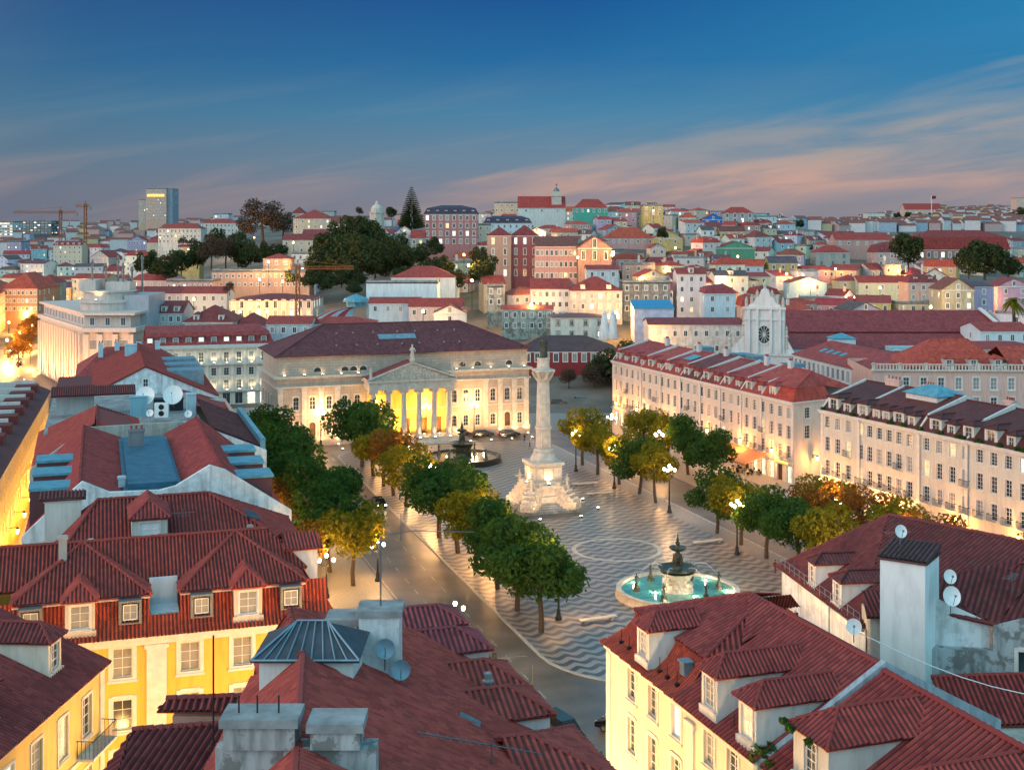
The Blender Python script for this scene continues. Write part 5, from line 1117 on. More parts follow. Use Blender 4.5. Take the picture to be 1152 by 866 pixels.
# fallen yagi aerial lying over the right slope and thin masts
mb = MB(); a, b2 = Vector((-3.6, 48.4, pr(-3.6, 48.4) + .5)), Vector((1.2, 52.0, pr(1.2, 52) + 1.2)); mb.tube([a, b2], .03, 5)
for k in range(12): c = a.lerp(b2, .02 + k * .075); mb.tube([c + Vector((-.12, .28, 0)), c + Vector((.12, -.28, 0))], .012, 4)
mb.tube([Vector((-.8, 50.4, pr(-.8, 50.4) - .1)), Vector((-.8, 50.4, pr(-.8, 50.4) + 1.2))], .035, 5); an = thing('roof_antenna', 'long yagi aerial slanting across the red roof at the bottom', 'antenna', (-.8, 50.4, 22)); W3(mb, 'aerial', 'grey_metal', an)
mb = MB(); mb.tube([(0, 0, -1), (0, 0, 6.2)], .045, 5); an = thing('lightning_rod', 'thin black mast rising beside the low tiled roof', 'mast', (-13.6, 58, 20)); mb.build('mast', 'dark_metal', an)
mb = MB(); mb.tube([(0, 0, -1), (0, 0, 3.4)], .045, 5); mb.tube([(0, 0, 3.4), (1.4, .2, 3.6), (4.2, .4, 3.5)], .02, 4); mb.tube([(.9, .1, 3.2), (.9, .1, 4.4)], .02, 4); an = thing('roof_antenna', 'tall aerial mast beside the white chimney, with a sideways arm', 'antenna', (-5.9, 57.2, 27.5)); mb.build('aerial', 'grey_metal', an)
# low tiled roofs left of it
lo = thing('lean_to', 'low annex with two coarse tiled roofs beside the large red roof', 'annex', (-19, 62, 0))
mb = MB(); T = lambda px, py, z: at(px, py, z)
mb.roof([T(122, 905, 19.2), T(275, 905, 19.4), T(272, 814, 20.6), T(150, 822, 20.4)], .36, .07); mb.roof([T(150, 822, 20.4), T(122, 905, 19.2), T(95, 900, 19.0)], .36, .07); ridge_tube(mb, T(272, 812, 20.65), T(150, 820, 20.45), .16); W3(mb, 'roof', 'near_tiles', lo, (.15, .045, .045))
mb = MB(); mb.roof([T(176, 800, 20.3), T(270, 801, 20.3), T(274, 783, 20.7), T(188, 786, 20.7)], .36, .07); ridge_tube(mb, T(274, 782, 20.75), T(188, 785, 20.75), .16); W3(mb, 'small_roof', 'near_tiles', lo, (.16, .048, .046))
mb = MB(); a, b2, c, d = T(180, 802, 20.6), T(270, 803, 20.8), T(270, 815, 20.55), T(180, 818, 20.4)
for q in (T(275, 880, 0),): pass
mb.box(-17.6, -12.2, 55.0, 61.0, 0, 18.9); mb.box(-17.2, -12.6, 64.5, 66, 0, 20.0); W3(mb, 'wall', 'plaster', lo, (.45, .30, .24))

# --- cream corner house, lower right, and its neighbour
OD = (6.2, 82.0, 0); rd = math.atan2(-.946, .325); zd = 18.0
dh = thing('corner_house', 'cream corner house with red roof, mansard and three tall dormers above the square', 'house', OD, rd); LD = 19.6
mb = MB(); facade(dh, mb, (0, 0), (LD, 0), 0, zd, [3.7, 6.7, 9.8, 13.8, 16.4], [(15.6, 1.95), (12.3, 2.1), (8.8, 2.1), (5.2, 2.1)], 1.15, .22, ('glass', 'glass', 'curtain_glass'), dict(surround=.2, div=(2, 4)), lit=.1)
wall(mb, (LD, 0), (LD, 14), 0, zd); wall(mb, (LD, 14), (0, 14), 0, zd); facade(dh, mb, (0, 14), (0, 0), 0, zd, [2.5, 5.5, 8.5, 11.5], [(15.6, 1.95), (12.3, 2.1), (8.8, 2.1), (5.2, 2.1)], 1.15, .22)
mb.box(-.1, LD, -.3, -.004, zd - .3, zd, 1); mb.box(-.12, LD, -.1, -.004, zd - .55, zd - .32, 1)
mb.box(-.1, .5, -.12, -.003, 0, zd - .56, 1); mb.box(11.2, 12.1, -.14, -.003, 0, zd - .75, 1); mb.box(11.05, 12.25, -.2, -.003, zd - 1.1, zd - .78, 1)
mb.build('wall', ['plaster', 'trim'], dh, color=(.66, .60, .46))
mb = MB(); prof = [(-.5, zd - .02), (.4, zd + .3), (1.2, zd + .95), (1.9, zd + 2.0)]
for (a, z1_), (b2, z2_) in zip(prof, prof[1:]):
    mb.roof([(-a if a < 0 else 0 + a * .55 - .0, a, z1_) if False else (-.4 + max(0, a) * .6, a, z1_), (10.2, a, z1_), (10.2, b2, z2_), (-.4 + max(0, b2) * .6, b2, z2_)], .24, .035, thick=0)
    mb.roof([(-.4 + max(0, a) * .6, a, z1_), (-.4 + max(0, b2) * .6, b2, z2_), (-.4 + max(0, b2) * .6, 13, z2_), (-.4 + max(0, a) * .6, 14, z1_)], .24, .035, thick=0)
low = mb.build('roof', 'near_tiles', dh, color=(.30, .075, .04))
mb = MB(); rz = 22.0; r0, r1_ = (5.8, 7, rz), (LD, 6.8, rz)
nw, sw = (.5, 1.6, 20.0), (10.2, 1.6, 20.0); hp = (7.9, 5.7, 21.5)
mb.roof([nw, sw, hp, r0], .34, .05); mb.roof([sw, (10.3, 4.1, 20.35), hp], .34, .05)
mb.roof([(10.2, -.45, zd + .0), (LD, -.45, zd + .0), (LD, 7, rz), (10.2, 7, rz)], .34, .05); mb.roof([hp, (10.2, 4.1, 20.3), (10.2, 7, rz), r0], .34, .05)
mb.roof([r0, (LD, 7, rz), (LD, 14.3, zd), (0, 14.3, zd)], .24, .04); mb.roof([nw, r0, (.5, 12.4, 20.0)], .34, .05, thick=0)
for a, b2 in ((nw, r0), (sw, hp), (r0, (LD, 7, rz))): ridge_tube(mb, Vector(a) + Vector((0, 0, .08)), Vector(b2) + Vector((0, 0, .08)), .14)
mb.box(.6, 10.15, 1.75, 2.2, 19.75, 19.97, 1); mb.box(9.9, 10.2, 1.9, 4.2, 19.75, 20.05, 1)
mb.build('upper_roof', ['near_tiles', 'trim'], low, color=(.20, .055, .05))
dk = dict(roofcol=(.20, .055, .05), wallcol=(.66, .64, .60), tile='near_tiles', pitch=.26)
dormer(dh, 5.4, -.05, zd + .6, 1.7, 2.0, 3.5, rise=.8, pane='curtain_glass', winw=1.0, div=(2, 4), **dk); dormer(dh, 13.9, -.05, zd + .6, 1.8, 2.1, 5.5, rise=.9, pane='curtain_glass', winw=1.1, div=(2, 4), **dk); dormer(dh, 18.0, -.05, zd + .5, 1.8, 2.1, 5.0, rise=.9, pane='lit_glass', winw=1.1, div=(2, 4), **dk)
mb = MB(); mb.box(-.3, .3, -.25, .3, 0, .75); mb.box(-.4, .4, -.35, .35, .75, .85); o = mb.build('vent_box', 'zinc', dh, (9.0, 1.0, zd + .8))
for x in (1.4, 2.6, 7.0, 8.0, 9.3, 16.0): mb = MB(); mb.box(-.12, .12, -.12, .12, 0, .2); mb.tube([(0, 0, 0), (0, 0, .95)], .025, 4); mb.build('roof_spike', 'dark_metal', dh, (x, .3, zd + .3))
plants(dh, [(19.3, -.1, zd + .1, .55), (19.4, .5, zd + .4, .4)], 5)
mb = MB(); P = [(-.5, zd + .1), (7, rz + .4), (14.2, zd + .5), (14.2, zd - 1), (-.5, zd - 1)]
for sx in (-.2, .2): mb.poly([(sx, y, z) for y, z in (P if sx > 0 else P[::-1])])
for (ya_, z1_), (yb_, z2_) in zip(P, P[1:] + P[:1]): mb.poly([(-.2, ya_, z1_), (.2, ya_, z1_), (.2, yb_, z2_), (-.2, yb_, z2_)])
mb.build('party_wall', 'old_plaster', dh, (LD, 0, 0), 0, (.36, .42, .46))
eh = thing('tiled_house', 'house beyond the slanting parapet with mossy-edged red roof and wide dormer, bottom edge', 'house', (6.2 + .325 * 19.9, 82 - .946 * 19.9, 0), rd); LE = 28
mb = MB(); facade(eh, mb, (0, 0), (LE, 0), 0, zd, [2, 5, 8, 11], [(15.6, 1.95), (12.3, 2.1)], 1.15, .2); wall(mb, (LE, 0), (LE, 13), 0, zd); wall(mb, (LE, 13), (0, 13), 0, zd); wall(mb, (0, 13), (0, 0), 0, zd); mb.build('wall', 'plaster', eh, color=(.64, .60, .50))
mb = MB(); mb.roof([(0, -.4, zd + .05), (LE, -.4, zd + .05), (LE, 6.8, rz - .1), (0, 6.8, rz - .1)], .36, .06); mb.roof([(0, 6.8, rz - .1), (LE, 6.8, rz - .1), (LE, 13.3, zd), (0, 13.3, zd)], .3, .055); ridge_tube(mb, (0, 6.8, rz), (LE, 6.8, rz), .17); mb.build('roof', 'near_tiles', eh, color=(.20, .05, .045))
dormer(eh, 3.6, .2, zd + .6, 3.0, 2.3, 6, roofcol=(.21, .052, .045), wallcol=(.62, .60, .55), rise=1.1, pitch=.3, winw=1.0, div=(2, 4)); dormer(eh, 10.5, .2, zd + .6, 3.0, 2.3, 6, roofcol=(.21, .052, .045), wallcol=(.62, .60, .55), rise=1.1, pitch=.3, winw=1.0, div=(2, 4))
plants(eh, [(1.9, -.25, zd + 2.95, .2), (2.6, -.3, zd + 2.85, .22), (4.2, -.3, zd + 2.85, .18), (.5, -.1, zd + .2, .3)], 9, .2)

# --- dark-roofed white house with chimney tower, far right
fh = thing('party_wall_house', 'white-walled house with large dark red roof and tall white stair tower carrying dishes', 'house', (28, 92, 0))
mb = MB()
for a, b2, z in (((21.9, 103.4), (24.3, 87.5), 17.0), ((24.3, 87.5), (24.3, 84.5), 15.2), ((24.3, 84.5), (27.2, 84), 15.2), ((33, 104), (21.9, 103.4), 17)): wall(mb, a, b2, 0, z, [((3.2, 12.5, .9, 1.9) if z == 17 else (99, 0, 1, 1))])
mb.poly([(27.2, 83.9, 14.3), (31.2, 83.2, 14.3), (31.2, 83.2, 18.9), (27.2, 83.9, 20.6)])
W3(mb, 'wall', 'old_plaster', fh, (.70, .74, .74))
mb = MB(); wall(mb, (24.2, 83.4), (31.2, 82.6), 0, 17.2); wall(mb, (31.2, 82.6), (45, 79.5), 0, 18.6, [(2.1, 15.2, 1.2, 2.1)]); mb.poly([(31.2, 82.6, 18.6), (45, 79.5, 18.6), (45, 79.5, 23.5), (31.2, 82.6, 18.9)]); mb.poly([(24.2, 83.4, 17.2), (31.2, 82.6, 17.2), (31.2, 83.3, 17.2), (24.2, 84.6, 17.2)])
W3(mb, 'grey_wall', 'ruin_plaster', fh, (.38, .42, .43)); d_ = Vector((13.8, -3.1, 0)).normalized(); p = Vector((31.2, 82.6, 15.2)) + d_ * 2.1 - fh.location; p.z = 15.2
window(fh, p.x, p.y, p.z, math.atan2(d_.y, d_.x), 1.2, 2.1, depth=.15, surround=.22, div=(2, 1))
mb = MB(); mb.roof([(21.5, 103.6, 17.0), (24.0, 88.0, 17.0), (29.6, 100, 22.0)], .38, .05); mb.roof([(24.0, 88.0, 17.0), (37.2, 86.5, 22.8), (29.6, 100, 22.0)], .38, .05); mb.roof([(24.0, 88.0, 17.0), (27.2, 86.5, 18.6), (37.2, 86.5, 22.8)], .38, .05)
mb.roof([(29.6, 100, 22.0), (37.2, 86.5, 22.8), (48, 92, 18), (40, 106, 18)]); mb.roof([(21.5, 103.6, 17), (29.6, 100, 22), (33, 105, 17.5)])
mb.roof([(26.6, 84.6, 19.5), (31.4, 82.7, 18.85), (28, 87.8, 20.2)], .38, .05); mb.roof([(31.4, 82.7, 18.85), (39, 81.2, 21.0), (40.5, 84.5, 22.4), (37.2, 87.0, 22.6)], .38, .05); mb.roof([(31.4, 82.7, 18.85), (37.2, 87.0, 22.6), (28, 87.8, 20.2)], .38, .05)
for a, b2 in (((29.6, 100, 22.06), (37.2, 86.5, 22.86)), ((26.6, 84.6, 19.55), (31.4, 82.7, 18.9)), ((21.5, 103.6, 17.05), (29.6, 100, 22.05))): ridge_tube(mb, a, b2, .15)
W3(mb, 'roof', 'old_tiles', fh, (.115, .038, .038))
mb = MB(); MW = Matrix.Translation((26.3, 83.6, 0)) @ Matrix.Rotation(-R(33), 4, 'Z'); mb.box(-1.7, 1.2, -1.5, 1.9, 14, 23.0, 0, MW); tw = W3(mb, 'stair_tower', 'plaster', fh, (.74, .78, .77)); mb = MB(); mb.box(-1.85, 1.35, -1.65, 2.05, 23.01, 23.15, 0, MW); mb.roof([MW @ Vector(p) for p in ((-1.85, -1.65, 23.16), (1.35, -1.65, 23.16), (1.35, 2.05, 23.6), (-1.85, 2.05, 23.6))], .3, .05); mb.build('tower_roof', 'old_tiles', tw, color=(.08, .06, .055))
for x, y, z, r in ((25.6, 84, 24.5, .42), (28.35, 82.6, 21.9, .45), (28.3, 82.2, 20.7, .62)): dish(fh, x - 28, y - 92, z, r, .25, .3)
mb = MB(); mb.box(24.4, 27.0, 86.6, 88.9, 13.5, 18.4); axm = W3(mb, 'annex', 'old_plaster', fh, (.52, .52, .47)); mb = MB(); mb.roof([(24.0, 86.1, 18.3), (27.3, 86.1, 18.3), (27.0, 88.9, 19.3), (24.4, 88.9, 19.3)], .3, .05); mb.build('annex_roof', 'old_tiles', axm, color=BRN); window(axm, 25.8, 86.6, 15.9, 0, 1.0, 1.5, depth=-.02, surround=.1, div=(2, 3))
for x, y, w in ((23.6, 92.5, 1.7), (22.9, 97.3, 1.5)): dormer(fh, x - 28, y - 92, 17.2, w, 1.9, 3.4, math.atan2(-15.4, 2.1), roofcol=BRN, wallcol=(.60, .63, .66), rise=.6, tile='old_tiles', winw=.9)
mb = MB(); 
for k in range(16): t_ = k / 15; a = Vector((21.7, 103, 17)).lerp(Vector((24.1, 88.3, 17)), t_); mb.tube([a, a + Vector((0, 0, .9))], .02, 4)
for z in (17.5, 17.9): mb.tube([(21.7, 103, z), (24.1, 88.3, z)], .02, 4)
mb.tube([(21.75, 103.5, 16.9), (24.15, 87.6, 16.9)], .09, 6); W3(mb, 'gutter_rail', 'zinc', fh)
mb = MB(); mb.tube([(23.15, 93, 8), (23.15, 93, 16.9)], .07, 6); W3(mb, 'downpipe', 'zinc', fh)
mb = MB(); q = [(32.4, 93.8, 21.15), (33.6, 91.8, 21.3), (34.4, 92.3, 21.7), (33.2, 94.3, 21.55)]; mb.roof([(31.0, 94.4, 21.2), (32.2, 92.2, 21.4), (33.0, 92.7, 21.9), (31.8, 94.9, 21.7)], thick=.2); W3(mb, 'skylight', 'teal_zinc', fh)
antenna(26.8, 88.4, 19.2, 4.6, 'tall aerial with crossed arms behind the white stair tower', .2); antenna(33.2, 84.6, 20.2, 1.6, 'small aerial on the roof right of the stair tower', .9)
dish(None, 20.6, 76.8, 20.5, .46, -.2, .35, label='white satellite dish on the parapet between the red roof and the grey wall')
fl = thing('flat_annex', 'low dark flat-roofed annex in the courtyard beside the white gutter wall', 'annex', (21, 92, 0)); mb = MB(); mb.box(-1.2, 2.2, -9, 9, 0, 12.4); mb.build('wall', 'old_plaster', fl, color=(.30, .32, .33)); mb = MB(); mb.roof([(-1.4, -9.2, 12.5), (2.3, -9.2, 12.5), (2.3, 9, 14.4), (-1.4, 9, 13.4)]); mb.build('roof', 'old_tiles', fl, color=DRED)
cr_ = thing('courtyard_house', 'small tiled courtyard house below the grey wall with a round stained chimney', 'house', (31, 75, 0)); mb = MB(); mb.box(-4.5, 8, -3, 6.6, 0, 15.4); mb.build('wall', 'old_plaster', cr_, color=(.42, .40, .34))
mb = MB(); mb.roof([(-5, -.5, 15.5), (2, -.5, 15.7), (2, 4, 17), (-5, 4, 16.8)], .32, .06); ridge_tube(mb, (-5, 4, 16.85), (2, 4, 17.05)); mb.roof([(1.5, -3.4, 15.3), (9, -3.4, 15.3), (9, 1.5, 16.6), (1.5, 1.5, 16.6)], .32, .06); mb.build('roof', 'near_tiles', cr_, color=(.19, .05, .045))
mb = MB(); mb.lathe([(1.35, 14), (1.35, 18.3), (1.2, 18.9), (.7, 19.2), (0, 19.3)], 18, (3.4, .8, 0)); mb.build('chimney', 'ruin_plaster', cr_, color=(.46, .55, .62))
mb = MB(); pts = [Vector((19.8, 77, 20.8)).lerp(Vector((40, 72, 18.5)), k / 12) - Vector((0, 0, 2.2 * math.sin(PI * k / 12))) for k in range(13)]; mb.tube(pts, .03, 4); cb_ = thing('overhead_cable', 'pale cable sagging across the red roofs towards the right edge', 'cable', pts[0]); W3(mb, 'cable', 'white_paint', cb_)

# ------------------------------------------------------------------ the block on the left of the trees (frame of the square)
def LB(name, label, u, v, cat='house'): return thing(name, label, cat, uv(u, v, 0), AX)
def shell(root, u0, u1, v0, v1, z, col, mat='plaster', wins=True, ru=0, rv=0):
    mb = MB(); k = dict(surround=.12, div=(2, 3)); rows = [(z - 3.2, 1.9), (z - 6.6, 2.0), (z - 10, 2.0)]
    wall(mb, (u0, v0), (u1, v0), 0, z); facade(root, mb, (u1, v0), (u1, v1), 0, z, arcade(1, v1 - v0 - 1, max(1, int((v1 - v0) / 3.4))), rows, 1.1, .2, ('glass', 'curtain_glass'), k) if wins else wall(mb, (u1, v0), (u1, v1), 0, z)
    wall(mb, (u1, v1), (u0, v1), 0, z); facade(root, mb, (u0, v1), (u0, v0), 0, z, arcade(1, v1 - v0 - 1, max(1, int((v1 - v0) / 3.4))), rows, 1.1, .2, ('glass', 'lit_glass'), k) if wins else wall(mb, (u0, v1), (u0, v0), 0, z)
    return mb.build('wall', mat, root, color=col)
def profile(root, name, P, v, th_, zb_, mat, col):
    mb = MB(); Q = P + [(P[-1][0], zb_), (P[0][0], zb_)]
    mb.poly([(u, v, z) for u, z in Q[::-1]]); mb.poly([(u, v + th_, z) for u, z in Q])
    for (a, z1_), (b2, z2_) in zip(Q, Q[1:] + Q[:1]): mb.poly([(a, v, z1_), (b2, v, z2_), (b2, v + th_, z2_), (a, v + th_, z1_)])
    return mb.build(name, mat, root, color=col)
# B1: behind the yellow house
b_ = LB('tiled_house', 'red hipped-roof house with a shuttered dormer and small roof terrace behind the yellow mansard', -60, -88)
shell(b_, -10, 9.4, 1.2, 15, 18.3, (.62, .6, .55)); mb = MB(); a, c = (-6.5, 9.5, 22.1), (2.4, 9.5, 22.1); e = [(-10.5, .5, 18.2), (9.9, .5, 18.2), (9.9, 15.4, 18.2), (-10.5, 15.4, 18.2)]
mb.roof([e[0], e[1], c, a], .3, .05); mb.roof([e[1], e[2], c], .3, .05); mb.roof([e[2], e[3], a, c], .3, .05); mb.roof([e[3], e[0], a], .3, .05)
for p, q in ((a, c), (e[1], c), (e[2], c), (e[0], a)): ridge_tube(mb, Vector(p) + Vector((0, 0, .1)), Vector(q) + Vector((0, 0, .1)), .15)
mb.build('roof', 'near_tiles', b_, color=(.19, .05, .042)); dormer(b_, -2.6, 3.4, 19.4, 2.7, 2.3, 5, roofcol=(.20, .055, .05), wallcol=(.56, .56, .50), rise=1.2, pitch=.3, pane='white_paint', winw=1.5)
mb = MB(); mb.box(-7.6, -.4, 1.6, 3.3, 18.9, 19.0); mb.box(-7.6, -.4, 1.6, 1.75, 19.0, 19.7); mb.box(-7.6, -7.45, 1.75, 3.3, 19, 19.7); mb.build('terrace', 'zinc', b_)
chimney(b_, -9.2, 10.2, 18.6, 22.4, 2.8, 1.4, (.62, .60, .54), 0); mb = MB(); mb.roof([(-11, 9.3, 22.42), (-7.4, 9.3, 22.42), (-7.4, 11.2, 22.7), (-11, 11.2, 22.7)], .3, .05); mb.build('chimney_hood', 'near_tiles', b_, color=BRN)
chimney(b_, 5.2, 3.6, 19.2, 20.6, .35, .35, (.4, .3, .26), 0); chimney(b_, -7.0, 3.6, 19.2, 20.4, .35, .35, (.5, .46, .4), 0)
mb = MB(); mb.roof([(5.2, 5.6, 20.9), (6.2, 5.6, 20.55), (6.2, 7, 20.7), (5.2, 7, 21.2)], thick=.15); mb.build('skylight', 'slate', b_)
antenna(*uv(-60.0, -84.2, 20.6), 1.6, 'spiky aerial beside the shuttered dormer', .3)
# B2: double roof with blue stepped dormers
b_ = LB('double_roof_house', 'house between pale party walls with two red roofs, blue flat centre and stepped zinc dormers', -60, -69.5)
shell(b_, -12.3, 10.3, .1, 33.5, 17.3, (.60, .62, .60)); profile(b_, 'party_wall', [(-12.8, 17.6), (-9.6, 20.6), (-7.8, 22.1), (-5.5, 21.0), (-1.2, 20.9), (.2, 21.2), (3.2, 22.9), (4.6, 22.4), (10.6, 18.3)], -.5, .5, 10, 'old_plaster', (.74, .76, .76))
mb = MB(); vv0, vv1 = .05, 33.4
mb.roof([(-12.6, vv0, 17.3), (-8, vv0, 21.9), (-8, vv1, 21.9), (-12.6, vv1, 17.3)], .3, .04); mb.roof([(-8, vv0, 21.9), (-4, vv0, 20.3), (-4, vv1, 20.3), (-8, vv1, 21.9)], .3, .04); mb.roof([(.6, vv0, 20.3), (4.4, vv0, 22.3), (4.4, vv1, 22.3), (.6, vv1, 20.3)], .3, .04); mb.roof([(4.4, vv0, 22.3), (10.6, vv0, 17.3), (10.6, vv1, 17.3), (4.4, vv1, 22.3)], .3, .04)
ridge_tube(mb, (-8, vv0, 22), (-8, vv1, 22)); ridge_tube(mb, (4.4, vv0, 22.4), (4.4, vv1, 22.4)); mb.build('roof', 'near_tiles', b_, color=(.19, .05, .048))
mb = MB(); mb.box(-4.3, .9, .2, 30, 19.5, 20.75); mb.box(-3.9, .5, 1.5, 28, 20.75, 21.25); mb.build('flat_roof', 'dark_teal_sheet', b_)
for k, v0 in enumerate((2.5, 9.5, 16.5)):
    for sg, u0 in ((1, 5.0), (-1, -8.7)):
        mb = MB(); x0, x1 = (u0, u0 + 4.2) if sg > 0 else (u0 - 3.6, u0); mb.box(x0, x1, v0, v0 + 3.4, 17.5, 20.9); d = mb.build('step_dormer', 'old_tiles', b_, color=(.09, .06, .07)); mb = MB(); mb.box(x0 - .1, x1 + .15, v0 - .12, v0 + 3.5, 20.91, 21.15); mb.build('dormer_roof', 'teal_zinc', d)
chimney(b_, -2.6, 22, 21.2, 23.0, 1.6, .9, (.2, .2, .22), 3); chimney(b_, -4.4, 3.2, 20.7, 21.7, .6, .6, (.4, .5, .55), 0)
# B3: beige party wall, terrace with dishes
b_ = LB('flat_roofed_house', 'house behind a broad beige party wall with roof terrace, dishes and air-conditioner', -60, -35)
shell(b_, -13.2, 12.6, .1, 52, 17.2, (.60, .60, .56)); profile(b_, 'party_wall', [(-13.8, 17.2), (-7.6, 21.6), (3.0, 21.75)], -.5, .45, 10, 'old_plaster', (.46, .45, .40)); profile(b_, 'white_party_wall', [(3.02, 21.75), (4.2, 21.5), (12.6, 17.9)], -.52, .45, 10, 'old_plaster', (.70, .73, .74))
mb = MB(); mb.roof([(-13.6, .05, 17.2), (-6.6, .05, 21.6), (-6.6, 12, 22.3), (-13.6, 24, 17.2)], .3, .04); mb.roof([(-6.6, .05, 21.6), (-1.2, .05, 20.0), (-1.6, 16, 19.9), (-6.6, 12, 22.3)], .3, .04); mb.roof([(-6.6, 12, 22.3), (-1.6, 16, 19.9), (-13.6, 24, 17.2)], .3, .04); ridge_tube(mb, (-6.6, 0, 21.7), (-6.6, 12, 22.4)); mb.build('roof', 'near_tiles', b_, color=(.20, .055, .045))
mb = MB(); mb.roof([(6.8, 4, 20.1), (12.6, 4, 17.6), (12.6, 31, 17.6), (6.8, 31, 20.1)], .3, .04); mb.build('dark_roof', 'old_tiles', b_, color=(.075, .035, .038))
mb = MB(); mb.box(12.4, 13.0, 3.8, 31.2, 15, 18.6); mb.build('side_parapet', 'teal_zinc', b_)
mb = MB(); mb.box(-13, 6.7, 16.5, 51, 17.2, 18.4); mb.box(-2, 6.7, 4.3, 16.5, 17.2, 19.0); mb.build('terrace', 'concrete', b_)
for x, y, w, d_, h, c in ((-1.2, 29, 2.2, 2, 2.6, (.2, .38, .45)), (5.8, 28, 1.2, 2, 2.8, (.35, .5, .55)), (3.0, 33, 4, 2, 1.6, (.05, .05, .06)), (-9.5, 34, 5, 3.2, 3.2, (.40, .42, .42))): mb = MB(); mb.box(x - w / 2, x + w / 2, y - d_ / 2, y + d_ / 2, 18.4, 18.4 + h); mb.box(x - w / 2 - .1, x + w / 2 + .1, y - d_ / 2 - .1, y + d_ / 2 + .1, 18.41 + h, 18.5 + h); mb.build('roof_shed', 'plaster', b_, color=c)
mb = MB(); mb.roof([(-12.6, 30, 21.3), (-1.5, 30, 21.3), (-1.5, 33, 22.2), (-12.6, 33, 22.2)], .3, .05); mb.build('shed_roof', 'near_tiles', b_, color=BRN)
for px_, py_, z, r, lb in ((164, 449, 20.6, 1.3, 'large white satellite dish on the terrace, left of its twin'), (195, 448, 20.4, 1.35, 'large white satellite dish on the terrace, right of its twin'), (169, 466, 19.4, .5, 'small satellite dish beside the air-conditioner'), (212, 467, 19.4, .5, 'small satellite dish on a mast right of the air-conditioner'), (144, 440, 20.4, .45, 'small satellite dish in front of the gabled blue-white wall')): p = at(px_, py_, z); dish(None, p.x, p.y, p.z, r, rnd.uniform(-.35, .1), .4, label=lb)
p = at(182, 470, 18.9); ac = thing('air_conditioner', 'white twin-fan air-conditioner on the roof terrace between the dishes', 'air conditioner', p, AX * .3); mb = MB(); mb.box(-.9, .9, -.4, .4, .1, 2.0); mb.build('casing', 'white_paint', ac)
for z in (.65, 1.5): mb = MB(); mb.tube([(0, -.43, z), (0, -.405, z)], .36, 18); mb.build('fan_grille', 'dark_metal', ac)
# B4: gabled blue-white house
b_ = LB('gabled_house', 'house with broad blue-white gable end wall and long red roof near the hotel', -60, 19); shell(b_, -7, 11.4, .1, 40, 17.4, (.62, .64, .64))
profile(b_, 'gable_wall', [(-7, 18.6), (.6, 22.3), (11.6, 17.6)], -.3, .3, 8, 'old_plaster', (.70, .75, .77)); mb = MB(); mb.roof([(-7.4, -.5, 18.4), (.6, -.5, 22.4), (.6, 40, 22.4), (-7.4, 40, 18.4)], .3, .05); mb.roof([(.6, -.5, 22.4), (11.8, -.5, 17.4), (11.8, 40, 17.4), (.6, 40, 22.4)], .3, .05); ridge_tube(mb, (.6, -.5, 22.5), (.6, 40, 22.5)); mb.build('roof', 'near_tiles', b_, color=(.19, .052, .045))
for v0 in (6, 15, 24): mb = MB(); mb.box(4.2, 10, v0, v0 + 4.5, 17.5, 20.9); mb.build('roof_box', 'zinc', b_)
window(b_, .6, -.3, 18.6, 0, .8, 1.9, depth=-.02, surround=.1); mb = MB(); mb.box(-.9, 2.1, -2.2, -.31, 15, 18.2); mb.box(-1.1, 2.3, -2.4, -.31, 18.21, 18.4); mb.build('porch', 'plaster', b_, color=(.6, .6, .56))
mb = MB(); mb.roof([(5, -8, 17.4), (13, -8, 16.3), (13, -.6, 16.5), (5, -.6, 19)], .3, .05); mb.build('low_roof', 'near_tiles', b_, color=RED); chimney(b_, -1, 26, 21.5, 23.6, 2, 1, (.35, .55, .62), 0)
b_ = LB('flat_roofed_house', 'low grey-walled house with a dark tile strip on its roof beside the lit street', -68.5, 19); shell(b_, -4.4, 1.4, .1, 24, 18.2, (.42, .46, .46), 'old_plaster'); mb = MB(); mb.roof([(-4.8, -.5, 18.2), (1.5, -.5, 18.4), (1.5, 3.5, 19.4), (-4.8, 3.5, 19.2)], .3, .05); mb.box(-4.3, 1.3, 3.5, 24, 18.21, 18.5, 0); mb.build('roof', 'near_tiles', b_, color=BRN)
b_ = LB('tiled_house', 'farthest red-roofed house of the left block, with pale chimneys, before the hotel', -62, 60); shell(b_, -8, 12, 0, 22, 16.5, (.6, .58, .54))
mb = MB(); a, c = (-3, 9, 21), (6, 9, 21); e = [(-8.5, -.4, 16.4), (12.5, -.4, 16.4), (12.5, 22.4, 16.4), (-8.5, 22.4, 16.4)]; mb.roof([e[0], e[1], c, a]); mb.roof([e[1], e[2], c]); mb.roof([e[2], e[3], a, c]); mb.roof([e[3], e[0], a]); mb.build('roof', 'roof_tiles', b_, color=(.19, .055, .05))
for x, y in ((-4, 6), (-1, 8), (3, 7), (6.5, 8)): chimney(b_, x, y, 19, 22, .9, .8, (.42, .58, .64), 2)
# --- left-hand street of yellow light
SZ = 13.8
fs = thing('street_facade', 'long facade glowing yellow along the narrow lamp-lit street at the left edge', 'building', uv(-79.6, -62), 0); A_ = uv(-79.8, -64); B_ = uv(-75.2, 62)
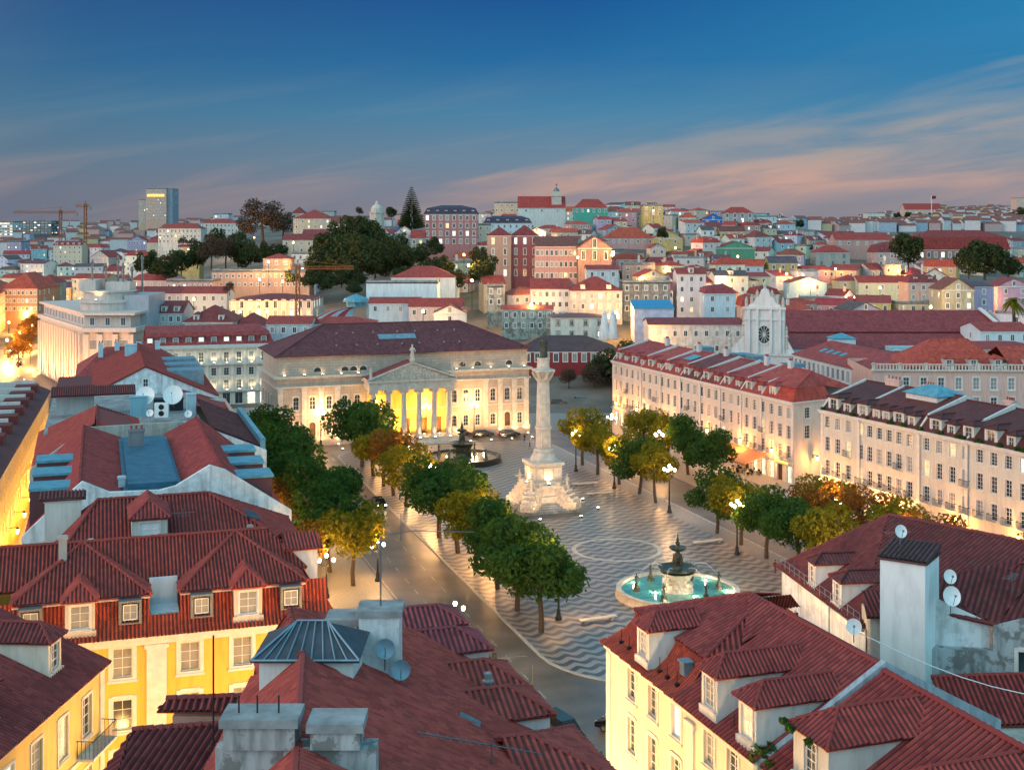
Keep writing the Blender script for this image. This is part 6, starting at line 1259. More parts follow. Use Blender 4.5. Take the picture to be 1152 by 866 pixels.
# the facade faces the street (to the right): run it from near to far
L_, rt = frame_on(A_, B_); fs.location = A_; fs.rotation_euler = (0, 0, rt); mb = MB()
cols_ = [1.7 + 3.0 * k for k in range(int((L_ - 3) / 3.0))][12:]
facade(fs, mb, (0, 0), (L_, 0), 0, SZ, cols_, [(11, 1.8), (7.9, 2.0), (4.8, 2.0)], 1.1, .2, ('glass', 'curtain_glass'), dict(surround=.16, simple_=True, div=(2, 2)), lit=.1)
wall(mb, (L_, 0), (L_, 15), 0, SZ); wall(mb, (L_, 15), (0, 15), 0, SZ); wall(mb, (0, 15), (0, 0), 0, SZ); mb.box(-.1, L_ + .3, -.4, -.003, SZ - .3, SZ, 1); mb.build('wall', ['plaster', 'trim'], fs, color=(.70, .52, .22))
mb = MB(); mb.roof([(-.2, -.5, SZ + .02), (L_ + .3, -.5, SZ + .02), (L_ + .3, 3, 15.4), (-.2, 3, 15.4)]); mb.roof([(-.2, 3, 15.4), (L_ + .3, 3, 15.4), (L_ + .3, 15.3, 14.4), (-.2, 15.3, 14.4)]); mb.build('roof', 'old_tiles', fs, color=(.10, .05, .06))
for k in range(9):
    x = 45 + k * 9.2; mb = MB(); mb.box(x - 1.6, x + 1.6, 1.2, 5, 14.2, 15.9); d = mb.build('roof_box', 'old_tiles', fs, color=BRN); mb = MB(); mb.box(x + 3, x + 3.6, 2, 14, 14.4, 16.2); mb.build('party_wall', 'plaster', fs, color=(.55, .55, .52))
mb = MB(); mb.poly([uv(-79.8, -64, .03), uv(-72, -64, .03), uv(-72, 64, .03), uv(-75.2, 64, .03)]); struct(mb.build('side_street', 'cobbles'))
pos = ('nearest the picture edge', 'second along the street', 'third along the street', 'beside the white parapet', 'midway along the street', 'below the blue dormer strips', 'opposite the grey party wall', 'beyond the midpoint of the street', 'near the far end of the street', 'last before the avenue')
for k, lb in enumerate(pos): wall_lamp(Vector(A_).lerp(Vector(B_), (34 + 9.6 * k) / L_) + Vector((.1, 0, 5.2)), rt, 'yellow lantern over the narrow left street, ' + lb, 800, (1, .46, .08), 1.3, 'lanterns of the yellow street')
# lamps of the cross street between the yellow house and its small neighbour, and at the foot of the picture, some added on unseen walls
for x, z, lb in ((6, 8.4, 'farthest left'), (11.5, 8.4, 'below the second window bay'), (17.6, 8.4, 'below the pilaster'), (23.5, 8.4, 'at its right-hand end')):
    p = Matrix.Rotation(TAY, 3, 'Z') @ Vector((x, -.05, z)) + Vector(OY); wall_lamp(p, TAY, 'yellow lantern low on the yellow mansard house, ' + lb, 130, (1, .54, .15), 2.6, 'lanterns of the yellow house')
for k, lb in enumerate(('by its far corner', 'by its balcony', 'under its second bay')): p = Matrix.Rotation(rt * 0 + math.atan2(33.4, 2.7), 3, 'Z') @ Vector((SL - 1 - 4.5 * k, -.05, 6.5)) + Vector((-26.3, 40, 0)); wall_lamp(p, math.atan2(33.4, 2.7), 'lantern on the small yellow corner house, ' + lb, 280, (1, .52, .15), 1.6, 'lanterns of the corner house')
for x, lb in ((2.5, 'near its free corner'), (8.2, 'between second and third window'), (14.8, 'towards the picture edge')): p = Matrix.Rotation(rd, 3, 'Z') @ Vector((x, -.05, 6.0)) + Vector(OD); wall_lamp(p, rd, 'warm lantern on the cream corner house, ' + lb, 230, (1, .48, .18), 2.2, 'lanterns of the cream corner house')
for k, lb in enumerate(('at its north corner', 'under the purple dormers', 'under the broad dormer roof')): p = E0 + Ed * (15 - 9 * k); p.z = 7; wall_lamp(p, R(108), 'added lantern on the road side of the bottom-centre house, ' + lb, 1900, (1, .58, .2), 2.2, 'added lanterns of the tiled house')  # lanterns added out of view to light the road and street corner
for x, lb in ((-25.6, 'near its street corner'), (-30, 'in the middle of the wall'), (-34.5, 'near the picture edge')): wall_lamp((x, 73.9 + (x + 23.6) * -.08, 12.5), PI + .08, 'added lantern on the hidden north wall of the corner house, ' + lb, 300, (1, .54, .15), 1.2, 'added lanterns of the cross street')  # out-of-frame lanterns added to wash the yellow facade evenly
for x, lb in ((-16.4, 'left one'), (-13.4, 'right one')): wall_lamp((x, 66.05, 15.5), PI, 'added lantern on the rear wall of the low tiled annex, ' + lb, 470, (1, .54, .15), 1.2, 'added lanterns of the cross street')  # two more unseen lanterns added for the yellow facade
for y, lb in ((2.5, 'by the street corner'), (6.5, 'in the middle'), (11, 'towards the courtyard')): p = Matrix.Rotation(rd, 3, 'Z') @ Vector((-.05, y, 7)) + Vector(OD); wall_lamp(p, rd - PI / 2, 'added lantern on the square side of the cream corner house, ' + lb, 2400, (1, .54, .18), 1.6, 'lanterns of the cream corner house')  # added behind the roof, out of sight, to brighten the square's near corner
for x, y, lb in ((-3.6, 76.2, 'nearer the road'), (-7.0, 74.8, 'nearer the yellow house')): wall_lamp((x, y, 7.5), PI + .2, 'added lantern on the hidden north wall of the bottom-centre house, ' + lb, 4200 if 'road' in lb else 420, (1, .54, .18), 1.4, 'added lanterns of the tiled house')  # added on an unseen wall to throw light on the road
for px_, py_, lb in ((512, 676, 'roadside lamp shining beside the chimney dishes'),): 
    p = at(px_, py_, 7 if py_ == 676 else 0.14); p.z = .14; candelabra(p, lb, 6.6, 900, (1, .60, .22), 2)
# ------------------------------------------------------------------ the city behind
WHITE = (.70, .70, .68); OFFW = (.62, .62, .58); CREAM = (.62, .54, .40); YEL = (.60, .44, .18); PINK = (.56, .33, .31); SALM = (.58, .38, .29); GREY = (.38, .39, .39); BLUW = (.56, .64, .68); GRN = (.10, .32, .20); BLUE = (.03, .17, .55); LIL = (.42, .34, .47); BEIG = (.50, .43, .33); BRICK = (.30, .13, .10); DK = (.10, .11, .13); PALEG = (.50, .55, .42); TEAL = (.25, .46, .50)
RR = (.20, .052, .042); RO = (.26, .075, .042); RD = (.135, .042, .042); RP = (.15, .05, .055); RB = (.12, .065, .05); RG = (.07, .075, .09); SLT = (.03, .045, .08)
LM = []      # landmarks: (px, py, phrase)
def far_roof(root, kind, w, d, ze, rise, col, tile='far_tiles', over=.3):
    mb = MB(); a, b2, c, e = (-w / 2 - over, -d / 2 - over, ze), (w / 2 + over, -d / 2 - over, ze), (w / 2 + over, d / 2 + over, ze), (-w / 2 - over, d / 2 + over, ze); r = ze + rise
    if kind == 'gx': mb.roof([a, b2, (b2[0], 0, r), (a[0], 0, r)]); mb.roof([(a[0], 0, r), (b2[0], 0, r), c, e])
    elif kind == 'gy': mb.roof([b2, c, (0, c[1], r), (0, a[1], r)]); mb.roof([e, a, (0, a[1], r), (0, c[1], r)])
    elif kind == 'hip':
        q = min(w, d) * .48; 
        if w >= d: p1, p2 = (-w / 2 + q, 0, r), (w / 2 - q, 0, r); mb.roof([a, b2, p2, p1]); mb.roof([b2, c, p2]); mb.roof([c, e, p1, p2]); mb.roof([e, a, p1])
        else: p1, p2 = (0, -d / 2 + q, r), (0, d / 2 - q, r); mb.roof([a, b2, p1]); mb.roof([b2, c, p2, p1]); mb.roof([c, e, p2]); mb.roof([e, a, p1, p2])
    elif kind == 'shed': mb.roof([a, b2, (c[0], c[1], r), (e[0], e[1], r)])
    elif kind == 'mans':
        i = min(1.6, w * .12); z1_ = ze + rise * .66; A, B, C, E = (a[0] + i, a[1] + i, z1_), (b2[0] - i, b2[1] + i, z1_), (c[0] - i, c[1] - i, z1_), (e[0] + i, e[1] - i, z1_)
        for f in ([a, b2, B, A], [b2, c, C, B], [c, e, E, C], [e, a, A, E]): mb.roof(f)
        q = min(w, d) * .3; mb.roof([A, B, (w / 2 - i - q, 0, r), (-w / 2 + i + q, 0, r)]); mb.roof([B, C, (w / 2 - i - q, 0, r)]); mb.roof([C, E, (-w / 2 + i + q, 0, r), (w / 2 - i - q, 0, r)]); mb.roof([E, A, (-w / 2 + i + q, 0, r)])
    else: mb.box(-w / 2, w / 2, -d / 2, d / 2, ze - .3, ze + .05); tile = 'concrete'; [mb.box(*q) for q in ((-w / 2, w / 2, -d / 2, -d / 2 + .25, ze + .051, ze + .7), (-w / 2, -w / 2 + .25, -d / 2 + .251, d / 2, ze + .051, ze + .7), (w / 2 - .25, w / 2, -d / 2 + .251, d / 2, ze + .051, ze + .7))]
    return mb.build('roof', tile, root, color=col)
def house_at(x, y, zb, w, d, ze, rise, kind, wcol, rcol, label, rot=0, name='house', cat='house', group=None, nx=None, nz=None, side=True, lit=.05, trim='trim', win=(1.05, 1.6), dorm=0, chim=0, shutter=None, mat=None, annex=False, floor=3.2, lower=False, tile='far_tiles', blank=0):
    h = thing(name, label, cat, (x, y, zb), rot, group); H = ze - zb; mb = MB()
    P = [(-w / 2, -d / 2), (w / 2, -d / 2), (w / 2, d / 2), (-w / 2, d / 2)]
    for a, b2 in zip(P, P[1:] + P[:1]): mb.poly([(a[0], a[1], -3), (b2[0], b2[1], -3), (b2[0], b2[1], H), (a[0], a[1], H)])
    if kind == 'gx':
        for s_ in (-1, 1): mb.poly([(s_ * w / 2, -d / 2, H), (s_ * w / 2, d / 2, H), (s_ * w / 2, 0, H + rise * .98)])
    if kind == 'gy':
        for s_ in (-1, 1): mb.poly([(-w / 2, s_ * d / 2, H), (w / 2, s_ * d / 2, H), (0, s_ * d / 2, H + rise * .98)])
    if kind == 'shed': mb.poly([(-w / 2, d / 2, H), (w / 2, d / 2, H), (w / 2, d / 2, H + rise), (-w / 2, d / 2, H + rise)]); [mb.poly([(s_ * w / 2, -d / 2, H), (s_ * w / 2, d / 2, H), (s_ * w / 2, d / 2, H + rise)]) for s_ in (-1, 1)]
    if kind != 'flat': mb.box(-w / 2 - .18, w / 2 + .18, -d / 2 - .2, -d / 2 - .003, H - .35, H - .05, 1)
    mb.build('wall', [mat or rnd.choice(('plaster', 'plaster', 'old_plaster')), 'trim'], h, color=wcol)
    rf = far_roof(h, kind, w, d, H, rise, rcol, tile)
    nz = max(1, min(6, int(H / floor))) if nz is None else nz; nx = max(1, int(w / 2.9)) if nx is None else nx
    def wn(px_, py_, z, r_):
        pane = 'glass' if rnd.random() > lit else rnd.choice(('lit_glass', 'lit_white')); f = win_mesh(win[0], win[1], depth=-.02, surround=.14, simple_=True, pane=rnd.choice(('glass', 'glass', 'curtain_glass')) if pane == 'glass' else pane, trim=trim, div=(2, 1)); put('window', f[0], h, (px_, py_, z), r_)
    for k in range(nz):
        z = H - floor * (k + 1) + .75
        if z < .4 - (6 if lower else 0): break
        for i in range(nx):
            if blank and rnd.random() < blank: continue
            wn(-w / 2 + w * (i + .5) / nx, -d / 2, z, 0)
        if side and d > 6:
            sx = -1 if x > 0 else 1; n = max(1, int(d / 4.5))
            for i in range(n):
                if rnd.random() < .45: wn(sx * w / 2, -d / 2 + d * (i + .5) / n, z, -PI / 2 if sx < 0 else PI / 2)
    if kind == 'gy' and rise > 2 and not blank: wn(0, -d / 2, H + .1, 0)
    if annex:      # a lower addition against one flank or the front
        s_ = rnd.choice((-1, 1)); aw, ad, ah = rnd.uniform(2.5, 4.5), rnd.uniform(3, min(7, d)), H * rnd.uniform(.45, .8); x0 = s_ * (w / 2 + aw / 2); y0 = rnd.uniform(-d / 2 - 1.5, 0) + ad / 2; mb = MB()
        mb.box(x0 - aw / 2, x0 + aw / 2, y0 - ad / 2, y0 + ad / 2, -3, ah); an_ = mb.build('annex', 'old_plaster', h, color=rnd.choice((wcol, WHITE, OFFW, BEIG, SALM))); mb = MB(); za, zb_ = (ah + 1.2, ah + .05) if s_ > 0 else (ah + .05, ah + 1.2)
        mb.roof([(x0 - aw / 2 - .2, y0 - ad / 2 - .25, za), (x0 + aw / 2 + .2, y0 - ad / 2 - .25, zb_), (x0 + aw / 2 + .2, y0 + ad / 2 + .25, zb_), (x0 - aw / 2 - .2, y0 + ad / 2 + .25, za)]); mb.build('annex_roof', tile, an_, color=rnd.choice((rcol, RR, RD, RB)))
        f = win_mesh(1.0, 1.3, depth=-.02, surround=.12, simple_=True, div=(2, 1)); put('window', f[0], an_, (x0, y0 - ad / 2, max(.3, ah - 2.3)))
    for i in range(dorm):
        xd = -w / 2 + w * (i + .5) / dorm; mb = MB(); yy = -d / 2 + .6; sl_ = rise * .5
        mb.box(xd - .75, xd + .75, yy, yy + 2.6, H - .2, H + 1.9); dd = mb.build('dormer', 'plaster', h, color=WHITE); mb = MB(); mb.roof([(xd - 1, yy - .3, H + 1.9), (xd + 1, yy - .3, H + 1.9), (xd, yy + .6, H + 2.6)], thick=0); mb.roof([(xd + 1, yy - .3, H + 1.9), (xd + 1, yy + 3, H + 1.9), (xd, yy + 3, H + 2.6), (xd, yy + .6, H + 2.6)], thick=0); mb.roof([(xd - 1, yy + 3, H + 1.9), (xd - 1, yy - .3, H + 1.9), (xd, yy + .6, H + 2.6), (xd, yy + 3, H + 2.6)], thick=0); mb.build('dormer_roof', tile, dd, color=rcol)
        f = win_mesh(.95, 1.3, depth=-.02, surround=.1, simple_=True, pane='glass' if rnd.random() > max(lit, .12) else 'lit_glass', div=(2, 1)); put('window', f[0], dd, (xd, yy, H + .3))
    for i in range(chim):
        xc = rnd.uniform(-w * .4, w * .4); yc = rnd.uniform(-.2, .35) * d; mb = MB(); mb.box(xc - .4, xc + .4, yc - .3, yc + .3, H, H + rise + rnd.uniform(.6, 1.4)); mb.build('chimney', 'plaster', rf, color=rnd.choice((OFFW, GREY, SALM)))
    return h
def H(px0, px1, pye, pyt, Y, kind, wcol, rcol, label, d=11, pyb=None, lm=None, **k):
    """a house measured in the picture: side columns, eave row, roof-top row, distance"""
    xc = ((px0 + px1) / 2 - 576) * Y / F; w = (px1 - px0) * Y / F; ze = CH - (pye - HZ) * Y / F; zr = CH - (pyt - HZ) * (Y + (d / 2 if kind not in ('shed',) else d)) / F
    zb = ground(xc, Y) if pyb is None else CH - (pyb - HZ) * Y / F; zb = min(zb, ze - 3)
    if lm: LM.append(((px0 + px1) / 2, (pye + pyt) / 2, lm))
    BOX.append((px0, px1, Y, pyt, pye + max(6, min(12, (ze - zb) * F / Y * .6))))
    return house_at(xc, Y + d / 2, zb, w, d, ze, max(.4, zr - ze), kind, wcol, rcol, label, **k)
BOX = []
# --- measured, recognisable houses (columns, eave row, top row, distance ...)
H(164, 187, 212.5, 211, 1400, 'flat', (.55, .36, .28), RG, 'tall pinkish hotel tower with a golden lit band at its top', d=30, pyb=256, lm='the tall hotel tower', name='hotel_tower', cat='tower block', nx=9, nz=10, win=(1.1, 1.2), floor=3.4, lit=.05)
H(156, 164, 225, 224, 1402, 'flat', (.55, .40, .28), RG, 'lower cream wing standing against the left flank of the tall hotel tower', d=26, pyb=256, nx=3, nz=8, name='hotel_wing', cat='tower block')
H(187, 194, 212.8, 211.5, 1404, 'flat', (.30, .32, .37), RG, 'blue-grey flank block on the right side of the tall hotel tower', d=26, pyb=256, nx=0, name='hotel_wing', cat='tower block')
H(17, 58, 249, 246, 1600, 'flat', DK, RG, 'long dark glass office block on the left skyline', d=30, pyb=268, nx=10, nz=5, lit=.3, win=(3, 1.6), lm='the dark glass office block', name='office_block', cat='office')
H(-4, 14, 250, 248, 1500, 'flat', OFFW, RG, 'pale office block with greenish lit floors at the left picture edge', d=30, pyb=272, nx=6, nz=5, lit=.5, win=(3, 1.6), name='office_block', cat='office')
H(8, 24, 272, 268, 1100, 'flat', LIL, RG, 'lilac block with a white rooftop light below the dark office', d=20, nz=4, lm='the lilac block')
H(60, 92, 276, 271, 900, 'gx', CREAM, RR, 'long low cream house with red roof and small dormers on the left plain', d=12, dorm=5, lm='the long low cream house')
H(178, 226, 257, 251, 800, 'hip', OFFW, RR, 'long white villa with red hipped roof below the tower', d=16, nx=11, nz=3, lm='the long white villa')
H(226, 268, 251, 246, 830, 'hip', OFFW, RR, 'white mansion with red roof beside the bare brown tree', d=16, nx=10, nz=3)
H(240, 257, 241, 236, 900, 'flat', BLUW, RG, 'small white modern block on the skyline left of the bare tree', d=12, nx=3, nz=3)
H(201, 224, 278, 272, 640, 'mans', YEL, RD, 'yellow house with lilac dormers under the dark park trees', d=10, dorm=5, nz=2, lm='the yellow dormered house')
H(187, 240, 316, 313, 470, 'flat', (.55, .36, .30), RG, 'long pink wall building with a row of small windows, lower part', d=12, nx=9, nz=2, lm='the long pink building', win=(.9, 1.2))
H(238, 348, 305, 302, 485, 'flat', (.56, .36, .28), RG, 'long pink building with small windows ending in orange lamplight', d=12, nx=16, nz=2, win=(.9, 1.2))
H(296, 326, 291, 285, 500, 'hip', SALM, RR, 'salmon house lit orange above the long pink building', nz=2)
H(328, 355, 285, 281, 520, 'flat', BLUW, RD, 'white-blue house with square windows below the park', nx=4, nz=4, lm='the white-blue house', d=10)
H(318, 352, 270, 263, 600, 'gx', CREAM, RD, 'cream villa with red roof right above the white-blue house', nz=2)
H(340, 368, 266, 258, 640, 'gx', SALM, RP, 'salmon villa with purple glazed roof on the hillside', nz=2)
H(330, 372, 246, 236, 760, 'hip', BEIG, RR, 'large beige convent with wide red hipped roof on the ridge', d=22, nx=6, nz=3, lit=.25, lm='the beige ridge convent')
H(328, 342, 240, 233, 790, 'hip', BEIG, RD, 'beige tower pavilion behind the large red hipped roof', d=12)
H(372, 402, 252, 243, 740, 'gx', BEIG, RB, 'brown-roofed wing with a row of lit windows on the ridge', nx=6, nz=1, lit=.9, d=14)
H(362, 376, 238, 230, 900, 'flat', GREY, RG, 'grey modern block with a mast on the skyline', d=12)
H(447, 458, 254, 247, 620, 'gx', BLUE, RR, 'narrow deep blue house left of the tall conifer', nz=2)
H(444, 466, 262, 254, 560, 'gy', WHITE, RD, 'white chapel-like house with stepped gable below the tall conifer', d=10, nx=2, nz=2)
H(462, 477, 268, 259, 555, 'gx', BEIG, RR, 'small beige house left of the striped pink palace', nz=2)
H(477, 537, 241, 231, 590, 'mans', (.46, .20, .19), SLT, 'pink-and-white striped palace with dark blue mansard and lit dormers', d=20, nx=8, nz=4, dorm=6, lit=.12, win=(1.4, 2.2), lm='the striped pink palace', floor=3.6, name='palace', cat='palace')
H(537, 552, 253, 247, 620, 'flat', CREAM, RG, 'narrow cream house right of the striped pink palace', nz=3)
H(556, 596, 228, 218, 800, 'flat', BEIG, RG, 'dark modern penthouse on the highest part of the ridge', d=14, nz=2, lit=.2)
H(583, 636, 234, 221, 770, 'gx', OFFW, (.22, .05, .04), 'long church-like hall with red roof along the ridge', d=16, nx=3, nz=1, lm='the long red ridge hall')
H(646, 684, 234, 224, 740, 'hip', (.08, .36, .28), RR, 'green-walled house with red hipped roof on the ridge', nz=1, nx=6, lm='the green-walled house')
H(544, 598, 251, 243, 640, 'mans', BLUW, SLT, 'white house with slate mansard above the brown towers', d=12, dorm=5, nz=2)
H(724, 746, 231, 224, 720, 'flat', YEL, RR, 'yellow villa with rooftop loggia on the ridge', nz=2, lm='the yellow ridge villa', d=12)
H(790, 815, 247, 240, 765, 'gy', BLUE, RO, 'bright blue gabled house below the ridge', nx=2, nz=2, lm='the bright blue gabled house', lit=0)
H(814, 848, 240, 233, 760, 'hip', GREY, RR, 'grey villa with tall windows and red hipped roof right of the blue house', nz=2, nx=4, win=(1.6, 2.6), lm='the grey villa')
H(548, 575, 265, 255, 480, 'hip', (.44, .29, .23), RD, 'tall brown stone tower block with corner pilasters, left half', d=18, nx=2, nz=4, lm='the brown tower block', floor=4, win=(1.1, 2.4), lit=.1)
H(575, 606, 265, 253, 484, 'hip', (.36, .13, .14), RD, 'dark pink palace block with tall windows beside the brown tower', d=18, nx=3, nz=4, floor=4, win=(1.1, 2.4), lit=.12, name='palace', cat='palace')
H(602, 650, 277, 266, 470, 'gx', (.55, .30, .27), RB, 'long pink palace wing with two rows of arched windows', d=18, nx=9, nz=3, win=(1.1, 2.0), floor=4.2, lm='the long pink palace wing', name='palace', cat='palace')
H(650, 688, 279, 265, 462, 'gy', (.34, .21, .18), RB, 'brown gabled church front closing the pink palace wing', d=20, nx=3, nz=1, win=(1.3, 3.2), floor=5, lm='the brown gabled front', name='church', cat='church')
H(680, 735, 268, 256, 640, 'hip', PINK, RO, 'wide pink house with orange-red roof behind the brown gable', d=16, nx=8, nz=2)
H(735, 768, 268, 259, 625, 'gy', YEL, RO, 'ochre gabled house with a red flank roof on the slope', nx=2, nz=2, lm='the ochre gabled house')
H(806, 850, 279, 271, 590, 'gy', GRN, RR, 'green gabled house in the middle of the slope', nx=2, nz=2, blank=.4, lm='the green gabled house')
H(597, 641, 325, 313, 400, 'gx', WHITE, RR, 'white house with red roof, left half of the lamplit pair', d=13, nx=6, nz=3, lm='the lamplit white pair')
H(641, 700, 327, 311, 396, 'hip', (.66, .56, .50), RR, 'broad pinkish house with hipped red roof and lit windows, above the green tree', d=15, nx=6, nz=3, lit=.5, dorm=2)
H(660, 696, 303, 298, 430, 'gx', BLUW, RR, 'low pale blue house between the brown gable and the lamplit pair', nz=1)
H(700, 754, 318, 313, 400, 'flat', (.30, .30, .28), RG, 'ruined grey house with black empty windows', d=12, nx=5, nz=3, mat='ruin_plaster', lm='the ruined grey house', lit=0)
H(714, 758, 347, 337, 370, 'shed', (.45, .42, .50), (.02, .2, .4), 'house wrapped in lilac scaffold netting under a bright blue tarpaulin roof', d=12, nx=0, nz=0, mat='scaffold_net', tile='blue_tarp', lm='the netted house')
H(762, 794, 308, 301, 400, 'gx', (.68, .62, .62), RR, 'tall narrow white house with a red roof and single dormer', d=11, nx=3, nz=4, dorm=1, lm='the tall narrow white house')
H(793, 827, 330, 320, 385, 'mans', BLUW, (.16, .05, .06), 'pale blue house with dark red mansard storey', d=11, nx=2, nz=3, lm='the pale blue mansard house')
H(730, 836, 365, 357, 345, 'gx', (.66, .60, .56), RP, 'long white institution with plain frieze and one row of windows', d=14, nx=9, nz=2, floor=4, lm='the long white institution')
H(836, 850, 345, 330, 350, 'mans', SALM, RR, 'narrow salmon house squeezed beside the white church front', d=10, nz=3, nx=1, dorm=1)
H(620, 682, 357, 352, 372, 'hip', (.58, .62, .56), RG, 'white house with dark green shutters and grey roof', d=12, nx=4, nz=2, lm='the green-shuttered house', trim='green_shutter')
H(565, 622, 348, 343, 384, 'gx', (.42, .45, .38), RD, 'mossy stone range with small red roofs behind the theatre', d=10, nx=6, nz=2, mat='ruin_plaster')
H(548, 566, 322, 318, 400, 'flat', (.40, .40, .34), RG, 'old stone rampart block below the brown tower', d=10, nx=2, nz=2, mat='ruin_plaster')
H(578, 694, 395, 377, 345, 'hip', (.30, .045, .045), (.06, .065, .075), 'dark red palace with mottled black roof and white-framed windows', d=17, nx=11, nz=3, lm='the dark red palace', win=(1.3, 2.3), floor=3.6, name='palace', cat='palace', tile='old_tiles')
H(690, 740, 410, 402, 352, 'gx', BRICK, RD, 'low brick-red house with lit windows right of the dark red palace', d=12, nx=5, nz=2, lit=.5)
H(440, 512, 312, 299, 420, 'hip', BLUW, RR, 'red hipped hall roof above the pale market', d=16, nx=0, nz=0)
H(412, 492, 318, 316, 395, 'flat', (.62, .72, .74), RG, 'flat-roofed pale turquoise market hall', d=16, nx=0, nz=0, lm='the turquoise market hall')
H(415, 472, 341, 334, 378, 'gx', BLUW, RR, 'white market wing with red roof', d=9, nx=4, nz=1)
H(460, 520, 345, 335, 370, 'gx', (.62, .50, .46), RR, 'pinkish house with three windows beside the lit alley', d=9, nx=5, nz=2)
H(488, 524, 352, 342, 360, 'gy', WHITE, RD, 'white gabled house just behind the theatre roof', d=9, nx=1, nz=1)
H(205, 255, 330, 322, 420, 'gx', OFFW, RR, 'white house with red roof in front of the long pink building', nz=2)
H(148, 205, 330, 322, 440, 'gx', (.52, .44, .42), RD, 'long house with dark red roof left of the long pink building', nz=2, d=12)
H(258, 352, 338, 330, 400, 'hip', (.64, .54, .44), RD, 'theatre hall with lit arches and a dark red hipped roof', d=22, nx=10, nz=2, win=(1.2, 2.6), lit=.6, lm='the hall with lit arches')
H(162, 205, 352, 338, 350, 'gx', (.46, .50, .52), RD, 'grey house with steep dark red roof behind the hotel, left', d=13, nx=5, nz=2, dorm=3)
H(206, 262, 362, 343, 345, 'hip', (.40, .46, .48), RD, 'grey house with wide dark red roof and turret behind the hotel', d=15, nx=6, nz=1, dorm=2)
H(262, 296, 366, 352, 350, 'hip', LIL, RD, 'lilac house behind the right end of the hotel', d=12, nx=2, nz=2)
H(300, 350, 364, 355, 330, 'gx', (.5, .55, .58), RR, 'low house with red roof behind the left end of the theatre', d=10, nx=4, nz=1)
H(345, 420, 364, 356, 335, 'hip', BLUW, RR, 'low pale house with red hipped roof behind the theatre roof', d=11, nx=5, nz=1)
H(1033, 1136, 281, 259, 620, 'mans', (.36, .17, .13), (.15, .035, .03), 'large brick-pink barracks with red roof and a row of white dormers', d=26, nx=13, nz=3, dorm=11, win=(1.6, 2.6), floor=4.5, lit=.35, lm='the brick-pink barracks', name='barracks', cat='building')
H(985, 1034, 284, 272, 590, 'mans', (.60, .38, .34), RD, 'pink house with dark red mansard and three dormers', d=14, nx=4, nz=2, dorm=3, lm='the pink mansard house')
H(940, 1000, 270, 262, 640, 'gx', (.5, .3, .26), RR, 'long low red-roofed range left of the barracks', d=14, nx=6, nz=1)
H(1022, 1056, 318, 308, 430, 'mans', (.64, .42, .32), RD, 'salmon house glowing orange at its foot, with white dormers', d=11, nx=3, nz=2, dorm=2, lm='the glowing salmon house')
H(1060, 1096, 326, 312, 385, 'gy', (.44, .42, .30), RB, 'chalet-like beige gable with two verandas', d=12, nx=3, nz=2, lm='the chalet gable')
H(1096, 1118, 322, 316, 390, 'shed', LIL, RG, 'narrow lilac house right of the chalet gable', nz=3, nx=1)
H(1122, 1160, 322, 312, 430, 'gy', (.56, .34, .42), RP, 'mauve house with a pink gable near the right edge', nz=2, nx=2, lm='the mauve gable')
H(888, 930, 318, 311, 460, 'gy', (.40, .58, .66), RD, 'turquoise-white gabled houses above the church roof', d=10, nx=2, nz=3, lit=.4, lm='the turquoise gable')
H(840, 866, 311, 306, 470, 'shed', (.62, .56, .34), RR, 'pale yellow house with few black windows left of the church pinnacles', d=9, nx=2, nz=2, lm='the pale yellow house')
H(918, 956, 284, 276, 590, 'hip', (.40, .38, .34), RR, 'grey-beige house with bright green shutters', d=11, nx=3, nz=2, trim='green_shutter', lm='the green-shuttered slope house')
H(966, 1020, 318, 310, 470, 'gx', PALEG, RR, 'pale green-grey house with red roof above the long church roof', d=10, nx=3, nz=2)
H(944, 972, 316, 309, 475, 'hip', (.50, .46, .30), RR, 'square khaki house with four dark windows', d=10, nx=2, nz=2)
H(1018, 1060, 236, 229, 2300, 'gx', (.6, .45, .38), RR, 'castle-like building with red roof on the far dark hill', d=30, nx=5, nz=2, lm='the far castle-like building')
H(976, 996, 240, 236, 1900, 'flat', (.55, .58, .50), RG, 'pale tower block on the right skyline, tallest of three', d=25, nx=4, nz=8, pyb=262, name='tower_block', cat='tower block', lm='the pale skyline tower')
H(917, 930, 246, 244, 2100, 'flat', (.42, .40, .42), RG, 'grey-brown tower block, leftmost on the right skyline', d=25, nx=4, nz=6, pyb=258, name='tower_block', cat='tower block')
H(948, 958, 247, 244, 2150, 'flat', (.5, .45, .42), RG, 'slim beige tower block between the two other skyline towers', d=25, nx=3, nz=5, pyb=258, name='tower_block', cat='tower block')
H(1144, 1158, 223, 221, 2000, 'flat', (.60, .42, .34), RG, 'salmon tower at the right picture edge above the dark trees', d=25, nx=3, nz=6, pyb=245, name='tower_block', cat='tower block')
H(0, 42, 325, 306, 520, 'hip', (.45, .26, .16), RO, 'broad orange-lit building with red hipped roof at the left edge', d=26, nx=9, nz=3, lit=.1, lm='the broad orange-lit building')
H(38, 62, 318, 309, 560, 'hip', BEIG, RR, 'small building with a red dome-like hipped roof at the left', d=14, nz=2)

ht = [o for o in bpy.data.objects if o.name == 'hotel_tower'][0]; mb = MB(); mb.box(-9.5, 9, -15.6, -15.05, 34, 36.4); mb.build('lit_band', 'gold_screen', ht)
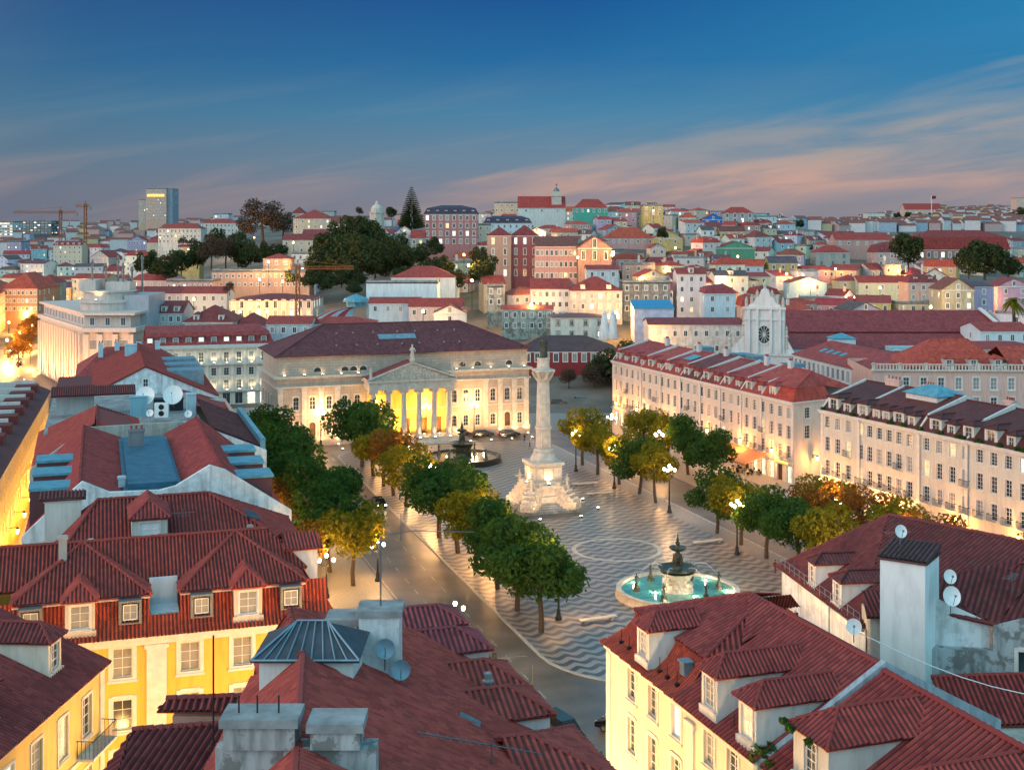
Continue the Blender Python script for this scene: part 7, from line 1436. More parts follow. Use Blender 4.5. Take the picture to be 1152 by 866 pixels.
# --- fill: the ordinary houses of slope and plain
CN = [(WHITE, 'white', 8), (BLUW, 'pale blue', 4), (OFFW, 'off-white', 5), (CREAM, 'cream', 4), (BEIG, 'beige', 3), (SALM, 'salmon', 3), (PINK, 'pink', 3), (GREY, 'grey', 2), (YEL, 'ochre', 2), (PALEG, 'pale green', 1), (LIL, 'lilac', 1), (TEAL, 'teal', 1)]
CB = [c for c in CN for _ in range(c[2])]
KN = {'gx': '%s roof', 'gy': '%s gable', 'hip': '%s hip', 'flat': 'flat roof', 'mans': '%s mansard', 'shed': 'slanting %s roof'}
RN = [(RR, 'red'), (RR, 'red'), (RO, 'orange-red'), (RD, 'dark red'), (RB, 'brown'), (RG, 'grey')]
USED = {}
def rel(px, py):
    b_ = sorted(LM, key=lambda q: math.hypot(q[0] - px, (q[1] - py) * 1.6))[0]; dx_, dy_ = px - b_[0], py - b_[1]; a = math.degrees(math.atan2(-dy_ * 1.6, dx_)) % 360
    w = ['right of', 'right above', 'above', 'left above', 'left of', 'left below', 'below', 'right below'][int(((a + 22.5) % 360) // 45)]
    dist = math.hypot(dx_, dy_); return ('just ' if dist < 32 else 'far ' if dist > 70 else '') + w + ' ' + b_[2]
ORD = ['', 'second ', 'third ', 'fourth ', 'fifth ', 'sixth ', 'seventh ', 'eighth ', 'ninth ', 'tenth ']
def fill(px, Y, w, hgt, d, kind, far=False):
    x = (px - 576) * Y / F; g = ground(x, Y); wc, wn_, _ = rnd.choice(CB); rc, rn_ = rnd.choice(RN); wc = tuple(min(.75, max(.03, c * rnd.uniform(.88, 1.1))) for c in wc); rc = tuple(c * rnd.uniform(.8, 1.2) for c in rc)
    py = HZ + (CH - g - hgt) * F / Y
    sz = 'small ' if w < 8 else 'wide ' if w > 13 else 'tall ' if hgt > 11.5 else ''
    lb = f"{sz}{wn_} house, {KN[kind] % rn_ if '%' in KN[kind] else KN[kind]}, {rel(px, py)}"
    n = USED.get(lb, 0); USED[lb] = n + 1
    if n: lb = f"{ORD[min(n, 9)]}{lb}"
    if len(lb.replace('-', ' ').split()) > 16: lb = lb.replace(sz, '', 1).replace('just ', '').replace('far ', '')
    house_at(x, Y + d / 2, g - 1, w, d, g + hgt, rnd.uniform(1.6, 3.0) * (w / 9 if kind == 'gy' else 1), kind, wc, rc, lb, rot=rnd.uniform(-.6, .6), annex=rnd.random() < .55, group='houses of the hillside quarters', nx=max(1, int(w / 3.2)), nz=min(4, int(hgt / 3.1)), lit=.08 if not far else .12, chim=1 if rnd.random() < .5 else 0, dorm=1 if kind in ('gx', 'mans', 'hip') and rnd.random() < .25 else 0, win=(1.1, 1.6))
def blocked(px, w, Y, py):
    hw = w * F / Y / 2
    for a, b2, yk, t_, bt in BOX:
        if a - hw * .7 < px < b2 + hw * .7 and (abs(yk - Y) < 22 or (Y < yk and t_ - 4 < py < bt)): return True
    return False
PARK = [(150, 275, 500, 760), (355, 452, 455, 700), (268, 330, 520, 900), (440, 480, 500, 560), (1070, 1150, 400, 560), (520, 548, 400, 540), (300, 1152, 330, 352)]
NF = 0
for Y in (358, 382, 406, 432, 460, 490, 520, 553, 588, 626, 668, 714, 765, 820, 885):
    px = (540 if Y < 400 else 455 if Y < 520 else 380) + rnd.uniform(0, 12)
    while px < 1165:
        w = rnd.uniform(6.5, 14); hgt = rnd.uniform(5, 9.5) if Y > 400 else rnd.uniform(7, 12); k = rnd.choice(('gx', 'gx', 'gx', 'gy', 'hip', 'hip', 'mans', 'shed', 'flat')); wp = w * F / Y; c = px + wp / 2; x = (c - 576) * Y / F; g = ground(x, Y); py = HZ + (CH - g - hgt) * F / Y
        if Y > 760 and not 540 < c < 900: px += wp; continue
        if not blocked(c, w, Y, py) and not any(a < c < b2 and y0 < Y < y1 for a, b2, y0, y1 in PARK) and not (840 < c and Y < 372): fill(c, Y, w, hgt, rnd.uniform(8, 11), k); NF += 1
        px += wp + rnd.uniform(1, 8)
for Y in (430, 480, 540, 610, 690, 780, 890, 1010):
    px = -5 + rnd.uniform(0, 12)
    while px < (190 if Y > 560 else 165):
        w = rnd.uniform(10, 20); wp = w * F / Y; c = px + wp / 2
        if Y < 500 and c < 72: px += wp; continue
        hgt = rnd.uniform(10, 16)
        if not blocked(c, w, Y, 300): fill(c, Y, w, hgt, 12, rnd.choice(('gx', 'gx', 'hip', 'gy', 'mans', 'flat')), True); NF += 1
        px += wp + rnd.uniform(1, 7)
# --- far-off quarters that read as one mass of roofs
simple('far_white', (.52, .50, .50), .9); simple('far_pink', (.42, .30, .28), .9); simple('far_yellow', (.48, .38, .22), .9); simple('far_red', (.20, .075, .06), .9); simple('far_blue', (.28, .36, .44), .9)
mb = MB(); fr = random.Random(5)
def speck(px, Y, w, h, base=0):
    x = (px - 576) * Y / F; g = ground(x, Y) + base; M = Matrix.Translation((x, Y, g)) @ Matrix.Rotation(fr.uniform(-.5, .5), 4, 'Z'); m_ = fr.choice((0, 0, 0, 1, 2, 4)); d = w * .8
    mb.box(-w / 2, w / 2, -d / 2, d / 2, -8, h, m_, M); r = h + fr.uniform(1.5, 3.5); P = [M @ Vector(p) for p in ((-w / 2 - .4, -d / 2 - .4, h), (w / 2 + .4, -d / 2 - .4, h), (w / 2 + .4, d / 2 + .4, h), (-w / 2 - .4, d / 2 + .4, h), (-w / 2, 0, r), (w / 2, 0, r))]
    mb.poly([P[0], P[1], P[5], P[4]], 3); mb.poly([P[2], P[3], P[4], P[5]], 3); mb.poly([P[1], P[2], P[5]], m_); mb.poly([P[3], P[0], P[4]], m_)
for Y in (1250, 1340, 1440, 1550, 1680, 1820, 1980, 2150, 2320, 2500):
    px = 880
    while px < 1170:
        w = fr.uniform(8, 17); px += w * F / Y + fr.uniform(0, 4)
        if not (1000 < px < 1052 and Y > 1800): speck(px, Y, w, fr.uniform(6, 11))
for Y in (1150, 1300, 1480, 1700, 2000, 2400, 3000):
    px = -10
    while px < 235 + (500 if Y > 1900 else 0):
        w = fr.uniform(9, 22); px += w * F / Y + fr.uniform(0, 5); speck(px, Y, w, fr.uniform(8, 18))
o = mb.build('distant_houses', ['far_white', 'far_pink', 'far_yellow', 'far_red', 'far_blue']); o['kind'] = 'stuff'

# --- the rounded stone building by the avenue, with its rooftop pavilion
ed = thing('avenue_building', 'monumental stone building with fluted pilasters and stepped rooftop pavilion, floodlit by the avenue', 'building', (-105, 332, 0)); S1 = [(-140, 378), (-111, 330), (-98, 330), (-98, 362), (-128, 388)]; ST = (.62, .48, .38)
mb = MB()
for a, b2 in zip(S1, S1[1:] + S1[:1]): wall(mb, a, b2, 0, 16.6)
def along(a, b2, n): a, b2 = Vector((a[0], a[1], 0)), Vector((b2[0], b2[1], 0)); return [(a.lerp(b2, (i + .5) / n), math.atan2((b2 - a).y, (b2 - a).x)) for i in range(n)]
for p, r_ in along(S1[0], S1[1], 17): mb.box(-.7, .7, -.9, 0, 1, 16, 0, Matrix.Translation(p) @ Matrix.Rotation(r_, 4, 'Z'))
for x in (-110.2, -106.6, -102.6, -98.6): mb.box(x - .75, x + .75, 329.1, 329.99, 1, 16)
W3(mb, 'wall', 'plaster', ed, ST); LM.append((95, 370, 'the monumental stone building'))
for i, x in enumerate((-108.4, -104.6, -100.6)):
    for z in (12.2, 8, 4): window(ed, x + 105, 330 - 332, z, 0, 2.0, 2.2, depth=-.02, surround=.2, pane='curtain_glass', div=(2, 2), frame='door_wood')
mb = MB(); sc = lambda P, k: [(-115 + (x + 115) * k, 352 + (y - 352) * k) for x, y in P]
mb.prism([(x, y) for x, y in sc(S1, 1.05)], 16.6, 17.7); mb.prism(sc(S1, 1.02), 20.9, 21.5); mb.prism(sc(S1, .93), 17.71, 20.89); W3(mb, 'cornice', 'plaster', ed, (.60, .50, .44))
for p, r_ in along(*[sc(S1, .93)[k] for k in (0, 1)], 13) + along(*[sc(S1, .93)[k] for k in (1, 2)], 3): window(ed, p.x + 105, p.y - 332, 18.1, r_, 1.3, 2.1, depth=-.02, surround=.1, simple_=True, div=(2, 1))
mb = MB(); mb.lathe([(7.5, 21.5), (7.5, 23.4), (8.0, 23.5), (8.0, 24.3), (6.6, 24.4), (6.6, 26.2), (7.2, 26.3), (7.2, 26.7), (0, 26.7)], 24, (-109, 345, 0)); mb.box(-116, -111.5, 341, 349, 26.71, 29.5); mb.box(-109.5, -103, 343, 349, 26.71, 28.9); W3(mb, 'pavilion', 'plaster', ed, (.58, .50, .45))
mb = MB(); mb.box(-103.5, -97, 340, 356, 17, 25.5); W3(mb, 'service_block', 'plaster', ed, (.40, .40, .43))
for x, y, h in ((-113, 343, 6), (-110, 345, 5), (-107, 346, 7), (-105, 344, 5), (-101, 348, 7), (-103.5, 347, 4)): mb = MB(); mb.tube([(x, y, 26), (x, y, 29 + h)], .28, 6); mb.tube([(x - .4, y, 28 + h), (x + .4, y, 28 + h)], .4, 5); W3(mb, 'mast', 'grey_metal', ed)
for k, (p, r_) in enumerate(along(S1[0], S1[1], 6)): q = p + Vector((math.sin(r_), -math.cos(r_), 0)) * 7; floodlight(Matrix.Identity(4), q.x, q.y, .02, 9000, (1, .52, .22), 'ground floodlight washing the fluted wall of the avenue building', (-math.sin(r_) * .8, math.cos(r_) * .8, 1), 110, 'floodlights of the avenue building')
for x in (-108.4, -104.6, -100.6): floodlight(Matrix.Identity(4), x, 322, .02, 5000, (1, .52, .26), 'ground floodlight before the pillared front of the avenue building', (0, .8, 1), 110, 'floodlights of the avenue building')
floodlight(Matrix.Identity(4), -110, 336.6, 24.31, 500, (1, .6, .2), 'floodlight on the rooftop pavilion of the avenue building', (0, .3, 1), 120)
# --- hotel between the left block and the theatre
HA, HB = (-89.5, 309), (-59.4, 318); LHt, hr = frame_on(HA, HB); ho = thing('hotel', 'floodlit cream hotel with red mansard and ten square dormers between left block and theatre', 'hotel', (HA[0], HA[1], 0), hr); LM.append((230, 400, 'the floodlit hotel'))
mb = MB(); hc = [1.6 + 3.03 * k for k in range(10)]; facade(ho, mb, (0, 0), (LHt, 0), 0, 14.6, hc, [(10.6, 2.4), (7.2, 1.9), (3.9, 2.2)], 1.25, .22, ('glass', 'curtain_glass'), dict(surround=.2, div=(2, 3)), lit=.1, extra=[(x, .1, 1.9, 2.8) for x in hc]); wall(mb, (LHt, 0), (LHt, 16), 0, 14.6); wall(mb, (LHt, 16), (0, 16), 0, 14.6); wall(mb, (0, 16), (0, 0), 0, 14.6)
for x in hc: o = window(ho, x, 0, .1, 0, 1.9, 2.8, depth=.2, surround=.1, pane=rnd.choice(('shop_glass', 'lit_white', 'glass')), div=(2, 1)); o.name = 'shop_window'
mb.box(-.3, LHt + .3, -.7, -.003, 14.0, 14.9, 1); mb.box(-.2, LHt + .2, -.9, -.003, 9.9, 10.15, 1); mb.box(-.2, LHt + .2, -.5, -.003, 3.2, 3.5, 1)
for k in range(11): mb.box(.08 + 3.03 * k - .25, .08 + 3.03 * k + .25, -.2, -.004, 3.51, 9.89, 1); mb.box(.08 + 3.03 * k - .25, .08 + 3.03 * k + .25, -.2, -.004, 10.16, 13.99, 1)
mb.build('wall', ['plaster', 'trim'], ho, color=(.64, .57, .46))
mb = MB(); mb.roof([(0, -.5, 14.9), (LHt, -.5, 14.9), (LHt - 1.2, 1.4, 17.9), (0.6, 1.4, 17.9)]); mb.roof([(.6, 1.4, 17.9), (LHt - 1.2, 1.4, 17.9), (LHt - 3, 8, 19.2), (.6, 8, 19.2)]); mb.roof([(LHt, -.5, 14.9), (LHt, 16, 14.9), (LHt - 3, 8, 19.2), (LHt - 1.2, 1.4, 17.9)]); mb.roof([(LHt, 16, 14.9), (0, 16, 14.9), (.6, 8, 19.2), (LHt - 3, 8, 19.2)]); mb.build('roof', 'far_tiles', ho, color=(.19, .052, .05))
for x in hc: dormer(ho, x, -.1, 15.1, 1.7, 1.9, 2.2, roofcol=(.12, .04, .05), wallcol=(.25, .14, .14), rise=.3, tile='far_tiles', hip=False, winw=1.15, pane=rnd.choice(('curtain_glass', 'lit_white', 'curtain_glass')), div=(2, 1))
MH = Matrix.Translation((HA[0], HA[1], 0)) @ Matrix.Rotation(hr, 4, 'Z'); dr = Matrix.Rotation(hr, 3, 'Z')
for k in range(10):
    floodlight(MH, 3.12 + 3.03 * (k - .5) + .06, -.62, 10.16, 170, (1, .76, .42), 'small floodlight on the upper ledge of the hotel', dr @ Vector((0, .35, 1)), 110, 'floodlights of the hotel')
    if k > 2: floodlight(MH, 3.12 + 3.03 * (k - .5) + .06, -.62, 3.51, 200, (1, .74, .40), 'small floodlight on the lower ledge of the hotel', dr @ Vector((0, .35, 1)), 110, 'floodlights of the hotel lower ledge')
# --- the white church front with pinnacles and its long roof
cf = thing('church', 'white gothic church front with rose window and pinnacles, long red roof behind', 'church', (60.5, 304, 0), -R(20)); mb = MB()
mb.box(-7, 6.2, 0, 3, 0, 13.2); mb.box(-7.3, 6.5, -.3, 3, 13.2, 13.7); O = [(-5.0, 13.7), (4.5, 13.7), (4.5, 24.4), (3.9, 24.5), (3.3, 25.4), (2.5, 25.7), (2.0, 26.9), (1.2, 27.3), (.6, 28.9), (-.2, 29.3), (-1.0, 28.9), (-1.6, 27.3), (-2.4, 26.9), (-2.9, 25.7), (-3.8, 25.4), (-4.4, 24.5), (-5.0, 24.4)]
mb.poly([(x, -.01, z) for x, z in O[:3] + O[-1:]]); mb.poly([(x, -.01, z) for x, z in O[2:]]); mb.poly([(x, 1.4, z) for x, z in O[::-1]])
for (xa, za_), (xb, zb_) in zip(O, O[1:] + O[:1]): mb.poly([(xa, -.01, za_), (xa, 1.4, za_), (xb, 1.4, zb_), (xb, -.01, zb_)])
mb.poly([(-9, .3, 13.7), (-5.1, .3, 13.7), (-5.1, .3, 18)]); mb.poly([(4.6, .3, 13.7), (7, .3, 13.7), (4.6, .3, 18)])
for x in (-3.9, -1.9, 1.3, 3.4): mb.box(x - .3, x + .3, -.45, -.02, 13.7, 24.2)
mb.box(-5.3, 4.8, -.5, -.02, 24.2, 24.8); mb.box(-5.1, 4.6, -.3, -.02, 21.6, 22.0); mb.build('front_wall', 'plaster', cf, color=(.70, .66, .62))
for x, z, h in ((-5.2, 18, 5), (4.9, 15, 5.5), (-4.6, 24.8, 2.4), (4.1, 24.8, 2.4), (-3.3, 25.6, 2.2), (2.8, 25.6, 2.2), (-.2, 29.2, 2.0), (-2.0, 27, 1.9), (1.5, 27, 1.9), (-8.6, 13.7, 6)):
    mb = MB(); mb.lathe([(.38, 0), (.38, h * .45), (.55, h * .5), (.3, h * .6), (.42, h * .68), (.18, h * .8), (.26, h * .86), (0, h)], 7, (x, .4, z)); mb.build('pinnacle', 'pale_stone', cf)
mb = MB(); 
for k in range(24):
    a, b2 = 2 * PI * k / 24, 2 * PI * (k + 1) / 24; p = lambda r, t_, y: (-.3 + r * math.cos(t_), y, 18.2 + r * 1.35 * math.sin(t_)); mb.poly([p(1.55, a, -.2), p(1.55, b2, -.2), p(1.9, b2, -.2), p(1.9, a, -.2)], 1); mb.poly([p(0, a, -.05), p(1.56, a, -.05), p(1.56, b2, -.05)], 0)
for k in range(6): a = PI * k / 6; mb.tube([(-.3 - 1.5 * math.cos(a), -.12, 18.2 - 2.0 * math.sin(a)), (-.3 + 1.5 * math.cos(a), -.12, 18.2 + 2.0 * math.sin(a))], .07, 4, 1)
mb.build('rose_window', ['glass', 'trim'], cf); LM.append((866, 360, 'the white church front'))
nv = thing('church_nave', 'long dark red roof of the church nave stretching right of the white front', 'church', (95, 305, 0)); mb = MB()
mb.box(-29, 27, 0, 40, 0, 14.8); mb.poly([(27, 0, 14.8), (27, 40, 14.8), (27, 20, 22.8)]); W3(mb, 'wall', 'plaster', nv, (.52, .56, .56)) if False else mb.build('wall', 'plaster', nv, color=(.52, .56, .56))
mb = MB(); mb.roof([(-29.5, 9, 18.0), (27, 9, 18.0), (24, 20, 22.6), (-29.5, 20, 22.6)]); mb.roof([(-29.5, 20, 22.6), (24, 20, 22.6), (27, 40, 14.8), (-29.5, 40, 14.8)]); mb.roof([(-29.5, -.6, 14.9), (27.5, -.6, 14.9), (27.3, 9, 17.7), (-29.5, 9, 17.7)]); mb.build('roof', 'far_tiles', nv, color=(.155, .045, .048))
mb = MB(); mb.plate([(27.2, -1, 15.4), (28.2, -1, 15.4), (24.8, 20, 23.2), (23.9, 20, 23.2)], .4); mb.build('parapet', 'trim', nv)
mb = MB(); mb.box(-6, 20, -6, -1, 13, 15.6); mb.build('gallery', 'plaster', nv, color=(.30, .48, .52))
for k in range(9): window(nv, -4.6 + 2.9 * k, -6, 13.5, 0, 1.5, 1.5, depth=-.02, surround=.12, simple_=True, div=(2, 1))
mb = MB(); mb.box(-19, -13.5, -3, 2, 14, 17.4); sh = mb.build('roof_room', 'plaster', nv, color=(.55, .62, .64)); mb = MB(); mb.roof([(-19.3, -3.3, 17.4), (-13.2, -3.3, 17.4), (-16.2, -.5, 18.6)]); mb.roof([(-13.2, -3.3, 17.4), (-13.2, 2.3, 17.4), (-16.2, -.5, 18.6)]); mb.roof([(-19.3, 2.3, 17.4), (-19.3, -3.3, 17.4), (-16.2, -.5, 18.6)]); mb.build('room_roof', 'teal_zinc', sh)
cv = thing('convent', 'low convent range with a white arcaded gallery under a red roof, behind the terraces', 'convent', (62.5, 283, 0)); CL, crt = frame_on((62.5, 283), (70.5, 243)); cv.rotation_euler = (0, 0, crt)
mb = MB(); facade(cv, mb, (0, 0), (CL, 0), 0, 15.8, [1.4 + 2.3 * k for k in range(17)], [(12.6, 2.3)], 1.25, .2, ('glass', 'curtain_glass'), dict(surround=.2, simple_=True, div=(2, 1))); facade(cv, mb, (CL, 0), (CL, 24), 0, 15.8, [3, 8, 13, 18], [(12.6, 2.3)], 1.3, .2, ('glass',), dict(surround=.2, simple_=True)); wall(mb, (CL, 24), (0, 24), 0, 15.8); wall(mb, (0, 24), (0, 0), 0, 15.8); mb.build('wall', 'plaster', cv, color=(.56, .66, .68))
mb = MB(); mb.roof([(0, -.5, 15.8), (CL + .4, -.5, 15.8), (CL - 6, 9, 18.6), (0, 9, 18.6)]); mb.roof([(CL + .4, -.5, 15.8), (CL + .4, 24.4, 15.8), (CL - 6, 9, 18.6)]); mb.roof([(0, 9, 18.6), (CL - 6, 9, 18.6), (CL + .4, 24.4, 15.8), (0, 24.4, 15.8)]); rf = mb.build('roof', 'far_tiles', cv, color=(.19, .055, .05))
for k in range(4): mb = MB(); mb.roof([(6 + 3.2 * k, 3.2, 17.0), (7.6 + 3.2 * k, 3.2, 17.0), (7.6 + 3.2 * k, 4.8, 17.5), (6 + 3.2 * k, 4.8, 17.5)]); mb.build('skylight', 'teal_zinc', rf)
bl = thing('balustrade_house', 'pink house with a roof-edge balustrade and orange-red hipped roof, behind the second terrace', 'house', (84, 236, 0), -R(3)); mb = MB(); facade(bl, mb, (-17, 0), (22, 0), 0, 17.4, [-0 + 3 + 3.2 * k for k in range(11)], [(14.0, 2.2), (10.4, 2.2)], 1.2, .2, ('glass', 'curtain_glass'), dict(surround=.18, simple_=True)); wall(mb, (22, 0), (22, 22), 0, 17.4); wall(mb, (22, 22), (-17, 22), 0, 17.4); wall(mb, (-17, 22), (-17, 0), 0, 17.4); mb.build('wall', 'plaster', bl, color=(.60, .40, .34))
mb = MB(); mb.box(-17.3, 22.3, -.4, .2, 17.4, 17.7); mb.box(-17.2, 22.2, -.3, .05, 18.55, 18.75)
for k in range(66): x = -16.8 + .6 * k; mb.box(x - .12, x + .12, -.24, 0, 17.7, 18.55) if k % 8 else mb.box(x - .3, x + .3, -.3, .06, 17.7, 18.9)
mb.build('balustrade', 'pale_stone', bl)
mb = MB(); mb.roof([(-10, 4, 17.6), (9, 4, 17.6), (4, 12, 22.4), (-3, 12, 22.4)]); mb.roof([(9, 4, 17.6), (9, 20, 17.6), (4, 12, 22.4)]); mb.roof([(9, 20, 17.6), (-10, 20, 17.6), (-3, 12, 22.4), (4, 12, 22.4)]); mb.roof([(-10, 20, 17.6), (-10, 4, 17.6), (-3, 12, 22.4)]); mb.roof([(9.5, 3, 17.6), (22, 3, 17.6), (22, 12, 21), (9.5, 12, 21)]); mb.roof([(9.5, 12, 21), (22, 12, 21), (22, 22, 17.6), (9.5, 22, 17.6)]); mb.build('roof', 'far_tiles', bl, color=(.25, .065, .04))
for x in (-2, 2.5, 7, 13): dormer(bl, x, 3.2, 17.6, 1.6, 1.8, 3, roofcol=RO, wallcol=(.45, .45, .45), rise=.5, tile='far_tiles')
LM.append((1075, 400, 'the balustraded pink house'))
# houses that fill the blocks behind the two terraces
H(700, 745, 398, 390, 318, 'gx', SALM, RR, 'low red-roofed house just behind the far end of the long terrace', d=14, nx=4, nz=2, pyb=445)
H(1104, 1160, 372, 362, 300, 'gx', BLUW, RR, 'pale house with red roof below the palm tree', d=14, nx=4, nz=2)
H(1100, 1175, 392, 384, 262, 'hip', (.5, .48, .46), RR, 'house with a broad red roof right of the orange hipped roof', d=16, nx=4, nz=1)
H(1000, 1060, 404, 396, 262, 'gx', OFFW, RR, 'long red-roofed house between convent and balustrade', d=16, nx=4, nz=1)
H(925, 985, 448, 438, 236, 'gx', (.55, .50, .46), RD, 'dark red roofed house in the gap behind the angled end wall', d=14, nx=4, nz=2)
H(745, 850, 405, 398, 315, 'gx', BLUW, RD, 'low zinc and tile roofs crowding behind the middle of the long terrace', d=12, nx=6, nz=1)
H(850, 900, 422, 412, 262, 'shed', BLUW, (.10, .28, .36), 'blue sheet-roofed annex behind the near part of the long terrace', d=12, nx=3, nz=1, tile='teal_zinc')
# market dome with striped curved roof and lantern pavilion
md = thing('market_dome', 'striped white-and-crimson curved market roof with a little pavilion on top', 'market hall', (-48, 392, 9)); mb = MB(); n = 10
for k in range(7):
    a, b2 = PI * (.5 + .5 * k / 7), PI * (.5 + .5 * (k + 1) / 7)
    for i in range(n):
        t0, t1 = PI / 2 * i / n, PI / 2 * (i + 1) / n; p = lambda t_, g: (17 * math.cos(t_) * math.cos(g) , -12 * math.cos(t_) * math.sin(g) , 10 * math.sin(t_)); mb.poly([p(t0, a), p(t0, b2), p(t1, b2), p(t1, a)], k % 2)
mb.build('striped_roof', ['zinc', 'red_cloth'], md); MAT['zinc']
mb = MB(); mb.lathe([(3, 10), (3, 11.6)], 8); mb.lathe([(4.2, 11.6), (3.6, 12.6), (0, 14)], 12); mb.build('pavilion', 'teal_zinc', md)
for x in (-20, 3): pass
# domed lantern tower, cranes, flag, chimney cones
tw = thing('domed_tower', 'small stone tower with a dome on the ridge above the park trees', 'tower', atY(424, 252, 740)); mb = MB(); mb.lathe([(4.2, -8), (4.2, 6), (4.6, 6.2), (4.6, 6.8)], 8); mb.build('shaft', 'carved_stone', tw); mb = MB(); mb.lathe([(3.6, 6.8), (3.4, 9), (2.4, 10.6), (1.0, 11.4), (.9, 12.6), (0, 13.4)], 12); mb.build('dome', 'pale_stone', tw)
tw = thing('bell_tower', 'scaffolded bell tower with a cross above the long red ridge hall', 'tower', atY(626, 234, 775)); mb = MB(); mb.box(-3, 3, -3, 3, -6, 7); mb.box(-3.4, 3.4, -3.4, 3.4, 7, 7.8); mb.box(-2.2, 2.2, -2.2, 2.2, 7.8, 10); mb.build('shaft', 'carved_stone', tw); mb = MB(); mb.lathe([(2, 10), (1.2, 11.6), (0, 12.6)], 8); mb.tube([(0, 0, 12), (0, 0, 15)], .18, 4); mb.tube([(-.8, 0, 14), (.8, 0, 14)], .18, 4); mb.build('cap', 'grey_metal', tw)
def crane(px, py0, py1, Y, jl, jr, label, back=False):
    b_ = atY(px, py0, Y); top = atY(px, py1, Y).z - b_.z; c = thing('tower_crane', label, 'crane', b_); s = Y / 1000 * .7 + .25; mb = MB()
    for sx, sy in ((-s, -s), (s, -s), (s, s), (-s, s)): mb.tube([(sx, sy, -10), (sx, sy, top)], s * .28, 4)
    k = 0; z = 0
    while z < top - 2 * s: mb.tube([(-s if k % 2 else s, -s, z), (s if k % 2 else -s, -s, z + 2 * s)], s * .2, 4); mb.tube([(s, -s if k % 2 else s, z), (s, s if k % 2 else -s, z + 2 * s)], s * .2, 4); z += 2 * s; k += 1
    mb.build('mast', 'rust_paint', c); mb = MB(); x0, x1 = (jl - px) * Y / F, (jr - px) * Y / F; zj = top - 3 * s
    for y, z in ((-s * .6, zj), (s * .6, zj), (0, zj + 1.6 * s)): mb.tube([(x0, y, z), (x1, y, z)], s * .2, 4)
    x = x0; k = 0
    while x < x1 - 1.5 * s: mb.tube([(x, -s * .6 if k % 2 else s * .6, zj), (x + 1.5 * s, 0, zj + 1.6 * s), (x + 1.5 * s, s * .6, zj)], s * .13, 4); x += 1.5 * s; k += 1
    mb.tube([(x0, 0, zj + 1.6 * s), (0, 0, top + 2.5 * s), (x1, 0, zj + 1.6 * s)], s * .1, 4); mb.tube([(0, 0, zj), (0, 0, top + 2.5 * s)], s * .3, 4); mb.build('jib', 'rust_paint', c)
    mb = MB(); q = x0 if abs(x0) < abs(x1) else x1; mb.box(q - s, q + s, -s, s, zj - 2.5 * s, zj); mb.build('counterweight', 'concrete', c)
crane(68, 262, 236, 1300, 15, 86, 'orange tower crane on the left skyline with its long level jib'); crane(96, 262, 229, 1250, 85, 101, 'orange tower crane left of the hotel tower, seen end-on'); crane(335, 372, 297, 372, 330, 398, 'rusty orange tower crane standing between hotel and theatre roof')
fp = thing('flagpole', 'flagpole with a small flag on the far castle hill', 'flagpole', atY(1048, 238, 2290)); mb = MB(); mb.tube([(0, 0, -5), (0, 0, 28)], .6, 5); mb.build('pole', 'white_paint', fp); mb = MB(); mb.plate([(0, 0, 22), (8, 0, 23), (8, 0, 28), (0, 0, 28)], .3); mb.build('flag', 'red_cloth', fp)
for px_, lb in ((680, 'white conical kitchen chimney, left of a pair behind the green tree'), (689, 'white conical kitchen chimney, right of a pair behind the green tree')):
    cc_ = thing('conical_chimney', lb, 'chimney', atY(px_, 377, 366)); mb = MB(); mb.lathe([(1.7, -1), (1.5, 1), (.8, 5), (.6, 6), (.75, 6.3), (.3, 7), (0, 7.4)], 10); mb.build('cone', 'plaster', cc_, color=BLUW)
# --- trees of the hills
def htree(px, pyb, Y, hpx, kind, label, k=1.0, name='tree', var=None):
    p = atY(px, pyb, Y); p.z = max(p.z, 0) if False else p.z; base = {'dark': 12, 'bare': 16, 'plane': 10, 'olive': 9.5, 'brown': 9.5}[kind]; s = hpx * Y / F / base
    t_ = tree(kind, name, label, p, s * k, s * 1.1, 'trees of the hillsides', var); t_.location.z -= .8 * s; return t_
htree(296, 272, 770, 52, 'bare', 'huge bare purple-brown tree on the skyline left of the beige convent', 1.15); htree(318, 272, 790, 36, 'bare', 'smaller bare tree right beside the huge bare one', 1.0); htree(276, 272, 765, 30, 'bare', 'low bare tree left beside the huge bare one', 1.0)
PK = [(172, 310, 560, 30), (186, 312, 540, 34), (204, 308, 560, 28), (222, 300, 570, 34), (238, 302, 560, 40), (254, 300, 580, 36), (268, 298, 590, 38), (282, 296, 570, 30), (246, 285, 640, 30), (262, 284, 650, 26), (160, 306, 600, 24), (300, 296, 580, 26), (212, 290, 650, 26), (316, 296, 600, 22),
      (358, 310, 490, 38), (372, 306, 500, 46), (388, 310, 480, 52), (398, 296, 540, 56), (408, 308, 470, 46), (422, 310, 480, 44), (436, 308, 490, 44), (380, 285, 600, 38), (412, 285, 600, 44), (428, 290, 560, 40), (446, 306, 500, 36), (366, 290, 580, 30), (446, 285, 560, 30), (462, 300, 500, 24), (474, 296, 510, 24), (400, 268, 700, 26)]
w_ = ['leftmost in the park', 'second in the park', 'beside the yellow dormered house', 'above the long pink building', 'tallest of the lower park', 'in the middle of the lower park', 'under the huge bare tree', 'right of the lower park', 'high in the upper park', 'upper park edge by the lamps', 'small, left below the villa', 'above the salmon house', 'behind the yellow dormered house', 'near the cream villa',
      'next to the white-blue house', 'behind the orange crane', 'big one above the crane jib', 'tallest on the wooded slope', 'front of the wooded slope', 'above the market pavilion', 'front right of the wooded slope', 'upper left of the wooded slope', 'upper middle of the wooded slope', 'upper right of the wooded slope', 'right edge of the wooded slope', 'beside the salmon villa', 'left below the chapel gable', 'below the chapel gable', 'below the striped palace', 'on top near the lit wing']
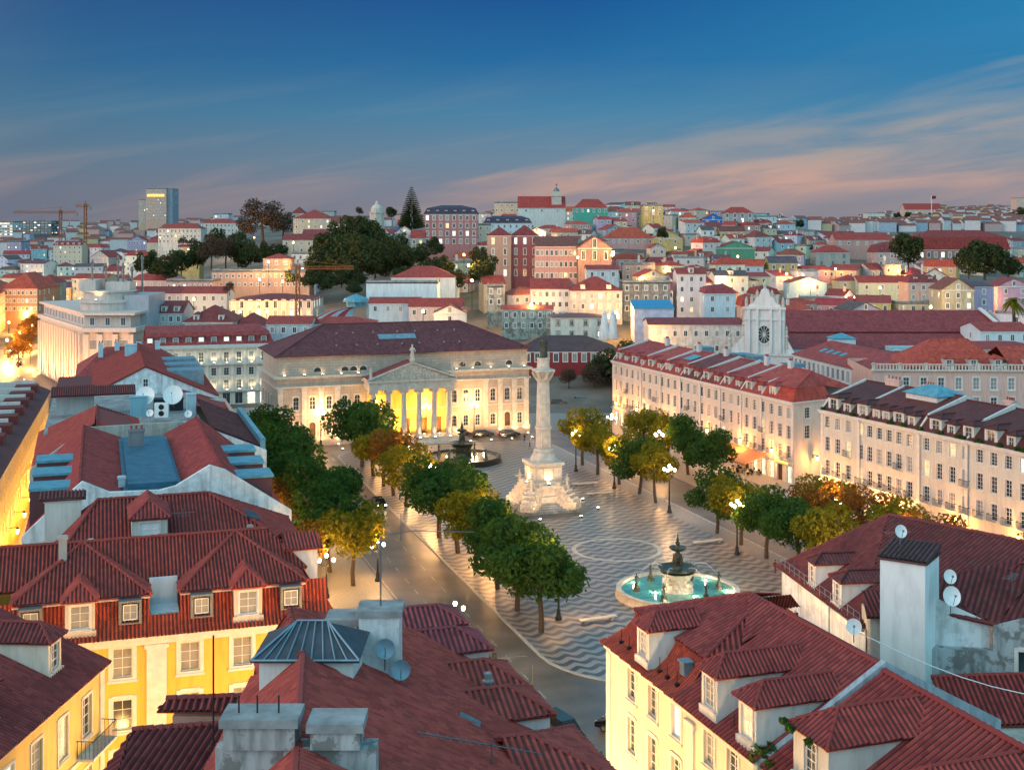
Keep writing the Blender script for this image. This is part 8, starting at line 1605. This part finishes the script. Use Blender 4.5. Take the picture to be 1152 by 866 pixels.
for (a, b2, y, h), w in zip(PK, w_): htree(a, b2, y, h, 'bare' if 'middle of the lower' in w or 'lower park' in w and 'tallest' in w else 'dark', 'dark tree ' + w, .92)
for px_, pyb, Y, hp, k, lb in ((690, 432, 335, 54, 'dark', 'large rounded dark green tree between the red palace and the long terrace'), (668, 440, 330, 34, 'bare', 'leafless dark tree in front of the red palace'), (640, 438, 330, 26, 'bare', 'bare shrubby tree right of the column top'), (1108, 312, 480, 44, 'dark', 'wide dark tree in front of the barracks, largest of the right slope'), (1090, 312, 470, 34, 'dark', 'dark tree left below the barracks windows'), (1134, 310, 490, 32, 'dark', 'dark tree right below the barracks'), (1022, 300, 540, 40, 'dark', 'dark tree beside the lilac flank of the pink mansard house'),
    (1010, 247, 2250, 9, 'dark', 'far dark tree left under the castle-like building'), (1022, 248, 2240, 10, 'dark', 'far dark tree under the castle-like building'), (1035, 248, 2240, 10, 'dark', 'far dark tree right under the castle-like building'), (1046, 247, 2250, 8, 'dark', 'far dark tree below the flagpole'), (1138, 250, 1800, 12, 'dark', 'far dark tree at the right edge, left one'), (1150, 249, 1800, 17, 'dark', 'far dark tree at the right edge, right one'), (900, 256, 700, 10, 'dark', 'small dark tree on the ridge right of the grey villa'), (543, 318, 440, 34, 'dark', 'dark tree right beside the orange-lit lane'), (540, 300, 470, 24, 'dark', 'dark tree above the orange-lit lane'), (490, 285, 540, 20, 'dark', 'dark shrub tree under the striped palace'),
    (440, 246, 800, 14, 'dark', 'dark tree on the ridge right of the domed tower'), (404, 244, 820, 12, 'bare', 'reddish bare tree on the ridge'), (745, 268, 560, 14, 'dark', 'dark garden tree above the ochre gable'), (258, 332, 420, 16, 'bare', 'low reddish tree in front of the long pink building')):
    htree(px_, pyb, Y, hp, k, lb, 1.2 if 'rounded' in lb or 'wide' in lb else 1.0)
for (a, b2, y, h), w in zip(((352, 322, 440, 22), (368, 325, 440, 20), (384, 322, 450, 23), (400, 320, 450, 22), (330, 318, 462, 16), (452, 318, 450, 20), (470, 314, 460, 21), (486, 310, 470, 22), (500, 306, 480, 20), (512, 322, 430, 20), (398, 330, 425, 16)), ('left of the crane jib', 'under the crane jib', 'right under the crane jib', 'left of the market pavilion', 'below the white-blue house', 'right of the market pavilion', 'left above the hall roof', 'above the hall roof', 'left of the orange-lit lane', 'at the foot of the orange-lit lane', 'beside the striped market roof')):
    htree(a, b2, y, h, 'dark', 'low dark bushy tree ' + w, 1.2)
def conifer(p, h, label):
    c = thing('conifer', label, 'tree', p); mb = MB(); mb.tube([(0, 0, -2), (0, 0, h * .5), (0, 0, h)], h * .018, 6, 0, h * .003); mb.build('trunk', 'bark', c); r = random.Random(2); mb = MB(); k = 0
    for i in range(22):
        z = h * (.12 + .86 * i / 21); L = h * .26 * (1 - i / 22.5) ** .8
        for j in range(7):
            a = 2 * PI * j / 7 + i * .7 + r.uniform(-.2, .2); d = Vector((math.cos(a), math.sin(a), 0)); q = Vector((-d.y, d.x, 0))
            for m_ in range(7):
                t_ = .2 + .8 * m_ / 6; w = L * .13 * (1.15 - t_ * .6); p_ = d * L * t_ + Vector((0, 0, z + L * .12 * t_ * t_ - .04 * L)); e = p_ + d * L * .2; mb.poly([p_ - q * w, e - q * w * .4, e + q * w * .4 + Vector((0, 0, .3)), p_ + q * w + Vector((0, 0, .3))]); mb.poly([p_ - Vector((0, 0, w * 1.1)), e - Vector((0, 0, w * .4)), e + Vector((0, 0, w * .9)), p_ + Vector((0, 0, w * 1.2))])
    mb.build('crown', 'leaf_dark', c)
conifer(atY(463, 262, 570), 20.5, 'tall tiered Norfolk pine on the skyline left of the striped pink palace')
pl = thing('palm_tree', 'palm tree with a thick trunk right of the church roof', 'tree', atY(1140, 385, 330)); mb = MB(); mb.tube([(0, 0, -1), (.2, 0, 5), (0, 0, 10.5)], .5, 8, 0, .4); mb.build('trunk', 'bark', pl); mb = MB(); r = random.Random(1)
for k in range(46):
    a = k * 2.4; e = r.uniform(-.5, 1.2); L = r.uniform(3, 4); d = Vector((math.cos(a), math.sin(a), 0)); q = Vector((-d.y, d.x, 0)); pr_ = None
    for i in range(6): t_ = i / 5; c = d * L * t_ * math.cos(e * .5) + Vector((0, 0, 10.5 + L * (math.sin(e) * t_ - .75 * t_ * t_))); w = .38 * math.sin(PI * min(1, .15 + .85 * t_)); cur = (c - q * w, c + q * w); (mb.poly([pr_[0], cur[0], cur[1], pr_[1]]) if pr_ else None); pr_ = cur
mb.build('crown', 'leaf_olive', pl)
# --- lamps that light the lanes of the hill and the avenue
def lane_lamp(px, py, Y, power, label, color=(1, .50, .13), h=6):
    p = atY(px, py, Y); l = thing('street_lamp', label, 'street lamp', p - Vector((0, 0, h)), 0, 'orange lamps in the lanes'); mb = MB(); mb.tube([(0, 0, -3), (0, 0, h)], .1, 5); mb.build('post', 'dark_metal', l); mb = MB(); mb.lathe([(.2, 0), (.4, .3), (.3, .7), (0, .9)], 8, (0, 0, h)); mb.build('lantern', 'lamp_orange', l); light(l, (0, -.3, h + 1.3), power * 1.6, color, .5)
for a in ((531, 317, 400, 5000, 'bright orange lamp in the steep lane right of the market hall'), (527, 300, 440, 5000, 'orange lamp higher up the steep lane'), (522, 288, 480, 3500, 'orange lamp at the top of the steep lane'), (693, 353, 380, 6000, 'orange lamp at the corner of the broad pinkish house'), (598, 344, 388, 2500, 'orange lamp left of the lamplit white pair'), (726, 386, 338, 2500, 'orange lamp at the foot of the netted house'), (476, 352, 352, 2500, 'orange lamp in the alley behind the theatre'), (650, 291, 455, 1200, 'lamp before the pink palace wing'), (688, 288, 455, 1800, 'orange lamp right of the brown gabled front'), (318, 318, 455, 5000, 'orange lamp at the right end of the long pink building'), (292, 316, 455, 3500, 'orange lamp under the long pink building'), (302, 296, 480, 3500, 'orange lamp beside the salmon house'), (340, 304, 495, 3000, 'orange lamp below the white-blue house'), (330, 274, 560, 3000, 'orange lamp under the cream villa'), (266, 270, 740, 2500, 'lamp in the upper park, leftmost of three'), (278, 271, 740, 2500, 'lamp in the upper park, middle of three'), (286, 268, 740, 3500, 'lamp in the upper park, brightest of three'), (1047, 347, 375, 3500, 'orange lamp at the foot of the salmon house on the right slope'), (212, 281, 610, 2500, 'orange lamp before the yellow dormered house'), (270, 352, 388, 3000, 'lamp lighting the hall with lit arches'), (300, 352, 388, 3000, 'second lamp lighting the hall with lit arches, by the crane'), (725, 428, 345, 1800, 'orange lamp in front of the brick-red house beyond the long terrace'), (555, 245, 780, 1500, 'lamp on the ridge by the modern penthouse'), (735, 238, 700, 2500, 'lamp washing the yellow ridge villa'), (180, 268, 780, 2500, 'lamp before the long white villa'), (218, 338, 405, 1200, 'lamp in front of the white house by the long pink building')): lane_lamp(*a)
for px_, Y in ((600, 432), (640, 455), (720, 460), (748, 490), (775, 432), (812, 460), (858, 440), (885, 490), (912, 460), (940, 520), (962, 432), (990, 460), (1010, 520), (1064, 460), (1110, 432), (1140, 460), (690, 553), (760, 588), (830, 553), (610, 668), (100, 470), (130, 530), (90, 600), (60, 680), (140, 770), (30, 770), (110, 880)):  # extra lamps added at scattered spots to warm the hillside and plain
    x = (px_ - 576) * Y / F; g = ground(x, Y); py_ = HZ + (CH - g - 6) * F / Y; lb = 'added orange lamp glowing in a lane ' + rel(px_, py_); n = USED.get(lb, 0); USED[lb] = n + 1
    lane_lamp(px_, py_, Y - 3, 1500, (ORD[n] + lb) if n else lb)
av = thing('avenue_facade', 'orange-lit row of buildings along the avenue at the left picture edge', 'building', (-205, 470, 0)); A_, B_ = (-172, 395), (-218, 560); L_, rt = frame_on(A_, B_); 
av.location = (B_[0], B_[1], 0); L_, rt = frame_on(A_, B_); av.location = (A_[0], A_[1], 0); av.rotation_euler = (0, 0, rt); mb = MB(); facade(av, mb, (0, 0), (L_, 0), 0, 17, [2 + 3.6 * k for k in range(46)], [(13, 2.2), (9.2, 2.4), (5.4, 2.4)], 1.5, .2, ('glass', 'curtain_glass', 'lit_glass'), dict(surround=.2, simple_=True)); wall(mb, (0, 20), (0, 0), 0, 17); wall(mb, (L_, 0), (L_, 20), 0, 17); wall(mb, (L_, 20), (0, 20), 0, 17); mb.build('wall', 'plaster', av, color=(.52, .36, .24)); mb = MB(); mb.roof([(0, -.5, 17), (L_, -.5, 17), (L_, 10, 21), (0, 10, 21)]); mb.roof([(0, 10, 21), (L_, 10, 21), (L_, 20.5, 17), (0, 20.5, 17)]); mb.build('roof', 'far_tiles', av, color=RO)
mb = MB(); mb.poly([(-168, 330, .03), (-118, 330, .03), (-190, 620, 1.5), (-215, 620, 1.5)]); struct(mb.build('avenue', 'asphalt'))
k = 0
for px_, py_, Y in ((8, 392, 420), (22, 384, 440), (36, 376, 460), (10, 372, 500), (30, 366, 520), (12, 404, 400), (34, 398, 400), (18, 352, 580), (38, 350, 580), (46, 412, 385)):
    lane_lamp(px_, py_ - 8, Y, 6500, 'orange lamp over the avenue, ' + ('beside the picture edge', 'midway along the kerb', 'near the fluted wall', 'by the far kerb', 'before the avenue facade', 'first from the picture edge', 'at the foot of the fluted wall', 'in the far bend', 'far behind the fluted wall', 'at the nearest corner')[k], (1, .46, .10), 8); k += 1
for k in range(7): car(atY(4 + 6 * k, 418 - 6 * k, 400 + 14 * k) * 1.0 if False else Vector((-158 + 2 * k - (k % 2) * 7, 372 + 13 * k, .04)), 2.0, 'car on the orange avenue, ' + ('nearest the left block', 'second from the left block', 'beside the fluted wall', 'in the middle lane', 'behind the middle car', 'towards the far bend', 'last in the far bend')[k], 'grey_metal' if k % 3 == 0 else 'car_paint', lights=2)
for k in range(5): p = Vector((-152 - 9 * k, 392 + 27 * k, .1)); tree('brown', 'street_tree', 'avenue tree lit orange, ' + ('first from the near corner', 'second in the row', 'middle of the row', 'fourth in the row', 'farthest in the row')[k], p, 1.0, None, 'trees of the avenue')
